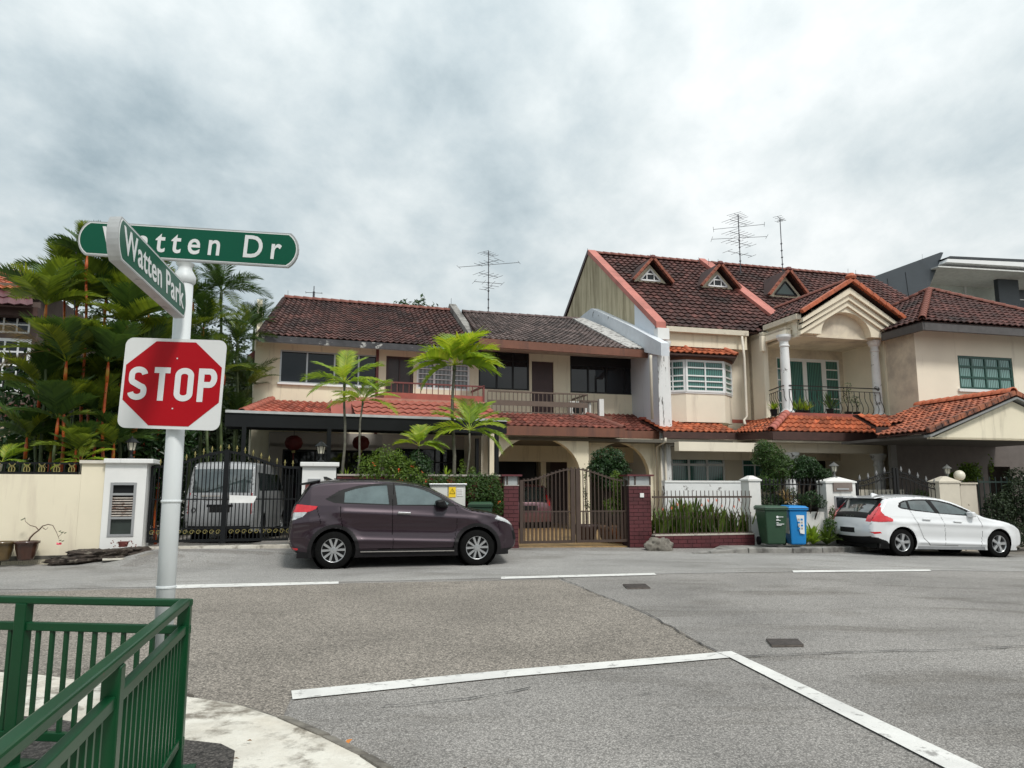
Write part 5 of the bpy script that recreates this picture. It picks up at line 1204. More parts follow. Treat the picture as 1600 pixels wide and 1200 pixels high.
gl=thing('globe_lamp','round white globe lamp on the pale stone pillar','lamp',S.w(u(1499,743,.2),.2,z(1499,753,.2)+.0),S.a)
MB().lathe([(.07,0),(.06,.03)],(0,0,0),14).build('lamp_base',blacksteel,gl); r_=.145; MB().lathe([(r_*math.sin(math.pi*i/12),.03+r_-r_*math.cos(math.pi*i/12)) for i in range(13)],(0,0,0),22,False).build('globe',mat('opal_globe',(.72,.68,.56),.35,var=.05),gl,smooth=True)
# small fences and scrolled gate of house C
SF=thing('small_fence','black wrought iron fence panel between the white pillars','fence',fr=S)
x0=u(1190,800,.15); x1=u(1291,800,.15); zt=z(1240,756,.15); zb=z(1240,795,.15)
MB().box(x0,x1,.13,.17,zt-.03,zt).build('top_rail',ironblack,SF); MB().box(x0,x1,.13,.17,zb,zb+.03).build('bottom_rail',ironblack,SF); MB().box(x0,x1,.1,.25,-.2,zb-.08).build('base_wall',wp,SF)
me=None
for i in range(17):
    x=x0+(x1-x0)*(i+.5)/17
    if me is None: o=MB().tube([(0,0,0),(0,0,zt-zb)],.010,5).tube([(0,0,zt-zb),(0,0,zt-zb+.08),(0,0,zt-zb+.15)],[.01,.025,.002],6).tube([(0,0,.25),(.03,0,.32),(0,0,.40)],.007,4).tube([(0,0,.25),(-.03,0,.32),(0,0,.40)],.007,4).build('bar',ironblack,SF); me=o.data
    else: o=inst('bar',me,SF)
    o.location=(x,.15,zb)
SG=thing('scrolled_gate','dark wrought iron double gate with scrolled crest behind the white car','gate',fr=S)
x0=u(1340,800,.15); x1=u(1470,800,.15); xm=u(1403,800,.15); zc=z(1403,730,.15); ze=z(1345,752,.15); ze2=z(1465,757,.15); zb=.15
def st(x): 
    t=(x-xm)/(x1-xm) if x>xm else (xm-x)/(xm-x0)
    e_=ze2 if x>xm else ze
    return e_+(zc-e_-.12)*(0.5+.5*math.cos(math.pi*t))
for a_,b_ in ((x0,xm-.02),(xm+.02,x1)):
    for dz in (0,-.13):
        mb=MB(); k=10
        for i in range(k):
            p=a_+(b_-a_)*i/k; q_=a_+(b_-a_)*(i+1)/k; mb.beam((p,.15,st(p)+dz),(q_,.15,st(q_)+dz),.025,.03)
        mb.build('gate_top_rail',ironblack,SG)
    MB().box(a_,b_,.13,.17,zb,zb+.05).build('gate_bottom_rail',ironblack,SG)
for x in (x0+.03,xm-.05,xm+.05,x1-.03): MB().box(x-.035,x+.035,.12,.18,zb,st(x)+(.1 if abs(x-xm)<.1 else 0)).build('gate_stile',ironblack,SG)
k=20; me=None
for i in range(1,k):
    x=x0+(x1-x0)*i/k
    if abs(x-xm)<.08: continue
    o=MB().tube([(0,0,0),(0,0,st(x)-.13-zb)],.010,5).tube([(0,0,st(x)-zb-.55),(0,0,st(x)-zb-.52),(0,0,st(x)-zb-.49)],[.012,.022,.012],6).build('bar',ironblack,SG); o.location=(x,.15,zb)
    pts=[(.05*math.cos(t)*(1-.09*t),0,.05*math.sin(t)*(1-.09*t)) for t in [j*.6 for j in range(12)]]
    if me is None: o=MB().tube(pts,.008,5).build('scroll',ironblack,SG); me=o.data
    else: o=inst('scroll',me,SG)
    o.location=(x,.15,st(x)-.065)
    if i%2: o=MB().tube([(0,0,0),(0,0,.06),(0,0,.16)],[.012,.03,.002],6).tube([(-.035,0,.06),(.035,0,.06)],.01,5).build('finial',mat('grey_finial',(.2,.2,.2),.5),SG); o.location=(x,.15,st(x)+.01)
DF=thing('dark_fence','dark green iron fence overgrown with plants at the right edge','fence',fr=S)
x0=u(1532,800,.1); x1=u(1700,800,.1); zt=z(1560,752,.1); zb=.1; dg=mat('dark_green_iron',(.01,.025,.02),.5)
MB().box(x0,x1,.08,.12,zt-.04,zt).build('top_rail',dg,DF); MB().box(x0,x1,.08,.12,z(1560,795,.1),z(1560,795,.1)+.03).build('mid_rail',dg,DF)
for i in range(20): x=x0+(x1-x0)*i/19; MB().box(x-.01,x+.01,.09,.11,zb-.2,zt+.12).build('bar',dg,DF)
MB().box(u(1340,800,.9),u(1470,800,.9),2.2,2.35,0,z(1400,765,2.2)).build('inner_wall',mat('inner_wall_cream',(.5,.46,.38),.8),thing('inner_wall','low cream wall seen through the scrolled gate','wall',fr=S))
# electric box
EB=thing('electric_box','white electrical cabinet with yellow warning sticker behind the purple car','cabinet',fr=S)
ne_=-.35
a,b=u(672,790,ne_),u(727,790,ne_); zt=z(700,757,ne_)
MB().box(a,b,ne_,ne_+.3,.05,zt-.02).build('cabinet_body',mat('cabinet_white',(.62,.62,.58),.5,var=.04,dirt=(.4,.38,.33),dscale=3,dpos=(.6,.8)),EB,bevel=.01)
MB().box(a-.03,b+.03,ne_-.04,ne_+.34,zt-.02,zt+.02).build('cabinet_roof',alu,EB,bevel=.008)
MB().box((a+b)/2-.006,(a+b)/2+.006,ne_-.004,ne_+.01,.1,zt-.03).build('door_gap',blacksteel,EB)
ya,yb,yt,ybt=u(701,770,ne_),u(712,770,ne_),z(706,761,ne_),z(706,777,ne_)
MB().box(ya,yb,ne_-.012,ne_-.006,ybt,yt).build('warning_sticker',mat('yellow_sticker',(.85,.58,.02),.5),EB)
cx_=(ya+yb)/2; cz_=ybt+(yt-ybt)*.58; h=(yb-ya)*.38
b_=MB(); 
tri=[(cx_-h,cz_-h*.8),(cx_+h,cz_-h*.8),(cx_,cz_+h)]
for i in range(3): p,q_=tri[i],tri[(i+1)%3]; b_.beam((p[0],ne_-.014,p[1]),(q_[0],ne_-.014,q_[1]),.003,.014,up=(0,1,0))
b_.beam((cx_+.006,ne_-.014,cz_+h*.35),(cx_-.006,ne_-.014,cz_-h*.45),.003,.012,up=(0,1,0)); b_.build('warning_symbol',blacksteel,EB)
MB().box(yb+.02,b-.05,ne_-.010,ne_-.006,z(720,775,ne_),z(720,763,ne_)).build('notice',white,EB)
for i in range(4): MB().box(yb+.03,b-.07,ne_-.013,ne_-.011,z(720,765+2.4*i+.8,ne_),z(720,765+2.4*i,ne_)).build('print_line',greywall,EB)
# boulder
p=gp(1025,860); lump('boulder','low grey boulder at the foot of the wider maroon pillar','boulder',(p.x+.1,p.y+.1,.13),(.34,.2,.21),stone_k,5,4,.35).rotation_euler=(0,.12,.3)
# right pavement strip with kerb
rk=[gp(1085,866),gp(1110,865.5),gp(1170,864.5),gp(1240,865),gp(1330,862.5),gp(1420,858),gp(1600,853)]
rk[-1]=rk[-2]+(rk[-2]-rk[-3]).normalized()*4
RK=thing('kerb','stained concrete kerb in front of the wheelie bins','kerb'); structure(RK)
for i in range(len(rk)-1):
    a,b=rk[i],rk[i+1]; L=(b-a).length; kk=max(1,round(L/1.0))
    for j in range(kk):
        p=a.lerp(b,(j+.01)/kk); q_=a.lerp(b,(j+.985)/kk); s_=Vector((-(q_-p).y,(q_-p).x,0)).normalized()*.16; gz1=G(p.x,p.y); gz2=G(q_.x,q_.y); r1=min(1,((p-rk[0]).length)/1.2); r2=min(1,((q_-rk[0]).length)/1.2)
        MB().hexa([(p.x,p.y,gz1-.1),(q_.x,q_.y,gz2-.1),(q_.x+s_.x,q_.y+s_.y,gz2-.1),(p.x+s_.x,p.y+s_.y,gz1-.1)],[(p.x,p.y,gz1+.02+.10*r1),(q_.x,q_.y,gz2+.02+.10*r2),(q_.x+s_.x,q_.y+s_.y,gz2+.03+.10*r2),(p.x+s_.x,p.y+s_.y,gz1+.03+.10*r1)]).build('kerb_stone',concrete,RK,bevel=.02)
top=[];  
for p in rk[1:]: top.append((p.x,p.y+.15,G(p.x,p.y)+.02+.10*min(1,(p-rk[0]).length/1.2)))
for px in (1620,1400,1250,1180,1130): q_=S.w(u(px,860,.05),.05,0); top.append((q_.x,q_.y,G(q_.x,q_.y)+(.13 if px>1180 else .08)))
mb=MB(); k=len(top); mb.add(top,[tuple(range(k))]); structure(mb.build('right_pavement',concrete))
# wheelie bins
def bin_(name,label,px,pyb,m,n_h,w,rot,lidm,scale=1):
    nb_=-.62 if px>1000 else -.35; p=S.w(u(px,851,nb_),nb_,0); zb_=G(p.x,p.y)+(.125 if px>1000 else .0); t=thing(name,label,'bin',(p.x,p.y,zb_),rot); n_h=(z(px,790 if px>1000 else 784,nb_-.3)-zb_-.11)
    H=n_h; wb=w*.40; wt=w*.5; d0=.26*scale; d1=.33*scale
    b=MB(); b.hexa([(-wb,-d0,.04),(wb,-d0,.04),(wb,d0*.8,.04),(-wb,d0*.8,.04)],[(-wt,-d1,H),(wt,-d1,H),(wt,d1,H),(-wt,d1,H)]); b.build('bin_body',m,t,bevel=.03)
    b=MB(); b.box(-wt-.02,wt+.02,-d1-.03,d1+.02,H,H+.045); b.build('rim',lidm,t,bevel=.012)
    b=MB(); b.hexa([(-wt-.03,-d1-.05,H+.05),(wt+.03,-d1-.05,H+.05),(wt+.03,d1+.06,H+.05),(-wt-.03,d1+.06,H+.05)],[(-wt+.03,-d1+.02,H+.10),(wt-.03,-d1+.02,H+.10),(wt-.03,d1+.04,H+.11),(-wt+.03,d1+.04,H+.11)]); b.build('lid',lidm,t,bevel=.012)
    MB().tube([(-wt+.04,d1+.09,H+.03),(wt-.04,d1+.09,H+.03)],.018,8).build('handle',lidm,t)
    for sx in (-1,1):
        o=MB().lathe([(.03,-.03),(.10,-.025),(.10,.025),(.03,.03)],(0,0,0),16).build('wheel',blacksteel,t); o.rotation_euler=(0,math.pi/2,0); o.location=(sx*(wb+.03),d0*.8,.10)
    return t,H,wt,d1
gbin=mat('green_bin_plastic',(.022,.062,.032),.45,var=.06); bbin=mat('blue_bin_plastic',(.006,.20,.52),.4,var=.06)
t,H,wt,d1=bin_('wheelie_bin','dark green wheelie bin standing left of the blue bin',1207,851,gbin,.84,.54,.05,gbin)
MB().lathe([(.028,0),(.028,.004)],(0,0,0),16).build('emblem',winwhite,t).matrix_local=Matrix.Translation((.02,-.325,.68))@RZ(math.pi/2,4,'X')
for i,(a_,b_,zz_) in enumerate(((.06,.17,.68),(-.0,.06,.62),(0,.10,.60),(0,.05,.545),(0,.18,.515),(0,.12,.49))): MB().box(a_-.01,b_-.01,-.334+.0,-.30,zz_-.006,zz_+.006).build('print_line',winwhite,t)
t,H,wt,d1=bin_('wheelie_bin','bright blue recycling wheelie bin with white sticker',1243,851,bbin,.84,.44,.0,bbin,.85)
MB().prism([(-.05,.74),(.14,.73),(.13,.29),(.03,.31)],-.272,-.255).build('sticker',white,t)
for i in range(4):
    for j in range(2): MB().box(-.02+j*.07,.03+j*.07,-.276,-.2725,.61-.07*i,.655-.07*i).build('print_patch',bbin if (i+j)%2 else greywall,t)
MB().box(-.21,-.205,-.2,.02,.30,.76).build('side_sticker',white,t)
t,H,wt,d1=bin_('wheelie_bin','dark green wheelie bin half hidden behind the purple car bonnet',751,838,gbin,.80,.50,.0,gbin)
# flower pots by the cream wall
glaze=mat('brown_glazed_pot',(.055,.022,.014),.3,var=.35,scale=5,coat=.5); glaze2=mat('olive_brown_pot',(.10,.065,.025),.3,var=.4,scale=4,coat=.5)
def pot(px,pyb,r,h,m,label,name='flower_pot',zt=.15,dn=.06):
    q_=S.w(u(px,pyb,-.38+dn),-.38+dn,zt); t=thing(name,label,'flower pot',(q_.x,q_.y,q_.z-.03))
    MB().lathe([(r*.60,0),(r*.68,h*.1),(r*.92,h*.6),(r*.96,h*.85),(r*1.08,h*.88),(r*1.1,h),(r*.95,h),(r*.9,h*.9)],(0,0,0),24).build('pot',m,t,smooth=True)
    MB().lathe([(r*.9,h*.9),(.001,h*.93)],(0,0,0),16).build('potting_soil',soil,t)
    return t,q_
t,q_=pot(41,862,.20,.35,glaze,'dark brown glazed pot holding the bare twisted bougainvillea')
bark=mat('twig_bark',(.13,.085,.06),.85,var=.2)
BO=thing('bougainvillea','bare twisted bougainvillea branch with one pink flower arching from the brown pot','plant',(q_.x,q_.y,q_.z+.30))
MB().tube([(0,0,-.05),(.05,0,.08),(.11,0,.15),(.20,0,.22),(.28,-.02,.30),(.38,-.02,.33),(.47,-.02,.31),(.56,-.03,.18),(.62,-.03,.05)],[.018,.016,.015,.013,.011,.009,.007,.005,.003],6).build('branch',bark,BO,smooth=True)
MB().tube([(.20,0,.22),(.12,.03,.28),(.0,.04,.31),(-.10,.05,.38),(-.12,.05,.46)],[.010,.009,.007,.005,.003],6).build('branch',bark,BO); MB().tube([(.28,-.02,.27),(.33,0,.23),(.37,0,.27)],[.008,.006,.004],5).build('branch',bark,BO); MB().tube([(.60,-.03,.10),(.66,-.03,.16),(.70,-.03,.20)],.004,5).build('branch',bark,BO)
lf_=MB()
for (x,y,zz_) in ((-.13,.05,.43),(-.17,.05,.41),(.66,-.03,.18),(.72,-.03,.17),(.62,-.03,.2),(.64,-.03,.03),(.69,-.03,.02)): lf_.add([(x-.03,y,zz_),(x,y-.02,zz_-.012),(x+.03,y,zz_+.006),(x,y+.02,zz_+.016)],[(0,1,2,3)])
lf_.build('leaves',mat('dull_leaf',(.05,.07,.03),.6),BO)
fl_=MB()
for i in range(7): a_=i*.9; fl_.add([(.62,-.03,-.02),(.62+.04*math.cos(a_),-.03+.03*math.sin(a_),-.0-.02*(i%2)),(.62+.05*math.cos(a_+.5),-.03+.04*math.sin(a_+.5),-.04),(.62+.03*math.cos(a_+1),-.03,-.05)],[(0,1,2,3)])
fl_.build('flower',mat('pink_bract',(.75,.10,.16),.6),BO)
pot(3,862,.20,.35,glaze2,'olive brown glazed pot at the left edge beside the darker pot')
o=thing('plant_saucer','small red pot with reddish leaves on the mound by the pillar','flower pot',S.w(u(193,846,-.3),-.3,.33)); MB().lathe([(.07,0),(.10,.10),(.09,.10)],(0,0,0),14).build('pot',redwood,o)
mb=MB()
for i in range(26): a_=uni(0,6.28); r=uni(.05,.28); h=uni(.0,.12); mb.add([(r*math.cos(a_),r*.5*math.sin(a_),h),(r*math.cos(a_)+.03,r*.5*math.sin(a_),h+.01),(r*math.cos(a_)+.04,r*.5*math.sin(a_)-.02,h-.02)],[(0,1,2)])
mb.build('leaves',mat('reddish_leaf',(.16,.05,.04),.7,var=.5,scale=20),o)
# pots on the porch of house B
terra=mat('terracotta',(.36,.14,.06),.75,var=.2); 
for (px,py,n_,r,h,m,lb) in ((915,835,1.4,.32,.42,maroonwood,'large dark maroon pot behind the brown gate'),(952,840,1.3,.30,.38,mat('mottled_tile_pot',(.20,.10,.05),.6,var=.5,scale=8),'patterned brown pot beside the orange pot'),(969,838,.9,.22,.34,terra,'orange terracotta pot behind the right leaf of the brown gate')):
    q_=S.w(u(px,py,n_),n_,.14); t=thing('flower_pot',lb,'flower pot',q_); MB().lathe([(r*.6,0),(r*.95,h*.75),(r*1.08,h*.8),(r*1.08,h),(r*.9,h),(r*.85,h*.88),(.001,h*.9)],(0,0,0),20).build('pot',m,t,smooth=True)
# ------------------------------------------------------------------ aerials
am=mat('aerial_metal',(.10,.10,.11),.4,.6)
def yagi(t,zc,L,ang,k,el=.45,r=.008):
    d=Vector((math.cos(ang),math.sin(ang),0)); s_=Vector((-d.y,d.x,0)); 
    MB().tube([d*(-L/2)+Vector((0,0,zc)),d*(L/2)+Vector((0,0,zc))],r*1.3,5).build('boom',am,t)
    for i in range(k):
        c_=d*(-L/2+L*i/max(1,k-1))+Vector((0,0,zc)); e_=el*(1-.25*i/k); MB().tube([c_-s_*e_,c_+s_*e_],r,4).build('element',am,t)
def aerial(px,pyt,pyb,Y,label,spec,r=.022):
    b_=aty(px,pyb,Y); tp=aty(px,pyt,Y); t=thing('tv_aerial',label,'aerial',b_); H=tp.z-b_.z
    MB().tube([(0,0,-.3),(0,0,H)],r,6).build('mast',am,t)
    for a_ in spec: yagi(t,H*a_[0],*a_[1:])
    for i in range(4): MB().box(-.035,.035,-.035,.035,H*(.1+.13*i),H*(.1+.13*i)+.05).build('clamp',am,t)
aerial(763,392,492,29.5,'tall tangled tv aerial behind the grey tiled roof',[(.95,.7,.9,5,.3),(.82,1.1,2.5,5,.35),(.78,2.6,-.25,3,.25),(.62,1.0,.7,5,.4),(.5,1.2,.3,4,.35),(.42,.7,2.1,3,.3)])
aerial(1157,335,417,32,'dense tv aerial with many cross arms above the maroon roof',[(.97,.8,.8,5,.35),(.85,1.2,.6,6,.45),(.76,2.2,-.3,3,.35),(.62,1.3,.6,6,.45),(.55,2.4,-.15,3,.35),(.45,1.5,.55,6,.4),(.25,1.5,.5,4,.3)])
aerial(1223,340,422,32,'slim tv aerial with one small head on a long mast',[(.98,.7,.9,4,.2),(.94,.35,2.2,3,.18)],.02)
aerial(490,447,468,27.5,'small tv aerial on the left roof ridge',[(.5,.6,.2,3,.15)],.018)
LR=thing('lightning_rods','thin lightning rods standing along the tiled roof ridges','lightning rod')
for px,a_,b_,Y in ((450,454,467,27),(705,466,477,29),(918,388,400,31),(1016,397,408,30.6),(1092,402,412,31.9),(1107,404,414,32),(1122,405,416,31.6),(1325,420,438,32.5),(1337,422,438,33),(1441,397,408,42),(1449,437,454,28)):
    MB().tube([aty(px,b_,Y),aty(px,a_,Y)],.008,4).build('rod',am,LR)
# ------------------------------------------------------------------ road signs and railing in the foreground
signw=mat('sign_white',(.66,.67,.67),.4,var=.03,scale=3,dirt=(.45,.45,.44),dscale=4,dpos=(.62,.8)); signred=mat('sign_red',(.36,.002,.008),.4,var=.04,scale=3,spec=.25); signgreen=mat('sign_green',(.0,.075,.040),.35,var=.04,spec=.25); signgrey=mat('sign_casing_grey',(.36,.37,.37),.45,.2,var=.15,scale=6,dirt=(.08,.075,.07),dscale=5,dpos=(.58,.68))
polem=mat('pole_paint',(.60,.63,.635),.45,var=.04,scale=2,dirt=(.30,.31,.30),dscale=2,dpos=(.6,.8))
YP=4.15
SPT=thing('sign_post','pale grey round steel post carrying the stop sign and street names','post')
pt=aty(289,428,YP); pb=aty(257,960,YP)
k_=(pt-pb)/(pt.z-pb.z); base=pb-k_*(pb.z-.10)
MB().tube([base,pt],.0485,20).build('post',polem,SPT,smooth=True); MB().lathe([(.05,0),(.054,.004),(.054,.012),(.05,.016)],base.lerp(pt,.49),20).build('post_joint',polem,SPT); MB().lathe([(.05,0),(.053,.004),(.053,.012),(.05,.016)],base.lerp(pt,.31),20).build('post_joint',polem,SPT)
smooth_by_angle(MB().lathe([(.052,-.06),(.062,-.045),(.062,-.02),(.052,0),(.040,.02),(.036,.04),(.05,.06)],pt,20).build('post_cap',polem,SPT),50)
base_p=MB().box(-.1,.1,-.1,.1,0,.012).build('base_plate',polem,SPT); base_p.location=base
def local_frame(pa,pb,pc):
    """matrix: x along pa->pb, y up (pc is above pa)"""
    x=(pb-pa); L=x.length; x.normalize(); up=(pc-pa); y=(up-x*up.dot(x)); Hh=y.length; y.normalize(); n=x.cross(y)
    return Matrix(((x.x,y.x,n.x,pa.x),(x.y,y.y,n.y,pa.y),(x.z,y.z,n.z,pa.z),(0,0,0,1))),L,Hh
# stop sign plate
YS=YP-.075
c00=aty(187,669,YS); c10=aty(346,672,YS); c01=aty(193,526,YS); c11=aty(351.5,533,YS)
cc=(c00+c10+c01+c11)/4; Mx,L,Hh=local_frame((c00+c01)/2,(c10+c11)/2,(c00+c01)/2+(c01-c00)); L=((c10-c00).length+(c11-c01).length)/2; Hh=((c01-c00).length+(c11-c10).length)/2
Mx.translation=cc
ST=thing('stop_sign','square white plate with red octagon reading STOP on the post','sign'); ST.matrix_world=Mx
def rrect(w,h,r,k=6):
    pts=[]
    for cx_,cy_,a0_ in ((w/2-r,h/2-r,0),(-w/2+r,h/2-r,90),(-w/2+r,-h/2+r,180),(w/2-r,-h/2+r,270)):
        for i in range(k+1): a_=math.radians(a0_+90*i/k); pts.append((cx_+r*math.cos(a_),cy_+r*math.sin(a_)))
    return pts
MB().prism(rrect(L,Hh,.045),-.004,.0,'xy').build('plate',signw,ST)
oc=L*.945/2; t8=math.tan(math.pi/8)*oc
octp=[(oc,t8),(t8,oc),(-t8,oc),(-oc,t8),(-oc,-t8),(-t8,-oc),(t8,-oc),(oc,-t8)]
MB().prism([(x,y*Hh/L*.985) for x,y in octp],.0005,.0015,'xy').build('octagon',signred,ST)
def strokes(name,parent,paths,w,m,z0=.0017,z1=.0025,off=(0,0)):
    """thick flat lettering from centre lines with mitred joints"""
    b=MB()
    for P in paths:
        closed=P[0]==P[-1]; Q=[Vector(p) for p in (P[:-1] if closed else P)]; k=len(Q); Lf=[];Rt=[]
        for i in range(k):
            if closed: d0=(Q[i]-Q[i-1]).normalized(); d1=(Q[(i+1)%k]-Q[i]).normalized()
            else: d0=(Q[i]-Q[i-1]).normalized() if i else (Q[1]-Q[0]).normalized(); d1=(Q[i+1]-Q[i]).normalized() if i<k-1 else d0
            n0=Vector((-d0.y,d0.x)); n1=Vector((-d1.y,d1.x)); m_=(n0+n1).normalized(); s_=w/2/max(.5,m_.dot(n0)); Lf.append(Q[i]+m_*s_); Rt.append(Q[i]-m_*s_)
        for i in range(k if closed else k-1):
            j=(i+1)%k; a_=[Lf[i],Lf[j],Rt[j],Rt[i]]
            a_=[(p.x+off[0],p.y+off[1]) for p in a_]; zi=z1+.00004*len(b.f); b.add([(x,y,zi) for x,y in a_],[(0,1,2,3)])
    return b.build(name,m,parent)
def arcp(cx,cy,rx,ry,a0,a1,k=10): return [(cx+rx*math.cos(math.radians(a0+(a1-a0)*i/k)),cy+ry*math.sin(math.radians(a0+(a1-a0)*i/k))) for i in range(k+1)]
def stopletters():
    h=Hh*.37; w=h*.56; sw=h*.175; hw=(w-sw)/2; e=h/2-sw/2; x=hw-sw/2*.0
    hh=e; rr=hw-.0
    S_=[*arcp(0,e-rr*.78,rr,rr*.78,5,180,10),(-rr,h*.14),*arcp(-rr+rr*.62,h*.13,rr*.62,h*.12,180,225,4),(rr*.45,-h*.085),*arcp(rr-rr*.62,-h*.20,rr*.62,h*.12,50,0,4),(rr,-h*.22),*arcp(0,-e+rr*.78,rr,rr*.78,0,-175,10)]
    O_=[*arcp(0,e-rr*.8,rr,rr*.8,0,180,12),*arcp(0,-e+rr*.8,rr,rr*.8,180,360,12)]; O_=O_+[O_[0]]
    T_=None
    P_2=[[(-hw+.0,-h/2),(-hw,e+sw/2)],[(-hw+sw*.4,e),*arcp(hw-rr*.7,e-h*.20,rr*.7,h*.20,90,-90,10),(-hw+sw*.4,e-h*.40)]]
    sp=L*.235; sc_=1.0
    for i,(nm,ps) in enumerate((('letter_s',[S_]),('letter_t',T_),('letter_o',[O_]),('letter_p',P_2))):
        if ps is None:
            q_=hw+sw*.25; ox=L*-.106; MB().add([(x+ox,y-.004,.0025) for x,y in ((-q_,e+sw/2),(-q_,e-sw/2),(-sw/2,e-sw/2),(-sw/2,-h/2),(sw/2,-h/2),(sw/2,e-sw/2),(q_,e-sw/2),(q_,e+sw/2))],[tuple(range(8))]).build('lettering',signw,ST); continue
        strokes('lettering',ST,ps,sw,signw,off=(L*(-.338,-.106,.116,.345)[i],-.004))
stopletters()
for y in (Hh*.28,-Hh*.275,): MB().lathe([(.004,0),(.004,.003)],(.015,y,.0016),10).build('rivet',signw,ST)
# street name boards
def name_board(label,pa,pb,pc,th,txt,fm,size,space,sx,face_n=1,glyph_z=None,rad=.5,gapx=0,extra=None):
    Mx,L,Hh=local_frame(pa,pb,pc); t=thing('street_name_sign',label,'sign'); t.matrix_world=Mx
    def cap_shape(inset):
        r=Hh/2; x0=inset; x1=L-inset; y0=inset; y1=Hh-inset; k=9; bul=r*rad; pts=[]
        for i in range(k+1): a_=math.radians(-60+120*i/k); pts.append((x1-bul+ (math.cos(a_)-.5)*2*bul, (y0+y1)/2+(y1-y0)/2*math.sin(a_)/math.sin(math.radians(60))))
        for i in range(k+1): a_=math.radians(120+120*i/k); pts.append((x0+bul+ (math.cos(a_)+.5)*2*bul, (y0+y1)/2+(y1-y0)/2*math.sin(a_)/math.sin(math.radians(60))))
        return pts
    MB().prism(cap_shape(0),-th,0,'xy').build('casing',signgrey,t); MB().prism(cap_shape(Hh*.035),-th-.001,.001,'xy').build('white_border',signw,t); MB().prism(cap_shape(Hh*.06),-th-.002,.002,'xy').build('green_face',signgreen,t)
    text_mesh(txt,size,signw,'lettering',t,(L/2+gapx,Hh/2-Hh*.0,.0032),(0,0,0),.0006,.0026,sx,space)
    return t,L,Hh
ys=YP
pa=aty(118,397,ys+.03); pb=aty(463,418.5,ys+.03); pc=aty(121,344,ys+.03)
name_board('green street name sign reading Watten Dr across the top of the post',pa,pb,pc,.022,'Watten Dr',0,.19,1.45,.88,gapx=.02)
# second blade comes towards the camera
fa=aty(290.5,500,ys-.10); fb=aty(291.5,444,ys-.10)
hh_=(fb-fa).length
# near end: same height, nearer to the camera
best=None
for i in range(400):
    Y=2.2+.005*i
    a_=aty(184,402,Y); b_=aty(184,331,Y)
    e_=abs((b_-a_).length-hh_)
    if best is None or e_<best[0]: best=(e_,Y)
Yn=best[1]; na_=aty(184,402,Yn); 
na_.z=(na_.z+fa.z)/2*0+na_.z; nb2=aty(184,331,Yn)
name_board('green street name sign reading Watten Park pointing towards the camera',na_,fa,nb2,.05,'Watten Park',0,.18,1.06,.84,rad=.35)
# green railing
rg=mat('green_railing_paint',(.003,.048,.016),.33,var=.15,scale=3,spec=.28,dirt=(.07,.045,.022),dscale=9,dpos=(.66,.70))
RT=.91
def rp(px,py,zz_=RT): return atz(px,py,zz_)
cor=rp(290,934); nearP=rp(180,1021); farL=rp(40,929.5)
d1=(nearP-cor); d2=(farL-cor); d2.z=0; d1.z=0
def railing_run(label,start,posts,rail_end,dz=0,z2=0):
    t=thing('guard_railing',label,'railing'); s0=start; e0=rail_end; d=(e0-s0).normalized(); perp=Vector((-d.y,d.x,0))
    MB().beam((s0.x,s0.y,RT-.02-dz),(e0.x,e0.y,RT-.02-dz),.048,.036).build('top_rail',rg,t,bevel=.008); 
    zm_=RT-.145-dz
    MB().beam((s0.x,s0.y,zm_),(e0.x,e0.y,zm_),.035,.04).build('middle_rail',rg,t,bevel=.004); MB().beam((s0.x,s0.y,.25),(e0.x,e0.y,.25),.035,.04).build('bottom_rail',rg,t,bevel=.004)
    for p in posts:
        ob=MB().box(-.030,.030,-.0285,.0285,.10,RT-.037).build('post',rg,t,bevel=.005); ob.location=(p.x,p.y,0); ob.rotation_euler=(0,0,math.atan2(d.y,d.x))
        ob=MB().box(-.09,.09,-.08,.08,.10,.112).build('foot_plate',rg,t); ob.location=(p.x,p.y,0.004); ob.rotation_euler=(0,0,math.atan2(d.y,d.x))
    L=(e0-s0).length; k=int(L/.074); me=None
    for i in range(k):
        p=s0+(e0-s0)*((i+.5)/k)
        if any((p-q_).length<.06 for q_ in [Vector((a.x,a.y,p.z)) for a in posts]): continue
        if me is None: ob=MB().box(-.009,.009,-.009,.009,.265,zm_-.018).build('bar',rg,t); me=ob.data
        else: ob=inst('bar',me,t)
        ob.location=(p.x,p.y,0); ob.rotation_euler=(0,0,math.atan2(d.y,d.x))
    return t
dn=d1.normalized(); df=d2.normalized()
railing_run('green pedestrian railing running towards the camera from the corner post',cor,[Vector((cor.x,cor.y,0)),Vector((nearP.x,nearP.y,0))],cor+dn*2.35)
railing_run('green pedestrian railing running left beside the road from the corner post',cor-df*.03,[Vector((farL.x,farL.y,0)),Vector((farL.x,farL.y,0))+df*d2.length*1.0],cor+df*2.6,.004)
# ------------------------------------------------------------------ cars
paint_p=mat('purple_metallic_paint',(.026,.012,.020),.36,.45,var=.04,coat=.8)
paint_w=mat('white_car_paint',(.70,.71,.72),.28,0,var=.015,coat=1)
paint_k=mat('pink_car_paint',(.16,.065,.08),.3,.3,var=.03,coat=1)
paint_v=mat('shaded_van_paint',(.33,.34,.35),.4,0,var=.03,coat=.6)  # white van darkened in its colour for the shade under the carport
blackpl=mat('black_plastic',(.006,.006,.0065),.5,var=.2,spec=.25)
cladm=mat('dark_cladding',(.011,.010,.011),.55,var=.15,spec=.25)
carglass=mat('car_glass',(.045,.06,.06),.02,0,var=.5,scale=2.4,spec=1.0,coat=1)
carglass_l=mat('car_side_glass',(.10,.135,.135),.03,0,var=.22,scale=3.2,spec=1.0,coat=1)
redlamp=mat('red_tail_lamp',(.55,.006,.015),.12,coat=1,var=.15,scale=12)
clearlamp=mat('clear_lamp',(.55,.56,.56),.08,.5,coat=1,var=.3,scale=18)
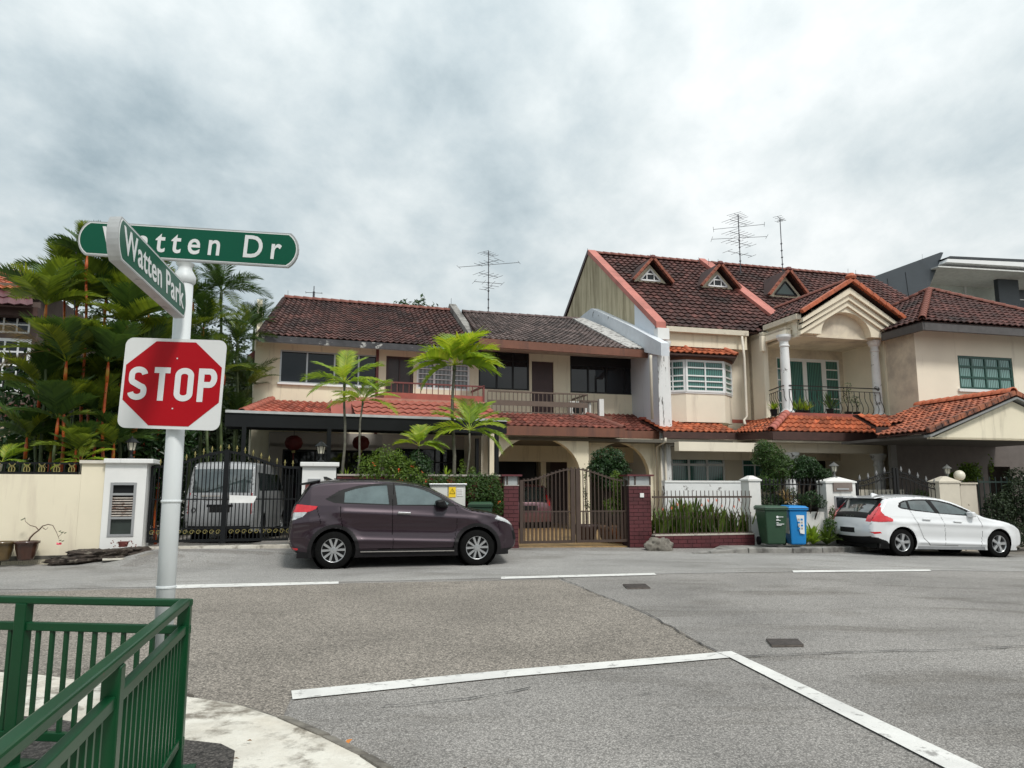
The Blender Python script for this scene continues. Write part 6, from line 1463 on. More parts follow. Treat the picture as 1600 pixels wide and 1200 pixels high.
chrome=mat('chrome',(.72,.72,.73),.12,1,var=.02)
silver=mat('silver_wheel',(.50,.51,.52),.28,.75,var=.06,scale=8)
tyrem=mat('tyre_rubber',(.005,.005,.005),.9,spec=.15,var=.25,scale=12,bump=.3)
seam=mat('panel_gap',(.002,.002,.002),.9,spec=.1)
plateb=mat('plain_black_plate',(.003,.003,.003),.8,var=0)
def pip(px,py,poly):
    inside=np.zeros(px.shape,bool); n=len(poly)
    for i in range(n):
        x1,y1=poly[i]; x2,y2=poly[(i+1)%n]
        c=((y1>py)!=(y2>py)); 
        if y1!=y2: inside^=c&(px<(x2-x1)*(py-y1)/(y2-y1)+x1)
    return inside
def near_seg(px,py,lines,closed):
    bd=np.full(px.shape,9.0); bx=px.copy(); by=py.copy()
    for L,cl in zip(lines,closed):
        k=len(L); rng=range(k if cl else k-1)
        for i in rng:
            x1,y1=L[i]; x2,y2=L[(i+1)%k]; dx,dy=x2-x1,y2-y1; l2=dx*dx+dy*dy
            if l2<1e-12: continue
            t=np.clip(((px-x1)*dx+(py-y1)*dy)/l2,0,1); qx=x1+t*dx; qy=y1+t*dy; d=np.hypot(px-qx,py-qy)
            m_=d<bd; bd=np.where(m_,d,bd); bx=np.where(m_,qx,bx); by=np.where(m_,qy,by)
    return bd,bx,by
def smooth_poly(pts,k=6,closed=False):
    """Catmull-Rom through the points"""
    P=[np.array(p,float) for p in pts]; n=len(P); out=[]
    rng=range(n if closed else n-1)
    for i in rng:
        p0=P[(i-1)%n] if closed or i>0 else P[i]; p1=P[i]; p2=P[(i+1)%n]; p3=P[(i+2)%n] if closed or i<n-2 else P[i+1]
        for j in range(k):
            t=j/k; out.append(tuple(.5*((2*p1)+(-p0+p2)*t+(2*p0-5*p1+4*p2-p3)*t*t+(-p0+3*p1-3*p2+p3)*t**3)))
    if not closed: out.append(tuple(P[-1]))
    return out
def car(name,label,cat,sp,loc,heading,tilt=0):
    L=sp['L']; Wd=sp['W']/2; cwn=sp.get('crown',.045); rr=sp.get('round',.07); h=sp.get('h',.014)
    t=thing(name,label,cat,loc,heading); t.rotation_euler=(0,tilt,heading)
    prof=smooth_poly(sp['profile'],8)                 # rear bottom, over the roof, front bottom
    P=np.array(prof); T=np.gradient(P,axis=0); T/=np.linalg.norm(T,axis=1)[:,None]+1e-9; Nn=np.stack([-T[:,1],T[:,0]],1)  # outward (left of travel = up)
    inner=P-Nn*cwn
    zb=sp['zb']; body=[tuple(p) for p in inner]+[(inner[-1][0],zb),(inner[0][0],zb)]
    def wfun(x,z):
        pl=np.interp(x,[p[0] for p in sp['plan']],[p[1] for p in sp['plan']]); se=np.interp(z,[p[0] for p in sp['sect']],[p[1] for p in sp['sect']])
        w=Wd*pl*se
        for (x1,z1,x2,z2,amp,wd) in sp.get('creases',[]):
            tt=np.clip(((x-x1)*(x2-x1)+(z-z1)*(z2-z1))/((x2-x1)**2+(z2-z1)**2),0,1); dx=x-(x1+tt*(x2-x1)); dz=z-(z1+tt*(z2-z1)); dd=np.hypot(dx*.6,dz); end=1
            w=w+amp*np.exp(-(dd/wd)**2)
        for (wx,wz,wr) in sp['wheels']:
            d_=np.hypot(x-wx,z-wz); w=w+.022*np.exp(-((d_-wr-.02)/.09)**2)
        return w
    tops=[tuple(p) for p in inner]
    wheels=sp['wheels']; arcs=[[(wx+wr*math.cos(a),wz+wr*math.sin(a)) for a in np.linspace(0,2*math.pi,49)[:-1]] for wx,wz,wr in wheels]
    parts=sp['side']                                   # (name, material, polygon, recess)
    lines=[body]+arcs+[p[2] for p in parts]+[l for l in sp['gaps']]; closed=[1]*(1+len(arcs)+len(parts))+[0]*len(sp['gaps'])
    nx=int(L/h)+6; nz=int(1.9/h) if sp.get('tall') else int(1.6/h)
    xs=np.linspace(-.05,L+.05,nx); zs=np.linspace(zb-.03,zb-.03+nz*h,nz); X,Z=np.meshgrid(xs,zs)
    ins=pip(X,Z,body)
    bdB,bxB,byB=near_seg(X,Z,[body]+arcs,[1]*(1+len(arcs)))
    for wx,wz,wr in wheels: ins&=np.hypot(X-wx,Z-wz)>wr
    bd,bx,by=near_seg(X,Z,lines,closed)
    snap=(bd<h*.5)&ins; X2=np.where(snap,bx,X); Z2=np.where(snap,by,Z)
    out_=(~ins)&(bdB<h*1.5); X2=np.where(out_,bxB,X2); Z2=np.where(out_,byB,Z2)
    ok=ins|out_
    dT,_,_=near_seg(X2,Z2,[tops],[0]); d=np.clip(dT,0,rr); Y=wfun(X2,Z2)-(rr-np.sqrt(np.maximum(0,rr*rr-(rr-d)**2)))
    gd,_,_=near_seg(X2,Z2,sp['gaps'],[0]*len(sp['gaps']))
    # faces
    a=ok[:-1,:-1]&ok[1:,:-1]&ok[:-1,1:]&ok[1:,1:]&(ins[:-1,:-1]|ins[1:,:-1]|ins[:-1,1:]|ins[1:,1:])
    cxm=(X2[:-1,:-1]+X2[1:,:-1]+X2[:-1,1:]+X2[1:,1:])/4; czm=(Z2[:-1,:-1]+Z2[1:,:-1]+Z2[:-1,1:]+Z2[1:,1:])/4
    for wx,wz,wr in wheels: a&=np.hypot(cxm-wx,czm-wz)>wr*.985
    lab=np.full(cxm.shape,-1)
    for i in range(len(parts)-1,-1,-1): lab[pip(cxm,czm,parts[i][2])]=i
    gm_,_,_=near_seg(cxm,czm,sp['gaps'],[0]*len(sp['gaps'])); noseam=np.zeros(cxm.shape,bool)
    for i,p in enumerate(parts): 
        if p[0] in ('side_window','lamp','mirror_patch','tail_lamp','headlight'): noseam|=lab==i
    lab[(gm_<h*.45)&~noseam]=99
    idx=np.arange(X2.size).reshape(X2.shape)
    f4=np.stack([idx[:-1,:-1],idx[:-1,1:],idx[1:,1:],idx[1:,:-1]],-1)
    def emit(name_,m,sel,rec,parent_):
        fs=f4[sel&a].reshape(-1,4)
        if not len(fs): return None
        used,inv=np.unique(fs,return_inverse=True); inv=inv.reshape(-1,4)
        xs_,ys_,zs_=X2.ravel()[used],Y.ravel()[used]-rec,Z2.ravel()[used]; n=len(used)
        V=np.stack([xs_,ys_,zs_],1); o=None
        for sg in (-1,1):
            Vs=V*np.array([1,sg,1]); Fs=inv if sg<0 else inv[:,::-1]
            me=bpy.data.meshes.new(name_); me.from_pydata(Vs.tolist(),[],Fs.tolist()); me.materials.append(m); me.shade_smooth()
            o=bpy.data.objects.new(name_,me); COL.objects.link(o); o.parent=parent_
        return o
    bodyo=emit('body',sp['paint'],lab==-1,0,t)
    emit('panel_gaps',seam,lab==99,.012,t)
    for i,p in enumerate(parts):
        o=emit(p[0],p[1],lab==i,p[3],t)
    # top surface
    k=24; ys=np.linspace(-1,1,2*k+1); n=len(P); 
    we=wfun(inner[:,0],inner[:,1])-rr
    rows=[]
    for y in ys: 
        c=cwn*abs(y)**2.4; rows.append(np.stack([P[:,0]-Nn[:,0]*c,y*we,P[:,1]-Nn[:,1]*c],1))
    # finer sampling along for crisp part borders
    V=np.stack(rows,1); 
    dens=sp.get('dens',6)
    u_=np.arange(n); uu=np.linspace(0,n-1,int((n-1)*dens/2)+1); Vf=np.stack([[np.interp(uu,u_,V[:,j,c]) for c in range(3)] for j in range(V.shape[1])],0)  # j,c,i
    Vf=Vf.transpose(2,0,1); Pf=np.stack([np.interp(uu,u_,P[:,0]),np.interp(uu,u_,P[:,1])],1)
    # refine across
    jj=np.arange(Vf.shape[1]); jf=np.linspace(0,Vf.shape[1]-1,sp.get('across',110)); Vg=np.stack([[np.interp(jf,jj,Vf[i,:,c]) for c in range(3)] for i in range(Vf.shape[0])],0).transpose(0,2,1)
    NI,NJ=Vg.shape[:2]; idx=np.arange(NI*NJ).reshape(NI,NJ); f=np.stack([idx[:-1,:-1],idx[:-1,1:],idx[1:,1:],idx[1:,:-1]],-1)
    cm=(Vg[:-1,:-1]+Vg[1:,1:])/2; pm=np.repeat(((Pf[:-1]+Pf[1:])/2)[:,None,:],NJ-1,1)
    lab=sp['top'](pm[...,0],pm[...,1],cm[...,1]); lab[(lab==5)&(pm[...,0]>L/2)]=8; names=dict(sp['topnames']); names[8]=('front_trim',blackpl,0)
    for ky,nm_ in ((3,'tail_lamp'),(6,'headlight')): lab[(lab==ky)&(cm[...,1]>0)]=ky+20; names[ky+20]=names[ky]
    flat=Vg.reshape(-1,3)
    for key,(nm,m,rec) in names.items():
        fs=f[lab==key].reshape(-1,4)
        if not len(fs): continue
        used,inv=np.unique(fs,return_inverse=True); inv=inv.reshape(-1,4)
        me=bpy.data.meshes.new(nm); me.from_pydata(flat[used].tolist(),[],inv.tolist()); me.materials.append(m); me.shade_smooth(); o=bpy.data.objects.new(nm,me); COL.objects.link(o); o.parent=t
        if nm=='body' : o.name=nm
    # under body and wheel wells
    MB().box(.25,L-.3,-Wd*.8,Wd*.8,zb+.0,zb+.25).build('underbody',blackpl,t)
    for wx,wz,wr in wheels:
        for s_ in (-1,1):
            b=MB(); yo=(Wd*.94)*s_; yi=(Wd-.34)*s_; kk=24; vs=[];fs=[]
            for i in range(kk): a_=2*math.pi*i/kk; vs+=[(wx+(wr-.002)*math.cos(a_),yo,wz+(wr-.002)*math.sin(a_)),(wx+(wr-.002)*math.cos(a_),yi,wz+(wr-.002)*math.sin(a_))]
            for i in range(kk): j=(i+1)%kk; fs.append((2*i,2*j,2*j+1,2*i+1))
            fs.append(tuple(2*i+1 for i in range(kk))); b.add([v for v in vs],fs)
            # keep only the part above the sill
            b.build('wheel_well',seam,t)
    for wx,wz,_ in wheels:
        for s_ in (-1,1):
            R_=sp['tyre']; Y_=(Wd-.02)*s_; wo=MB().lathe([(R_*.62,-.10),(R_*.66,-.105),(R_*.90,-.105),(R_*.975,-.085),(R_,-.06),(R_,.06),(R_*.975,.085),(R_*.9,.105),(R_*.64,.10)],(0,0,0),40,False).build('wheel',tyrem,t,smooth=True)
            wo.location=(wx,Y_-s_*.105,R_); wo.rotation_euler=(math.pi/2*(1 if s_<0 else -1),0,0)
            ri=R_*.66; b=MB(); b.lathe([(ri*.99,.0),(ri,.085),(ri*1.01,.095),(ri*.93,.098),(ri*.92,.06),(ri*.90,-.02)],(0,0,0),40,False); rim=b.build('rim',silver,wo,smooth=True)
            MB().lathe([(ri*.91,.0),(.001,.0)],(0,0,0),24,False).build('brake_backing',mat('brake_dark',(.03,.03,.03),.6),wo)
            b=MB(); ns=sp['spokes']
            for i in range(ns[0]):
                a0=2*math.pi*i/ns[0]+sp.get('spin',.3)
                for da in ns[1]:
                    a_=a0+da; c_,q_=math.cos(a_),math.sin(a_); a2=a0+da*ns[3]; c2,q2=math.cos(a2),math.sin(a2); w1,w2=ns[2]
                    b.hexa([(c_*.03-q_*w1,q_*.03+c_*w1,.03),(c_*.03+q_*w1,q_*.03-c_*w1,.03),(c2*ri*.95+q2*w2,q2*ri*.95-c2*w2,.03),(c2*ri*.95-q2*w2,q2*ri*.95+c2*w2,.03)],[(c_*.03-q_*w1*.8,q_*.03+c_*w1*.8,.085),(c_*.03+q_*w1*.8,q_*.03-c_*w1*.8,.085),(c2*ri*.95+q2*w2*.8,q2*ri*.95-c2*w2*.8,.092),(c2*ri*.95-q2*w2*.8,q2*ri*.95+c2*w2*.8,.092)])
            b.build('spokes',silver,wo); MB().lathe([(.062,.07),(.055,.095),(.001,.1)],(0,0,0),20).build('hub_cap',silver,wo)
    return t
def part(t,name,mb,m,**k): return mb.build(name,m,t,**k)
# ---- purple crossover
prof=[(.16,.26),(.05,.38),(.0,.58),(.03,.80),(.055,.98),(.10,1.13),(.19,1.27),(.33,1.47),(.44,1.545),(.70,1.588),(1.2,1.612),(1.7,1.605),(2.15,1.565),(2.55,1.475),(2.95,1.28),(3.27,1.10),(3.45,1.055),(3.75,1.00),(4.02,.90),(4.17,.78),(4.245,.62),(4.27,.45),(4.22,.30),(4.08,.22)]
dlo=[(.66,1.235),(.90,1.385),(1.20,1.47),(1.55,1.515),(1.83,1.525),(2.15,1.51),(2.42,1.455),(2.70,1.34),(3.02,1.13),(3.02,1.10),(2.50,1.105),(1.90,1.115),(1.0,1.15),(.80,1.17)]
rw=[(.99,1.175),(1.0,1.36),(1.20,1.425),(1.5,1.475),(1.76,1.488),(1.80,1.14)]
fw=[(1.95,1.13),(1.90,1.49),(2.12,1.478),(2.36,1.43),(2.58,1.345),(2.80,1.225),(2.90,1.155),(2.88,1.125)]
qw=[(.74,1.245),(.92,1.33),(.925,1.19)]
def arch(cx,cz,r,a0,a1,k=20): return [(cx+r*math.cos(math.radians(a0+(a1-a0)*i/k)),cz+r*math.sin(math.radians(a0+(a1-a0)*i/k))) for i in range(k+1)]
W1_,W2_=.83,3.44
clad_r=arch(W1_,.33,.455,205,-24)+[(W1_+.43,.15),(W1_-.42,.15)]; clad_f=arch(W2_,.33,.455,204,-25)+[(W2_+.40,.15),(W2_-.43,.15)]
sill=[(1.2,.15),(3.1,.15),(3.05,.345),(1.26,.33)]
def top_p(x,z,y):
    lab=np.zeros(x.shape,int); ay=np.abs(y)
    lab[(z>1.13)&(z<1.50)&(x<.40)&(ay<.60)]=1                      # rear glass
    lab[(x>2.42)&(x<3.27)&(z>1.09)&(ay<.68-.0*(x-2.4))]=2           # windscreen
    lab[(x<.3)&(z>.94)&(z<1.11)&(ay>.42)]=3
    lab[(x<.3)&(z>.66)&(z<.80)&(ay<.27)]=4
    lab[(z<.46)&(x<.5)]=5; lab[(z<.36)&(x>3.8)]=5
    lab[(x>4.0)&(z>.70)&(z<.86)&(ay>.40)]=6; lab[(x>4.0)&(z>.45)&(z<.68)&(ay<.5)]=5
    return lab
TOPN=lambda paint,glass_: {0:('body',paint,0),1:('rear_window',glass_,0),2:('windscreen',glass_,0),3:('tail_lamp',redlamp,0),4:('number_plate',plateb,0),5:('lower_trim',blackpl,0),6:('headlight',clearlamp,0),7:('tailgate_panel',blackpl,0)}
SPURP=dict(L=4.28,W=1.78,zb=.20,profile=prof,wheels=[(W1_,.335,.385),(W2_,.335,.385)],tyre=.332,paint=paint_p,round=.05,crown=.05,
 plan=[(0,.86),(.12,.93),(.4,.985),(.9,1),(3.2,1),(3.7,.975),(4.0,.92),(4.2,.83),(4.3,.76)],
 sect=[(.2,.95),(.35,.985),(.55,1.0),(.8,.995),(1.0,.965),(1.12,.935),(1.3,.875),(1.5,.80),(1.62,.76)],
 creases=[(1.0,1.0,3.4,.86,.020,.065),(1.25,.50,3.05,.44,.020,.045),(1.0,.70,3.2,.64,-.034,.15),(.1,.80,.6,.86,.015,.07)],
 side=[('side_window',carglass_l,rw,.012),('side_window',carglass_l,fw,.012),('quarter_window',blackpl,qw,.008),('window_trim',blackpl,dlo,.004),
  ('tail_lamp',redlamp,[(.0,1.14),(.18,1.145),(.53,1.11),(.50,1.06),(.36,1.01),(.05,1.00)],-.006),('reverse_lamp',clearlamp,[(.0,1.00),(.36,1.01),(.28,.93),(.10,.86),(.0,.9)],-.004),
  ('wheel_arch_trim',cladm,clad_r,-.012),('wheel_arch_trim',cladm,clad_f,-.012),('sill_trim',cladm,sill,-.01),('bumper_trim',cladm,[(3.9,.15),(4.4,.15),(4.4,.34),(3.86,.30)],-.004),
  ('headlight',clearlamp,[(3.83,.93),(4.02,.91),(4.14,.83),(4.28,.72),(4.2,.70),(4.0,.79),(3.78,.86)],-.006),('front_grille',blackpl,[(4.12,.64),(4.35,.60),(4.35,.44),(4.15,.47)],.0),
  ('rear_reflector',redlamp,[(.03,.40),(.22,.37),(.20,.34),(.05,.34)],-.004),('bumper_trim',cladm,[(-.1,.15),(.4,.15),(.4,.30),(-.1,.36)],-.002)],
 gaps=[[(.925,1.16),(.93,.95),(.98,.74)],[(1.88,1.50),(1.865,1.10),(1.87,.60),(1.88,.36)],[(3.02,1.10),(3.06,.95),(3.05,.72),(2.98,.34)],[(1.28,.345),(3.0,.35)],[(3.02,1.12),(3.30,1.02),(3.85,.945)],[(.52,1.08),(.60,.80)],[(3.83,.86),(3.88,.60)]],
 top=top_p,topnames=TOPN(paint_p,carglass),spokes=(5,(-.16,.16),(.020,.026),1.9),spin=.35)
ra=atz(520,889.5,0); fa_=atz(745,884,0)
dv=(fa_-ra); hd=math.atan2(dv.y,dv.x)
sc_p=dv.length/(W2_-W1_)
def place(spec,ra,hd,z=0):
    # ra: contact of the near rear wheel (outer face); the near side is -y
    c,s=math.cos(hd),math.sin(hd); lx=spec['wheels'][0][0]; ly=-(spec['W']/2-.06)
    return (ra.x-(lx*c-ly*s), ra.y-(lx*s+ly*c), z)
car1=car('parked_car','purple brown crossover car parked in front of the black gate and hedge','car',SPURP,place(SPURP,ra,hd),hd)
car1.scale=(sc_p,)*3
lx,ly=SPURP['wheels'][0][0]*sc_p,-(SPURP['W']/2-.06)*sc_p; c,s=math.cos(hd),math.sin(hd); car1.location=(ra.x-(lx*c-ly*s),ra.y-(lx*s+ly*c),0)
part(car1,'door_handle',MB().beam((1.95,-.905,.985),(2.19,-.905,.975),.035,.045),chrome,bevel=.012)
part(car1,'sill_strip',MB().beam((1.3,-.895,.30),(3.0,-.895,.29),.012,.016),chrome)
for s_ in (-1,1):
    b=MB(); b.hexa([(2.66,s_*.86,1.07),(2.90,s_*.86,1.06),(2.84,s_*1.05,1.08),(2.68,s_*1.05,1.09)],[(2.62,s_*.86,1.20),(2.80,s_*.86,1.24),(2.78,s_*1.05,1.23),(2.64,s_*1.05,1.20)]); part(car1,'mirror',b,blackpl,bevel=.035)
part(car1,'roof_spoiler',MB().hexa([(.20,-.52,1.49),(.5,-.55,1.53),(.5,.55,1.53),(.20,.52,1.49)],[(.18,-.5,1.515),(.55,-.55,1.585),(.55,.55,1.585),(.18,.5,1.515)]),blackpl,bevel=.01)
part(car1,'roof_fin',MB().hexa([(.62,-.02,1.59),(.80,-.02,1.59),(.80,.02,1.59),(.62,.02,1.59)],[(.60,-.005,1.65),(.66,-.005,1.65),(.66,.005,1.65),(.60,.005,1.65)]),blackpl)
part(car1,'roof_rail',MB().beam((.8,-.64,1.60),(2.0,-.64,1.585),.02,.02),blackpl)
part(car1,'bumper_chrome',MB().beam((3.98,-.80,.36),(4.20,-.62,.37),.012,.012),chrome)
# ---- white hatchback
prof=[(.22,.24),(.08,.36),(.0,.52),(.01,.68),(.05,.82),(.10,.92),(.22,1.06),(.36,1.20),(.46,1.33),(.60,1.385),(.95,1.425),(1.45,1.445),(1.95,1.425),(2.35,1.35),(2.75,1.19),(3.08,1.03),(3.30,.97),(3.65,.92),(3.98,.845),(4.22,.73),(4.34,.56),(4.35,.34),(4.25,.22),(4.1,.18)]
dlo=[(.80,1.14),(.86,1.235),(.98,1.285),(1.30,1.325),(1.65,1.335),(1.98,1.315),(2.28,1.255),(2.60,1.14),(2.92,1.00),(2.86,.955),(2.4,.975),(1.9,1.00),(1.2,1.055),(.86,1.10)]
rw=[(1.13,1.09),(1.12,1.285),(1.40,1.305),(1.62,1.305),(1.78,1.03)]
fw=[(1.90,1.015),(1.74,1.31),(1.97,1.292),(2.24,1.235),(2.52,1.13),(2.76,1.02),(2.74,.99)]
qw=[(.88,1.13),(.92,1.225),(1.03,1.268),(1.06,1.275),(1.07,1.105)]
W1_,W2_=.82,3.467
def top_w(x,z,y):
    lab=np.zeros(x.shape,int); ay=np.abs(y)
    lab[(z>.86)&(z<1.36)&(x<.52)&(ay<.66)]=7
    lab[(z>1.00)&(z<1.31)&(x<.50)&(ay<.55)]=1
    lab[(x>2.25)&(x<3.10)&(z>1.02)&(ay<.66)]=2
    lab[(x<.5)&(z>.79)&(z<.96)&(ay>.60)]=3; lab[(x<.5)&(z>.96)&(z<1.24)&(ay>.645)]=3
    lab[(x<.3)&(z>.50)&(z<.62)&(ay<.27)]=4
    lab[(z<.42)&(x<.6)]=5; lab[(z<.30)&(x>3.9)]=5
    lab[(x>3.9)&(z>.60)&(z<.76)&(ay>.45)]=6; lab[(x>4.0)&(z>.38)&(z<.60)&(ay<.45)]=5
    return lab
carglass_w=mat('tinted_side_glass',(.05,.07,.07),.02,0,var=.5,scale=3,spec=1.0,coat=1)
SW=dict(L=4.36,W=1.80,zb=.17,profile=prof,wheels=[(W1_,.32,.365),(W2_,.32,.365)],tyre=.318,paint=paint_w,round=.06,crown=.06,
 plan=[(0,.84),(.12,.91),(.4,.975),(.9,1),(3.2,1),(3.7,.97),(4.0,.91),(4.2,.82),(4.36,.72)],
 sect=[(.17,.94),(.30,.98),(.50,1.0),(.75,1.0),(.92,.97),(1.02,.93),(1.2,.86),(1.35,.79),(1.45,.74)],
 creases=[(.5,.80,3.5,.74,.022,.06),(1.3,.33,3.0,.30,.022,.04),(1.2,.48,3.1,.46,-.016,.09)],
 side=[('side_window',carglass_w,rw,.012),('side_window',carglass_w,fw,.012),('quarter_window',carglass,qw,.010),('window_trim',blackpl,dlo,.004),
  ('tail_lamp',redlamp,[(.0,.79),(.0,.90),(.14,1.00),(.26,1.14),(.36,1.26),(.47,1.28),(.38,1.13),(.33,1.02),(.40,.93),(.58,.86),(.57,.80),(.3,.78)],-.010),
  ('bumper_trim',blackpl,[(-.1,.1),(.58,.1),(.42,.34),(.2,.42),(-.1,.44)],-.0),('sill_trim',mat('grey_sill',(.30,.31,.32),.4),[(1.2,.1),(3.1,.1),(3.05,.235),(1.22,.24)],-.004),
  ('headlight',mat('smoked_headlight',(.16,.17,.18),.1,.3,coat=1,var=.4,scale=16),[(3.85,.86),(4.05,.82),(4.25,.71),(4.2,.66),(4.0,.74),(3.86,.79)],-.004),('rear_reflector',redlamp,[(.06,.545),(.26,.555),(.30,.52),(.12,.50)],-.004)],
 gaps=[[(1.09,1.07),(1.16,.90),(1.28,.66),(1.40,.42),(1.55,.27)],[(1.80,1.30),(1.865,1.00),(1.94,.80),(1.98,.50),(1.96,.26)],[(2.90,.97),(2.98,.80),(2.99,.50),(2.95,.26)],[(1.55,.26),(2.95,.25)],[(2.95,1.0),(3.3,.93),(3.86,.82)]],
 top=top_w,topnames=TOPN(paint_w,carglass),spokes=(5,(0,),(.030,.045),1),spin=.1)
ra=gp(1410,869.5); rb=None
r_=ray(1561,870); best=None
for i in range(300):
    Y=15+.02*i; X=r_[0]/r_[1]*Y; dd=math.hypot(X-ra.x,Y-ra.y)
    if best is None or abs(dd-2.647)<best[0]: best=(abs(dd-2.647),X,Y)
fw_=Vector((best[1],best[2],roadz(best[1]))); hd=math.atan2(fw_.y-ra.y,fw_.x-ra.x); tl=-math.atan2(fw_.z-ra.z,2.647)
pl_=place(SW,ra,hd,roadz(ra.x)); 
car2=car('parked_car','white hatchback with black tailgate and tall red tail lamps parked at the right kerb','car',SW,(pl_[0],pl_[1],roadz(ra.x)+.026),hd,tl)
for x0,zz_ in ((1.36,.87),(2.20,.83)): part(car2,'door_handle',MB().beam((x0,-.915,zz_),(x0+.22,-.915,zz_-.01),.035,.035),paint_w,bevel=.012)
for s_ in (-1,1):
    b=MB(); b.hexa([(2.62,s_*.84,.93),(2.80,s_*.84,.93),(2.76,s_*1.02,.94),(2.64,s_*1.02,.94)],[(2.60,s_*.84,1.06),(2.74,s_*.84,1.08),(2.72,s_*1.02,1.07),(2.62,s_*1.02,1.05)]); part(car2,'mirror',b,paint_w,bevel=.03)
part(car2,'roof_fin',MB().hexa([(.70,-.03,1.39),(.90,-.03,1.41),(.90,.03,1.41),(.70,.03,1.39)],[(.70,-.008,1.455),(.76,-.008,1.455),(.76,.008,1.455),(.70,.008,1.455)]),paint_w)
part(car2,'spoiler',MB().hexa([(.34,-.60,1.315),(.56,-.62,1.36),(.56,.62,1.36),(.34,.60,1.315)],[(.33,-.58,1.335),(.60,-.62,1.385),(.60,.62,1.385),(.33,.58,1.335)]),paint_w,bevel=.01)
text_mesh('V O L V O',.075,chrome,'tailgate_lettering',car2,(.055,0,.905),(math.radians(68),0,-math.pi/2),.002,.002,1.1,1.1)
# ---- white van behind the gate, seen from the rear
prof=[(.06,.30),(.0,.5),(.0,.8),(.02,1.05),(.10,1.45),(.20,1.80),(.34,1.93),(.8,1.97),(2.6,1.96),(3.2,1.85),(3.8,1.35),(4.3,1.1),(4.55,.8),(4.6,.4),(4.5,.25)]
def top_v(x,z,y):
    lab=np.zeros(x.shape,int); ay=np.abs(y)
    lab[(x<.4)&(z>1.20)&(z<1.78)&(ay<.72)]=1; lab[(x>2.9)&(x<3.9)&(z>1.3)&(ay<.7)]=2
    lab[(x<.3)&(z>.70)&(z<1.20)&(ay>.76)]=3; lab[(x<.3)&(z>.74)&(z<.86)&(ay<.26)]=4; lab[(x<.3)&(z>.86)&(z<.93)&(ay<.32)]=5; lab[(x<.3)&(z<.42)]=5
    return lab
SV=dict(L=4.6,W=1.80,zb=.28,tall=1,h=.022,profile=prof,wheels=[(.9,.33,.37),(3.6,.33,.37)],tyre=.325,paint=paint_v,round=.07,crown=.03,plan=[(0,.95),(.3,1),(3.6,1),(4.6,.85)],sect=[(.2,.96),(.6,1),(1.1,1),(1.9,.86)],creases=[],
 side=[('side_window',carglass,[(.5,1.25),(.5,1.7),(3.2,1.68),(3.6,1.25)],.01)],gaps=[[(2.3,.4),(2.3,1.7)]],top=top_v,topnames={**TOPN(paint_v,carglass)},spokes=(5,(0,),(.03,.04),1))
vp=S.w(S.U(341,830,1.3),1.3,0); bh=S.a+math.radians(82)
car3=car('parked_van','white van seen from behind through the black gate, under the carport','van',SV,(vp.x,vp.y,.24),bh)
car3.scale=(.93,.86,.93)
for i,(w_,zz_) in enumerate(((.95,1.13),(.8,1.05))):
    b=MB(); x=-w_/2
    while x<w_/2: l=uni(.02,.07); b.box(.005,.015,-x-l,-x,zz_-.018,zz_+.018); x+=l+uni(.008,.03)
    o=b.build('van_lettering',greywall,car3); o['kind']='stuff'
for y_,zz_ in ((.62,1.09),(.64,.80)): 
    MB().tube([( .0,y_+.05*math.cos(a_*.5),zz_+.05*math.sin(a_*.5)) for a_ in range(14)],.008,4).build('van_emblem',blackpl,car3)
# ---- pink car in the porch
prof=[(.08,.25),(.0,.45),(.0,.65),(.03,.85),(.12,1.0),(.32,1.25),(.46,1.42),(.7,1.49),(1.4,1.53),(2.0,1.48),(2.7,1.15),(3.0,1.0),(3.5,.9),(3.8,.7),(3.85,.4),(3.7,.25)]
def top_k(x,z,y):
    lab=np.zeros(x.shape,int); ay=np.abs(y)
    lab[(x<.5)&(z>.98)&(z<1.38)&(ay<.60)]=1; lab[(x<.3)&(z>.78)&(z<1.15)&(ay>.60)]=3; lab[(x<.3)&(z>.62)&(z<.78)&(ay<.26)]=4; lab[(x<.3)&(z>.88)&(z<.98)&(ay<.6)]=7; lab[(x>2.1)&(x<3.0)&(z>1.05)&(ay<.6)]=2
    return lab
SK=dict(L=3.85,W=1.69,zb=.22,h=.02,profile=prof,wheels=[(.65,.3,.34),(3.15,.3,.34)],tyre=.30,paint=paint_k,round=.09,crown=.05,plan=[(0,.92),(.3,1),(3.2,1),(3.85,.8)],sect=[(.2,.96),(.6,1),(.9,.98),(1.5,.76)],creases=[],
 side=[('side_window',carglass,[(.7,1.02),(.9,1.35),(2.0,1.35),(2.6,1.0)],.01)],gaps=[[(1.6,.3),(1.6,1.3)]],top=top_k,topnames=TOPN(paint_k,carglass),spokes=(5,(0,),(.03,.04),1))
vp=FB.w(FB.U(828,820,-1.6),-1.6,0); car4=car('parked_car','pink car with blacked out plate parked under the arch behind the brown gate','car',SK,(vp.x,vp.y,.14),FB.a+math.radians(86))
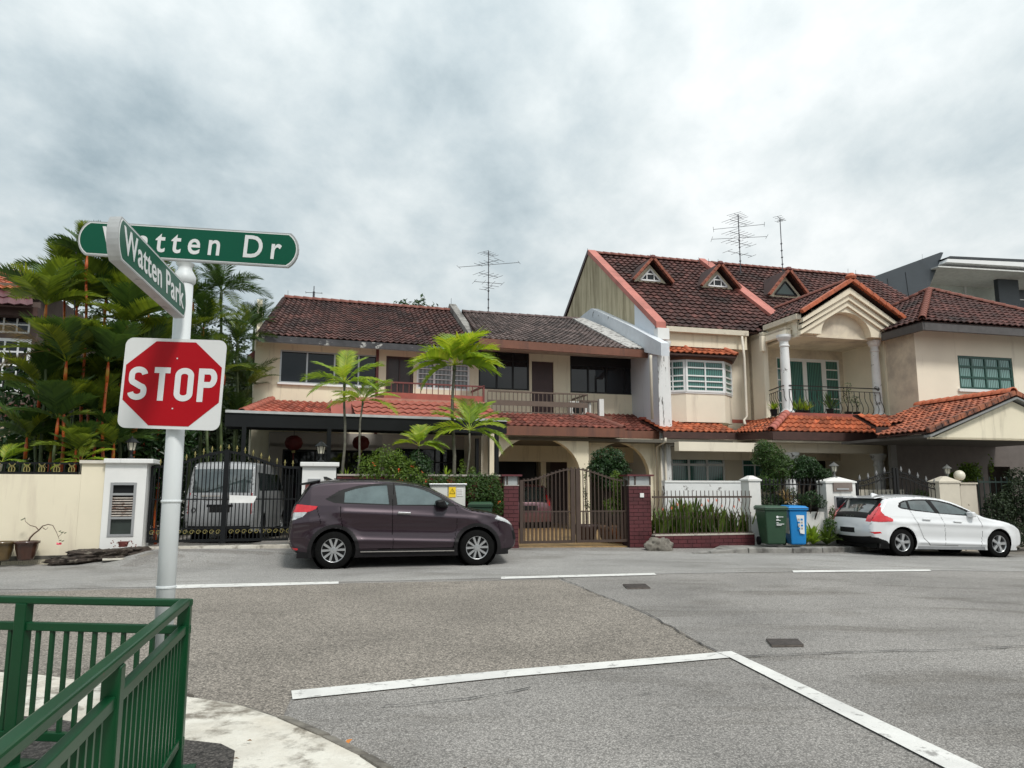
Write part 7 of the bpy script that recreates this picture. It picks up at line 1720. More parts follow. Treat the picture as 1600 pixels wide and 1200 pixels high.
# ------------------------------------------------------------------ plants
def leafmat(name,col,trans=.35,rough=.45,var=.35,spec=.4,vary=None):
    m=bpy.data.materials.new(name); m.use_nodes=True; t=m.node_tree; n=t.nodes.new; L=t.links.new; b=t.nodes['Principled BSDF']; o=t.nodes['Material Output']
    at=n('ShaderNodeAttribute'); at.attribute_name='tint'
    lo=tuple(c*(1-var) for c in col); hi=tuple(min(1,c*(1+var)) for c in col)
    vv=vary or (hi[0]*1.25,hi[1]*1.08,hi[2]*.8)
    c=ramp(at.outputs['Fac'],[(0,lo),(.5,col),(1,vv)],t)
    L(c,b.inputs['Base Color']); b.inputs['Roughness'].default_value=rough; b.inputs['Specular IOR Level'].default_value=spec
    tr=n('ShaderNodeBsdfTranslucent'); k=n('ShaderNodeMix'); k.data_type='RGBA'; k.blend_type='MULTIPLY'; k.inputs[0].default_value=1; L(c,k.inputs[6]); k.inputs[7].default_value=(1.3,1.25,.6,1); L(k.outputs[2],tr.inputs[0])
    mxx=n('ShaderNodeMixShader'); mxx.inputs[0].default_value=trans; L(b.outputs[0],mxx.inputs[1]); L(tr.outputs[0],mxx.inputs[2]); L(mxx.outputs[0],o.inputs[0])
    MATS[name]=m; return m
lime=leafmat('lime_palm_leaf',(.30,.42,.04),.45,vary=(.50,.50,.07)); lime2=leafmat('fresh_palm_leaf',(.22,.34,.04),.4)
darkp=leafmat('dark_palm_leaf',(.050,.100,.026),.2); midp=leafmat('olive_palm_leaf',(.14,.20,.03),.3); yelp=leafmat('yellow_green_palm_leaf',(.20,.25,.03),.4); dryp=leafmat('dry_palm_leaf',(.28,.20,.11),.25,.7,.3)
bushd=leafmat('dark_shrub_leaf',(.020,.055,.014),.2,.4); bushm=leafmat('shrub_leaf',(.045,.095,.02),.25); bushl=leafmat('light_shrub_leaf',(.10,.17,.025),.35); treed=leafmat('background_tree_leaf',(.018,.034,.012),.15,.6)
grassy=leafmat('strappy_leaf',(.075,.125,.025),.3)
def mesh_raw(name,b,m,smooth=False):
    me=bpy.data.meshes.new(name); me.from_pydata(b.v,[],b.f)
    a=me.attributes.new('tint','FLOAT','FACE'); a.data.foreach_set('value',[float(min(1,max(0,x))) for x in b.t]); me.materials.append(m)
    if smooth: me.shade_smooth()
    return me
def frond_mesh(L,n,ll,w,droop,m,vee=.5,fwd=.75,ragged=.12,bend=.25,seed=0,stalk=.18):
    R=random.Random(seed); b=MB(); pts=[]
    K=10
    for i in range(K+1):
        t=i/K; pts.append(Vector((L*(t-.12*droop*t*t*t),0,L*(.10*t-droop*t*t))))
    def at(t): 
        i=min(K-1,int(t*K)); f=t*K-i; return pts[i].lerp(pts[i+1],f),(pts[i+1]-pts[i]).normalized()
    for i in range(K):
        r0=.012*(1-i/K)+.003; a,c=pts[i],pts[i+1]
        b.add([a+Vector((0,-r0,0)),a+Vector((0,r0,0)),c+Vector((0,r0*.8,0)),c+Vector((0,-r0*.8,0)),a+Vector((0,0,r0)),c+Vector((0,0,r0*.8))],[(0,4,5,3),(4,1,2,5)],.9)
    for i in range(n):
        t=stalk+(1-stalk)*(i+.5)/n; p,d=at(t); up=Vector((0,0,1)); up=(up-d*up.dot(d)).normalized()
        s=math.sin(math.pi*min(1,(t-stalk)/(1-stalk)*.86+.12))**.7; l=ll*s*(1+R.uniform(-ragged,ragged))
        if t>.93: l*=.9
        for sg in (-1,1):
            side=Vector((0,sg,0)); f=fwd+ .7*t*t; dr=(side+d*f+up*vee*R.uniform(.7,1.2)).normalized(); q=p; ww=w*(.7+.3*s)
            tint=R.uniform(.15,.85); nrm=dr.cross(d).normalized() if True else up
            e1=q+dr*l*.5; dr2=(dr-Vector((0,0,1))*bend*R.uniform(.6,1.6)).normalized(); e2=e1+dr2*l*.5
            wv=d*ww*.5
            b.add([q-wv*.5,q+wv*.5,e1+wv,e1-wv,e2+dr2*.0+wv*.12,e2-wv*.12],[(0,1,2,3),(3,2,4,5)],tint)
    return mesh_raw('frond',b,m)
barkm=mat('palm_trunk_bark',(.12,.115,.09),.85,var=.35,scale=12,bump=.5); greenstem=mat('green_palm_stem',(.07,.10,.035),.6,var=.3,scale=6); redstem=mat('red_crown_shaft',(.46,.075,.015),.45,var=.3,scale=6,vary2=((.40,.24,.02),4,.5,.7)); darktrunk=mat('dark_trunk',(.045,.032,.024),.9,var=.3,scale=8,bump=.5)
def palm(name,label,base,top,r,fr,n,stemM=None,shaftM=None,shaft=.0,spread=(20,75),seed=0,scale=1.0,group=None,cat='palm tree',az0=None,list_=None):
    R=random.Random(seed); t=thing(name,label,cat,base,0,group); d=Vector(top)-Vector(base)
    k=8; pts=[Vector((d.x*i/k+.03*math.sin(i*1.3+seed),d.y*i/k,d.z*i/k)) for i in range(k+1)]
    MB().tube(pts,[r*(1.15-.35*i/k) for i in range(k+1)],8).build('trunk',stemM or barkm,t,smooth=True)
    if shaft: MB().tube([pts[-1]-Vector((0,0,shaft*.1)),pts[-1]+Vector((0,0,shaft*.5)),pts[-1]+Vector((0,0,shaft))],[r*1.05,r*1.0,r*.5],8).build('crown_shaft',shaftM or greenstem,t,smooth=True)
    c=pts[-1]+Vector((0,0,shaft*.9)); 
    L_=list_ or [( (az0 or 0)+360*i/n*1.0+R.uniform(-18,18), R.uniform(*spread)) for i in range(n)]
    for az,el in L_:
        me=R.choice(fr); s=scale*R.uniform(.85,1.1)
        o=inst('frond',me,t,c,(0,0,0),(s,s,s)); o.rotation_euler=(Matrix.Rotation(math.radians(az),3,'Z')@Matrix.Rotation(-math.radians(el),3,'Y')@Matrix.Rotation(R.uniform(-.3,.3),3,'X')).to_euler()
    return t
NV=5
lim=[frond_mesh(1.0,19,.50,.085,.40+.10*i,lime if i%2 else lime2,.42,.5,.16,.5,i) for i in range(NV)]; lim2=[frond_mesh(1.0,26,.42,.040,.40+.1*i,lime2,.35,.7,.18,.55,20+i) for i in range(3)]+[frond_mesh(1.0,24,.42,.045,.45+.1*i,lime,.35,.6,.18,.55,30+i) for i in range(3)]
sn=lambda px,py,n_: S.w(S.U(px,py,n_),n_,S.Z(px,py,n_))
def pbase(px,py,n_): p=sn(px,py,n_); p.z=G(p.x,p.y); return p
# five young palms in front of the cream house; elevation angles are measured from level
palm('young_palm','slender palm with feathery fronds, left of the two leaning palms',pbase(535,750,.8),sn(540,604,.8),.033,lim2,9,seed=1,scale=.96,shaft=.10,list_=[(185,25),(170,50),(100,82),(60,70),(5,20),(20,45),(-20,8),(200,5),(270,40),(120,35)])
palm('young_palm','thin leaning palm with yellowish drooping fronds, second from the left',pbase(551,755,.6),sn(567,632,.6),.026,lim2,9,seed=2,scale=.80,shaft=.08,list_=[(180,35),(160,60),(80,75),(40,50),(5,28),(-15,5),(200,8),(-40,30),(230,25),(20,60)])
palm('young_palm','tallest young palm with broad lime green fronds before the red balcony',pbase(709,750,.8),sn(708.5,578,.8),.042,lim,11,seed=3,scale=1.05,shaft=.12,list_=[(180,12),(165,38),(150,62),(100,80),(60,74),(20,55),(5,22),(-10,5),(195,-2),(-35,30),(215,30),(40,40),(10,68),(265,48),(300,62)])
palm('young_palm','small palm with short stem and upright fronds under the carport edge',pbase(651,750,.7),sn(652.5,700,.7),.016,lim,6,seed=4,scale=.62,shaft=.05,list_=[(178,26),(150,60),(95,84),(60,72),(5,24),(-10,12),(270,45)])
palm('young_palm','middle sized palm with spreading fronds overhanging the left arch',pbase(729,750,.5),sn(733,676,.5),.024,lim2+lim[:2],10,seed=5,scale=.92,shaft=.06,list_=[(182,22),(170,42),(125,78),(90,85),(45,66),(10,32),(-5,8),(-18,-6),(195,8),(25,48),(150,62),(330,22)])
# red stemmed palm cluster on the left
rf=[frond_mesh(1.25,22,.52,.085,.28+.06*i,darkp,.40,.55,.08,.22,40+i,.12) for i in range(3)]+[frond_mesh(1.25,22,.52,.08,.30+.06*i,midp,.40,.55,.08,.22,50+i,.12) for i in range(3)]
rfy=[frond_mesh(1.15,20,.45,.065,.33,yelp,.40,.6,.1,.25,60),frond_mesh(1.15,20,.45,.065,.4,midp,.4,.6,.1,.25,61)]
red=[ # x, y of the crown, distance behind the wall, scale, label
 (135,392,2.2,.85,'tallest red stemmed palm rising behind the left end of the street sign'),
 (72,470,1.4,1.0,'red stemmed palm spreading dark fronds in front of the maroon awning'),
 (103,560,.9,1.0,'red stemmed palm whose crown hides the white grid window'),
 (60,600,1.6,.9,None),(165,560,1.1,1.0,'red stemmed palm just left of the stop sign plate'),
 (195,500,1.9,.95,None),(215,560,2.4,.95,None),(120,470,3.0,1.0,None),(165,460,3.2,1.0,None),(88,650,.8,.85,None),(150,640,1.6,.9,None),(205,640,2.2,.9,None),(230,480,3.4,.95,None),(118,700,.6,.6,None),(178,690,1.2,.75,None),(40,680,1.2,.7,None),(250,600,3.6,.9,None),(242,540,3.0,.9,None),(100,430,3.4,.9,None),(195,430,3.6,.9,None),(140,600,2.8,.9,None),(85,600,2.6,.85,None),(185,590,3.2,.9,None),(75,700,2.2,.8,None)]
for i,(px,py,n_,s_,lb) in enumerate(red):
    b_=pbase(px-4+3*math.sin(i*2.1),760,n_); tp=sn(px,py+34,n_)
    palm('red_stem_palm',lb or 'dark green palm with thin red stem inside the dense clump behind the garden wall',b_,tp,.036,rf+rfy[:1] if i%3 else rfy+rf[:2],13,redstem if i%2==0 else greenstem,redstem,.42,(18,74),100+i,s_*(1.0 if i else .8),'red stemmed palms behind the garden wall')
#
# bright low palm leaves above the wall and the dry frond
palm('low_palm','low bright yellow green palm leaves just above the black wall fence',pbase(128,745,.45),sn(128,722,.45),.03,lim2,7,seed=8,scale=.62,list_=[(180,18),(160,40),(0,20),(15,45),(90,75),(200,5),(-10,2)])
palm('low_palm','small bright green palm peeking over the wall at the left edge of the photo',pbase(2,745,.5),sn(2,722,.5),.03,lim2,7,seed=9,scale=.5,list_=[(180,30),(10,50),(90,75),(0,20),(45,65)])
o=thing('dry_frond','dead pale brown palm frond hanging before the white grid window','palm frond',sn(78,548,.9)); dm=frond_mesh(1.2,24,.5,.03,.25,dryp,.2,.8,.15,.5,77); q_=inst('frond',dm,o); q_.rotation_euler=(0.5,-.55,math.radians(178)); inst('frond',dm,o).rotation_euler=(-.3,.1,math.radians(170))
# palms to the right of the post, further back
gp2=[frond_mesh(1.3,24,.42,.05,.32+.08*i,darkp,.35,.7,.1,.35,80+i,.12) for i in range(3)]+[frond_mesh(1.3,24,.42,.05,.4,midp,.35,.7,.1,.3,86,.12)]
bk=[(345,440,7.0,1.15,'pointed dark palm standing against the sky right of the street post'),(318,500,6.5,1.1,None),(372,520,6.8,1.0,None),(300,560,6.2,1.0,None),(348,570,6.2,1.0,None),(385,590,7.4,.95,None),(275,520,6.2,1.0,None),(265,620,5.5,.9,None),(325,640,6,.9,None),(368,640,6.6,.9,None),(300,460,7.5,1,None),(395,500,9,.9,None)]
for i,(px,py,n_,s_,lb) in enumerate(bk):
    palm('garden_palm',lb or 'dark palm in the thicket between the stop sign and the cream house',pbase(px-3,760,n_),sn(px,py+30,n_),.05,gp2,14,greenstem,redstem if i%3==1 else greenstem,.35,(10,80),200+i,s_*.95,'dark palms between the stop sign and the cream house')
# leaf clouds
UNDER=True
def leafcloud(name,label,cat,blobs,n,size,m,group=None,trunk=None,shell=.55,seed=0,flowers=None,up=.35,asp=.5,kind=None):
    R=random.Random(seed); cx_=sum(b[0] for b in blobs)/len(blobs); cy_=sum(b[1] for b in blobs)/len(blobs); zb=min(b[2]-b[5] for b in blobs) if trunk is None else trunk[2]
    t=thing(name,label,cat,(cx_,cy_,zb),0,group); vol=[b[3]*b[5]*max(b[4],.3*b[3]) for b in blobs]; tot=sum(vol); B=MB(); fpos=[]
    for b,v in zip(blobs,vol):
        for i in range(max(8,int(n*v/tot))):
            while True:
                d=Vector((R.gauss(0,1),R.gauss(0,1),R.gauss(0,1)))
                if d.length>.01: break
            d.normalize(); rr=(shell+(1-shell)*R.random()**.6)*(1+.16*math.sin(d.x*5+seed)*math.cos(d.z*4+b[0]*3)+.10*math.sin(d.y*9+d.z*7))
            if R.random()<.05: rr*=1.10
            p=Vector((b[0]-cx_+d.x*b[3]*rr,b[1]-cy_+d.y*b[4]*rr,b[2]-zb+d.z*b[5]*rr))
            nn=(d*.6+Vector((R.gauss(0,.5),R.gauss(0,.5),R.gauss(0,.5)+up))).normalized(); a_=nn.cross(Vector((R.gauss(0,1),R.gauss(0,1),R.gauss(0,1)))).normalized(); c_=nn.cross(a_); s_=size*R.uniform(.6,1.3)
            B.add([p-a_*s_,p-c_*s_*asp*.9+nn*s_*.15,p+a_*s_,p+c_*s_*asp*.9+nn*s_*.15],[(0,1,2),(0,2,3)],R.random()*.8+.15*(d.z+1)*.5)
            if flowers and R.random()<flowers[1] and d.y<.2: fpos.append(p+d*size)
    me=mesh_raw('foliage',B,m); o=bpy.data.objects.new('foliage',me); COL.objects.link(o); o.parent=t
    if trunk:
        r_=trunk[3]; base=Vector((trunk[0]-cx_,trunk[1]-cy_,0)); mb=MB(); 
        for b in blobs:
            e_=Vector((b[0]-cx_,b[1]-cy_,b[2]-zb)); mid=base.lerp(e_,.45)+Vector((0,0,.1)); mb2=MB().tube([base,mid,e_],[r_,r_*.7,r_*.3],6).build('trunk' if b is blobs[0] else 'limb',darktrunk,t,smooth=True)
    for p in fpos:
        mb=MB()
        for k in range(7): a_=Vector((R.gauss(0,1),R.gauss(0,1),R.gauss(0,1))).normalized()*flowers[2]; c_=Vector((R.gauss(0,1),R.gauss(0,1),R.gauss(0,1))).normalized()*flowers[2]; q_=a_*.4; mb.add([q_,q_+a_*.7,q_+(a_+c_)*.5,q_+c_*.7],[(0,1,2,3)],R.random())
        fo=mb.build('flower',flowers[0],t); fo.location=p
    return t
fb=lambda px,py,n_,rx,ry,rz: (*sn(px,py,n_),rx,ry,rz)
orange=mat('orange_flower',(.75,.13,.035),.6,var=.2); pinkfl=mat('pink_orange_flower',(.70,.16,.08),.6)
leafcloud('undergrowth','dark undergrowth filling the garden behind the cream wall and red palms','shrub',[fb(110,720,3.2,2.2,.8,.9),fb(190,700,3.4,1.6,.8,1.3),fb(110,620,4.6,2.0,.7,1.6),fb(240,650,5,1.3,.8,1.8),fb(40,730,3,1.2,.6,.7)],13000,.10,bushd,seed=77)
# dark trees filling the gap behind the van and palms
for i,(px,py,Y,r_,lb) in enumerate(((250,610,33,4.2,'broad dark tree behind the red palms'),(330,600,36,3.4,'dark tree behind the garden palms right of the stop sign'),(180,560,34,4.2,'dark tree behind the street name signs'),(385,640,38,2.2,'small dark tree left of the cream house'),(110,600,36,4.0,'dark tree behind the brown corner house'))):
    c=aty(px,py,Y); bl=[(c.x,c.y,c.z,r_,r_*.8,r_*.8),(c.x-r_*.6,c.y,c.z-r_*.5,r_*.7,r_*.6,r_*.6),(c.x+r_*.6,c.y,c.z-r_*.4,r_*.65,r_*.6,r_*.6),(c.x+r_*.1,c.y-r_*.3,c.z-r_*.9,r_*.9,r_*.7,r_*.7)]
    leafcloud('tree',lb,'tree',bl,9000,.16,treed,trunk=(c.x,c.y,0,.25),shell=.5,seed=i)
leafcloud('hedge_bush','dense dark hedge seen through the black gate beside the van','hedge',[(*S.w(-9.6,6.5,1.4),1.4,1.0,1.6),(*S.w(-8.0,8.0,1.3),1.3,1.0,1.6),(*S.w(-6.6,8.5,1.2),1.0,1.0,1.3),(*S.w(-11.2,5.5,1.5),1.4,1.0,1.9)],9000,.09,bushd,seed=3)
leafcloud('tree','treetop tips showing above the ridge of the cream house','tree',[(*aty(631,478,36),.35,.4,.35),(*aty(658,476,36),.30,.4,.5),(*aty(645,486,36),1.6,.6,.5)],420,.13,bushd,seed=5,trunk=(*aty(645,486,36)[:2],0,.2),shell=.3)
# flowering hedge behind the purple car
hz=[fb(575,742,.05,.28,.3,.45),fb(600,728,.15,.30,.3,.42),fb(622,738,.1,.34,.3,.45),fb(640,752,-.05,.35,.3,.40)]
leafcloud('flowering_bush','light green bush with orange flowers, highest at its left, behind the purple car roof','bush',hz+[fb(612,722,.25,.22,.2,.22)],5200,.032,bushl,flowers=(orange,.0035,.05),seed=11)
leafcloud('round_bush','rounded dark green bush between the flowering bushes and below the small palm','bush',[fb(654,732,.25,.34,.3,.36),fb(640,742,.25,.25,.25,.25)],3600,.03,bushd,seed=12)
leafcloud('flowering_hedge','low hedge dotted with orange flowers behind the white electric cabinet','hedge',[fb(670,760,.0,.45,.3,.30),fb(700,760,.05,.45,.3,.28),fb(655,764,-.1,.3,.3,.3),fb(632,762,-.05,.3,.3,.3)],5200,.032,bushm,flowers=(orange,.006,.05),seed=13)
leafcloud('flowering_bush','bushy hedge end with few orange flowers beside the maroon pillar','hedge',[fb(742,765,-.05,.40,.3,.38),fb(765,768,-.05,.32,.3,.42),fb(776,785,-.1,.18,.2,.36),fb(722,756,.1,.28,.25,.2)],6200,.03,bushm,flowers=(orange,.0025,.045),seed=14)
leafcloud('weedy_plant','spindly light green plant between the round bush and the palm stem','plant',[fb(722,735,.3,.1,.1,.28),fb(738,738,.3,.10,.1,.16)],260,.028,bushl,seed=15,shell=.1)
# spiky palm tufts
def tuft(name,label,p,n,l,m,w=.03,seed=0,spread=.8,cat='plant',group=None,stem=0,curl=.6):
    R=random.Random(seed); t=thing(name,label,cat,p,0,group); b=MB()
    for i in range(n):
        a_=R.uniform(0,6.28); e_=R.uniform(.1,1)*spread; d=Vector((math.cos(a_)*math.sin(e_),math.sin(a_)*math.sin(e_),math.cos(e_))); L=l*R.uniform(.6,1.1); s_=Vector((-math.sin(a_),math.cos(a_),0))*w*R.uniform(.6,1.2)
        p0=Vector((d.x*.02,d.y*.02,stem)); p1=p0+d*L*.45; p2=p1+(d+Vector((0,0,-curl*.4))).normalized()*L*.35; p3=p2+(d+Vector((0,0,-curl*1.1))).normalized()*L*.25
        tt=R.random(); b.add([p0-s_*.5,p0+s_*.5,p1+s_,p1-s_,p2+s_*.8,p2-s_*.8,p3],[(0,1,2,3),(3,2,4,5),(5,4,6)],tt)
    me=mesh_raw('leaves',b,m); o=bpy.data.objects.new('leaves',me); COL.objects.link(o); o.parent=t
    if stem: MB().tube([(0,0,0),(0,0,stem)],.02,6).build('stem',darktrunk,t)
    return t
tuft('spiky_plant','spiky light green plant beside the letterbox pillar, behind the car roof',sn(541,756,.3),34,.36,lime2,.012,1,.75)
tuft('spiky_plant','small spiky tuft rising from the hedge left of the tallest palm',sn(697,745,.3),24,.26,lime2,.012,2,.8)
# shrubs at the arches
leafcloud('potted_tree','round topped dark green shrub in front of the right arch','shrub',[fb(951,718,1.3,.42,.35,.30),fb(940,735,1.3,.36,.35,.30),fb(962,735,1.2,.36,.3,.32),fb(950,752,1.3,.34,.3,.26)],6500,.036,bushd,trunk=(*S.w(S.U(950,830,1.3),1.3,.3),.03),seed=21)
leafcloud('climbing_shrub','lighter green leafy shrub behind the right leaf of the brown gate','shrub',[fb(968,762,.5,.20,.2,.30),fb(972,785,.5,.24,.2,.30),fb(962,745,.55,.13,.15,.16),fb(955,790,.6,.2,.2,.2)],2600,.03,bushl,trunk=(*S.w(S.U(968,830,.5),.5,.3),.02),seed=22)
leafcloud('thin_vine','thin leafy stem growing between the two gate leaves','plant',[fb(914,742,.8,.05,.05,.25),fb(915,735,.8,.09,.06,.06),fb(918,790,1.2,.10,.1,.12),fb(914,770,1.2,.06,.1,.2)],260,.026,bushm,seed=23,shell=.1,trunk=(*S.w(S.U(916,830,1.2),1.2,.4),.012))
# heliconia bed
R=random.Random(5); t=thing('flower_bed','row of upright strappy plants with small orange flowers behind the steel fence','plants',S.w(5.0,.4,.1),S.a); b=MB()
x0=S.U(1022,800,.3); x1=S.U(1170,800,.3)
for i in range(520):
    x=R.uniform(x0,x1); y=R.uniform(.05,.85); h=R.uniform(.55,1.25)*(.88+.12*math.sin(x*3)); a_=R.uniform(0,6.28); le=R.uniform(.05,.55); d=Vector((math.cos(a_)*le,math.sin(a_)*le,1)).normalized(); s_=Vector((math.cos(a_+1.3),math.sin(a_+1.3),0))*R.uniform(.016,.042)
    p0=Vector((x,y,.12)); p1=p0+d*h*.5; p2=p0+d*h*.85; p3=p0+d*h+Vector((d.x*.15,d.y*.15,-.02)); b.add([p0-s_*.4,p0+s_*.4,p1+s_,p1-s_,p2+s_*.8,p2-s_*.8,p3],[(0,1,2,3),(3,2,4,5),(5,4,6)],R.random())
me=mesh_raw('leaves',b,grassy); o=bpy.data.objects.new('leaves',me); COL.objects.link(o); o.parent=t; o['kind']='stuff'; o.location=(-5.0,-.4,-.1+.0)
for i in range(11):
    x=x0+(x1-x0)*(i+R.random())/11; p=Vector((x-5.0,-.4+R.uniform(.1,.5),R.uniform(.80,1.02))); mb=MB()
    for k in range(4): mb.add([p+Vector((0,0,k*.02)),p+Vector((.015*(-1)**k,0,.02+k*.015)),p+Vector((.028*(-1)**k,0,.06+k*.015)),p+Vector((0,0,.035+k*.015))],[(0,1,2,3)])
    mb.build('flower',pinkfl,t)
# topiary and other plants at the columned house
leafcloud('topiary_tree','tall leaning clipped topiary tree left of the porch column','tree',[fb(1200,712,1.0,.40,.35,.34),fb(1192,702,1.0,.24,.3,.26),fb(1214,732,1.0,.44,.35,.34),fb(1200,755,1.0,.36,.3,.24),fb(1224,722,1.0,.24,.25,.18)],9000,.03,bushm,trunk=(*S.w(S.U(1222,830,1.0),1.0,.1),.05),seed=31)
leafcloud('topiary_tree','cloud clipped topiary tree with two rounded heads right of the porch column','tree',[fb(1258,726,.9,.38,.3,.24),fb(1246,740,.9,.26,.3,.18),fb(1285,742,.9,.28,.25,.20),fb(1270,735,.9,.3,.25,.2)],7000,.03,bushd,trunk=(*S.w(S.U(1252,830,.9),.9,.1),.05),seed=32)
leafcloud('topiary_shrub','low clipped shrub before the white letterbox pillar','shrub',[fb(1268,778,-.0,.28,.2,.18),fb(1282,785,-.05,.18,.15,.14),fb(1205,790,.6,.5,.3,.3),fb(1235,785,.7,.5,.3,.35)],5200,.028,bushd,trunk=(*S.w(S.U(1262,830,.3),.3,.0),.03),seed=33)
tuft('dry_spiky_plant','dry straw coloured spiky plant between the topiary trees',sn(1229,785,.35),90,.42,dryp,.010,3,1.5,stem=.0)
for i,(px,py,l,lb) in enumerate(((1270,846,.55,"bird's nest fern directly right of the blue bin"),(1292,846,.50,'drooping fern half hidden by the tailgate of the white car'),(1258,838,.4,'young yellow green fern behind the blue bin'))):
    tuft('fern',lb,S.w(S.U(px,850,-.35),-.35,G(*S.w(S.U(px,850,-.35),-.35,0)[:2])+.15),60,l,lime2 if i!=1 else grassy,.032,40+i,1.15)
leafcloud('small_shrub','thin green shrub by the meter window of the letterbox pillar','shrub',[fb(1296,822,-.3,.16,.15,.25),fb(1300,800,-.2,.08,.1,.18)],700,.03,bushm,seed=41,shell=.3)
leafcloud('small_shrub','yellow green shrub behind the lantern and globe lamp','shrub',[fb(1515,738,1.5,.34,.3,.30),fb(1496,745,1.5,.24,.3,.2),fb(1548,728,1.6,.05,.1,.4)],1500,.05,bushl,seed=42,shell=.3)
whitefl=mat('white_flower',(.6,.6,.55),.6)
leafcloud('climbing_hedge','dark overgrown hedge with tiny white flowers covering the fence at the right edge','hedge',[fb(1560,800,-.1,.42,.3,.55),fb(1590,780,-.1,.40,.3,.55),fb(1545,830,-.15,.28,.25,.4),fb(1620,800,-.1,.6,.3,.8),fb(1580,835,-.2,.5,.25,.35),fb(1590,745,.2,.30,.3,.25)],9500,.04,treed,flowers=(whitefl,.003,.03),seed=43)
leafcloud('porch_plant','small dark plant seen through the scrolled gate','plant',[fb(1437,775,1.6,.3,.2,.2)],500,.03,bushm,seed=44,shell=.3)
# plants on the balcony of the columned house
u=lambda x,y,n=0: FC.U(x,y,n)
z=lambda x,y,n=0: FC.Z(x,y,n)
def bal(px,label,h,r,m,kind,seed,potm=blacksteel,ph=.22):
    p=FC.w(u(px,640,-2.2),-2.2,wz_floor); t=thing('balcony_plant',label,'potted plant',p)
    MB().lathe([(.09,0),(.13,ph),(.145,ph),(.12,ph-.02)],(0,0,0),14).build('pot',potm,t)
    Rr=random.Random(seed); b=MB()
    if kind=='spike':
        for i in range(46):
            a_=Rr.uniform(0,6.28); e_=Rr.uniform(.15,1.1); d=Vector((math.cos(a_)*math.sin(e_),math.sin(a_)*math.sin(e_),math.cos(e_))); s_=Vector((-math.sin(a_),math.cos(a_),0))*.022; L=h*Rr.uniform(.6,1.1); p0=Vector((0,0,ph-.03)); b.add([p0,p0+d*L*.5+s_,p0+d*L+Vector((0,0,-.06)),p0+d*L*.5-s_],[(0,1,2,3)],Rr.random())
    else:
        MB().tube([(0,0,ph-.03),(.03,0,ph+h*.4),(-.02,0,ph+h*.7),(.04,0,ph+h)],[.02,.015,.01,.006],5).build('stem',darktrunk,t)
        for j in range(6): a_=j*1.1; zz_=ph+h*(.35+.1*j); MB().tube([(0,0,zz_-.05),(math.cos(a_)*r,math.sin(a_)*r*.6,zz_+.1)],[.008,.004],4).build('twig',darktrunk,t)
        for i in range(90): 
            a_=Rr.uniform(0,6.28); rr=r*Rr.uniform(.3,1.2); q_=Vector((math.cos(a_)*rr,math.sin(a_)*rr,ph+h*Rr.uniform(.35,1.08))); d=Vector((Rr.gauss(0,1),Rr.gauss(0,1),Rr.gauss(0,1))).normalized()*.03; c_=Vector((Rr.gauss(0,1),Rr.gauss(0,1),Rr.gauss(0,1))).normalized()*.02; b.add([q_-d,q_-c_,q_+d,q_+c_],[(0,1,2,3)],Rr.random())
    me=mesh_raw('leaves',b,m); o=bpy.data.objects.new('leaves',me); COL.objects.link(o); o.parent=t
bal(1248,'broad green potted plant beside the left balcony column',.62,.2,lime2,'spike',1); bal(1260,'yellow green spiky potted plant on the balcony',.45,.2,lime,'spike',2); bal(1297,'potted plant with long upright leaves in front of the balcony door',.75,.2,bushm,'spike',3,blackpl,.30)
bal(1325,'tall bare branched potted shrub on the balcony',.95,.16,bushm,'shrub',4); bal(1338,'small leafy potted shrub at the right end of the balcony',.55,.15,bushm,'shrub',5); bal(1209,'pale green potted plant at the side railing of the balcony',.4,.12,lime2,'spike',6)
# wall lamp sized extras: pole behind palms
pp=thing('antenna_pole','thin grey pole standing among the red palms','pole',pbase(115,760,2.6)); e_=sn(115,378,2.6); MB().tube([(0,0,0),(e_.x-pp.location.x,0,e_.z)],.015,6).build('pole',am,pp)

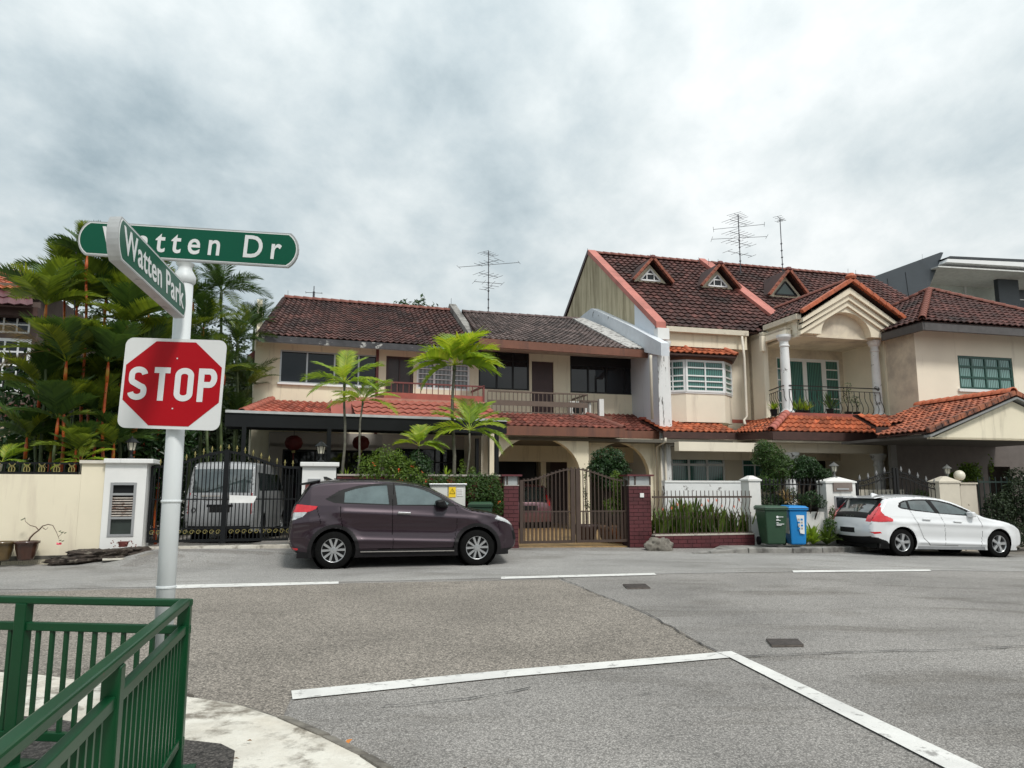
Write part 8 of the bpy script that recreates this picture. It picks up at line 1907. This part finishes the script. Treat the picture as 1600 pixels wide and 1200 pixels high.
# litter: small dry leaves and grit along the kerbs
R=random.Random(9); b=MB()
for i in range(150):
    if i<60: p=gp(R.uniform(300,640),0+R.uniform(1075,1190)) if False else Vector((R.uniform(-1.4,.1),R.uniform(2.7,4.2),0))
    elif i<110: p=S.w(R.uniform(4,12),R.uniform(-2.0,-.4),0)
    else: p=S.w(R.uniform(-8.5,4),R.uniform(-1.3,-.2),0)
    zz_=max(G(p.x,p.y),0)+(.016 if i>=60 else .116 if p.x<-1.2 else .016); s_=R.uniform(.008,.022); a_=R.uniform(0,6.28); d=Vector((math.cos(a_),math.sin(a_),0))*s_; e_=Vector((-d.y,d.x,0))*.5
    b.add([Vector((p.x,p.y,zz_))-d,Vector((p.x,p.y,zz_+.004))-e_,Vector((p.x,p.y,zz_+.002))+d,Vector((p.x,p.y,zz_+.007))+e_],[(0,1,2,3)],R.random())
me=mesh_raw('leaf_litter',b,leafmat('litter',(.10,.06,.03),.05,.8,.6)); o=bpy.data.objects.new('leaf_litter',me); COL.objects.link(o); tag(o,'scattered dry leaves and grit along the kerbs and driveways','leaf litter',None,'stuff')

# unseen trees added behind the viewpoint: dark reflections for windows and car paint
for i,(x,y,h,r_,lb) in enumerate(((-19,-15,9,4.2,'broad unseen tree added for reflections behind the railing, far to the left'),(-9,-19,8,3.8,'unseen tree added for reflections behind the viewpoint, left of centre'),(0,-22,9,4.0,'unseen tree added for reflections straight behind the viewpoint'),(9,-18,7.5,3.6,'unseen tree added for reflections behind the viewpoint, right of centre'),(18,-15,9,4.3,'tall unseen tree added for reflections far to the right behind the viewpoint'),(27,-10,8,4.0,'unseen tree added for reflections beyond the right end of the near kerb'))):
    bl=[(x,y,h-r_*.6,r_,r_*.9,r_*.7),(x-r_*.6,y,h-r_*1.1,r_*.7,r_*.7,r_*.55),(x+r_*.6,y,h-r_*1.0,r_*.7,r_*.7,r_*.55),(x,y,h-r_*1.45,r_*1.1,r_*.8,r_*.45)]
    leafcloud('reflection_tree',lb,'tree',bl,4200,.26,treed,trunk=(x,y,0,.25),shell=.5,seed=300+i)
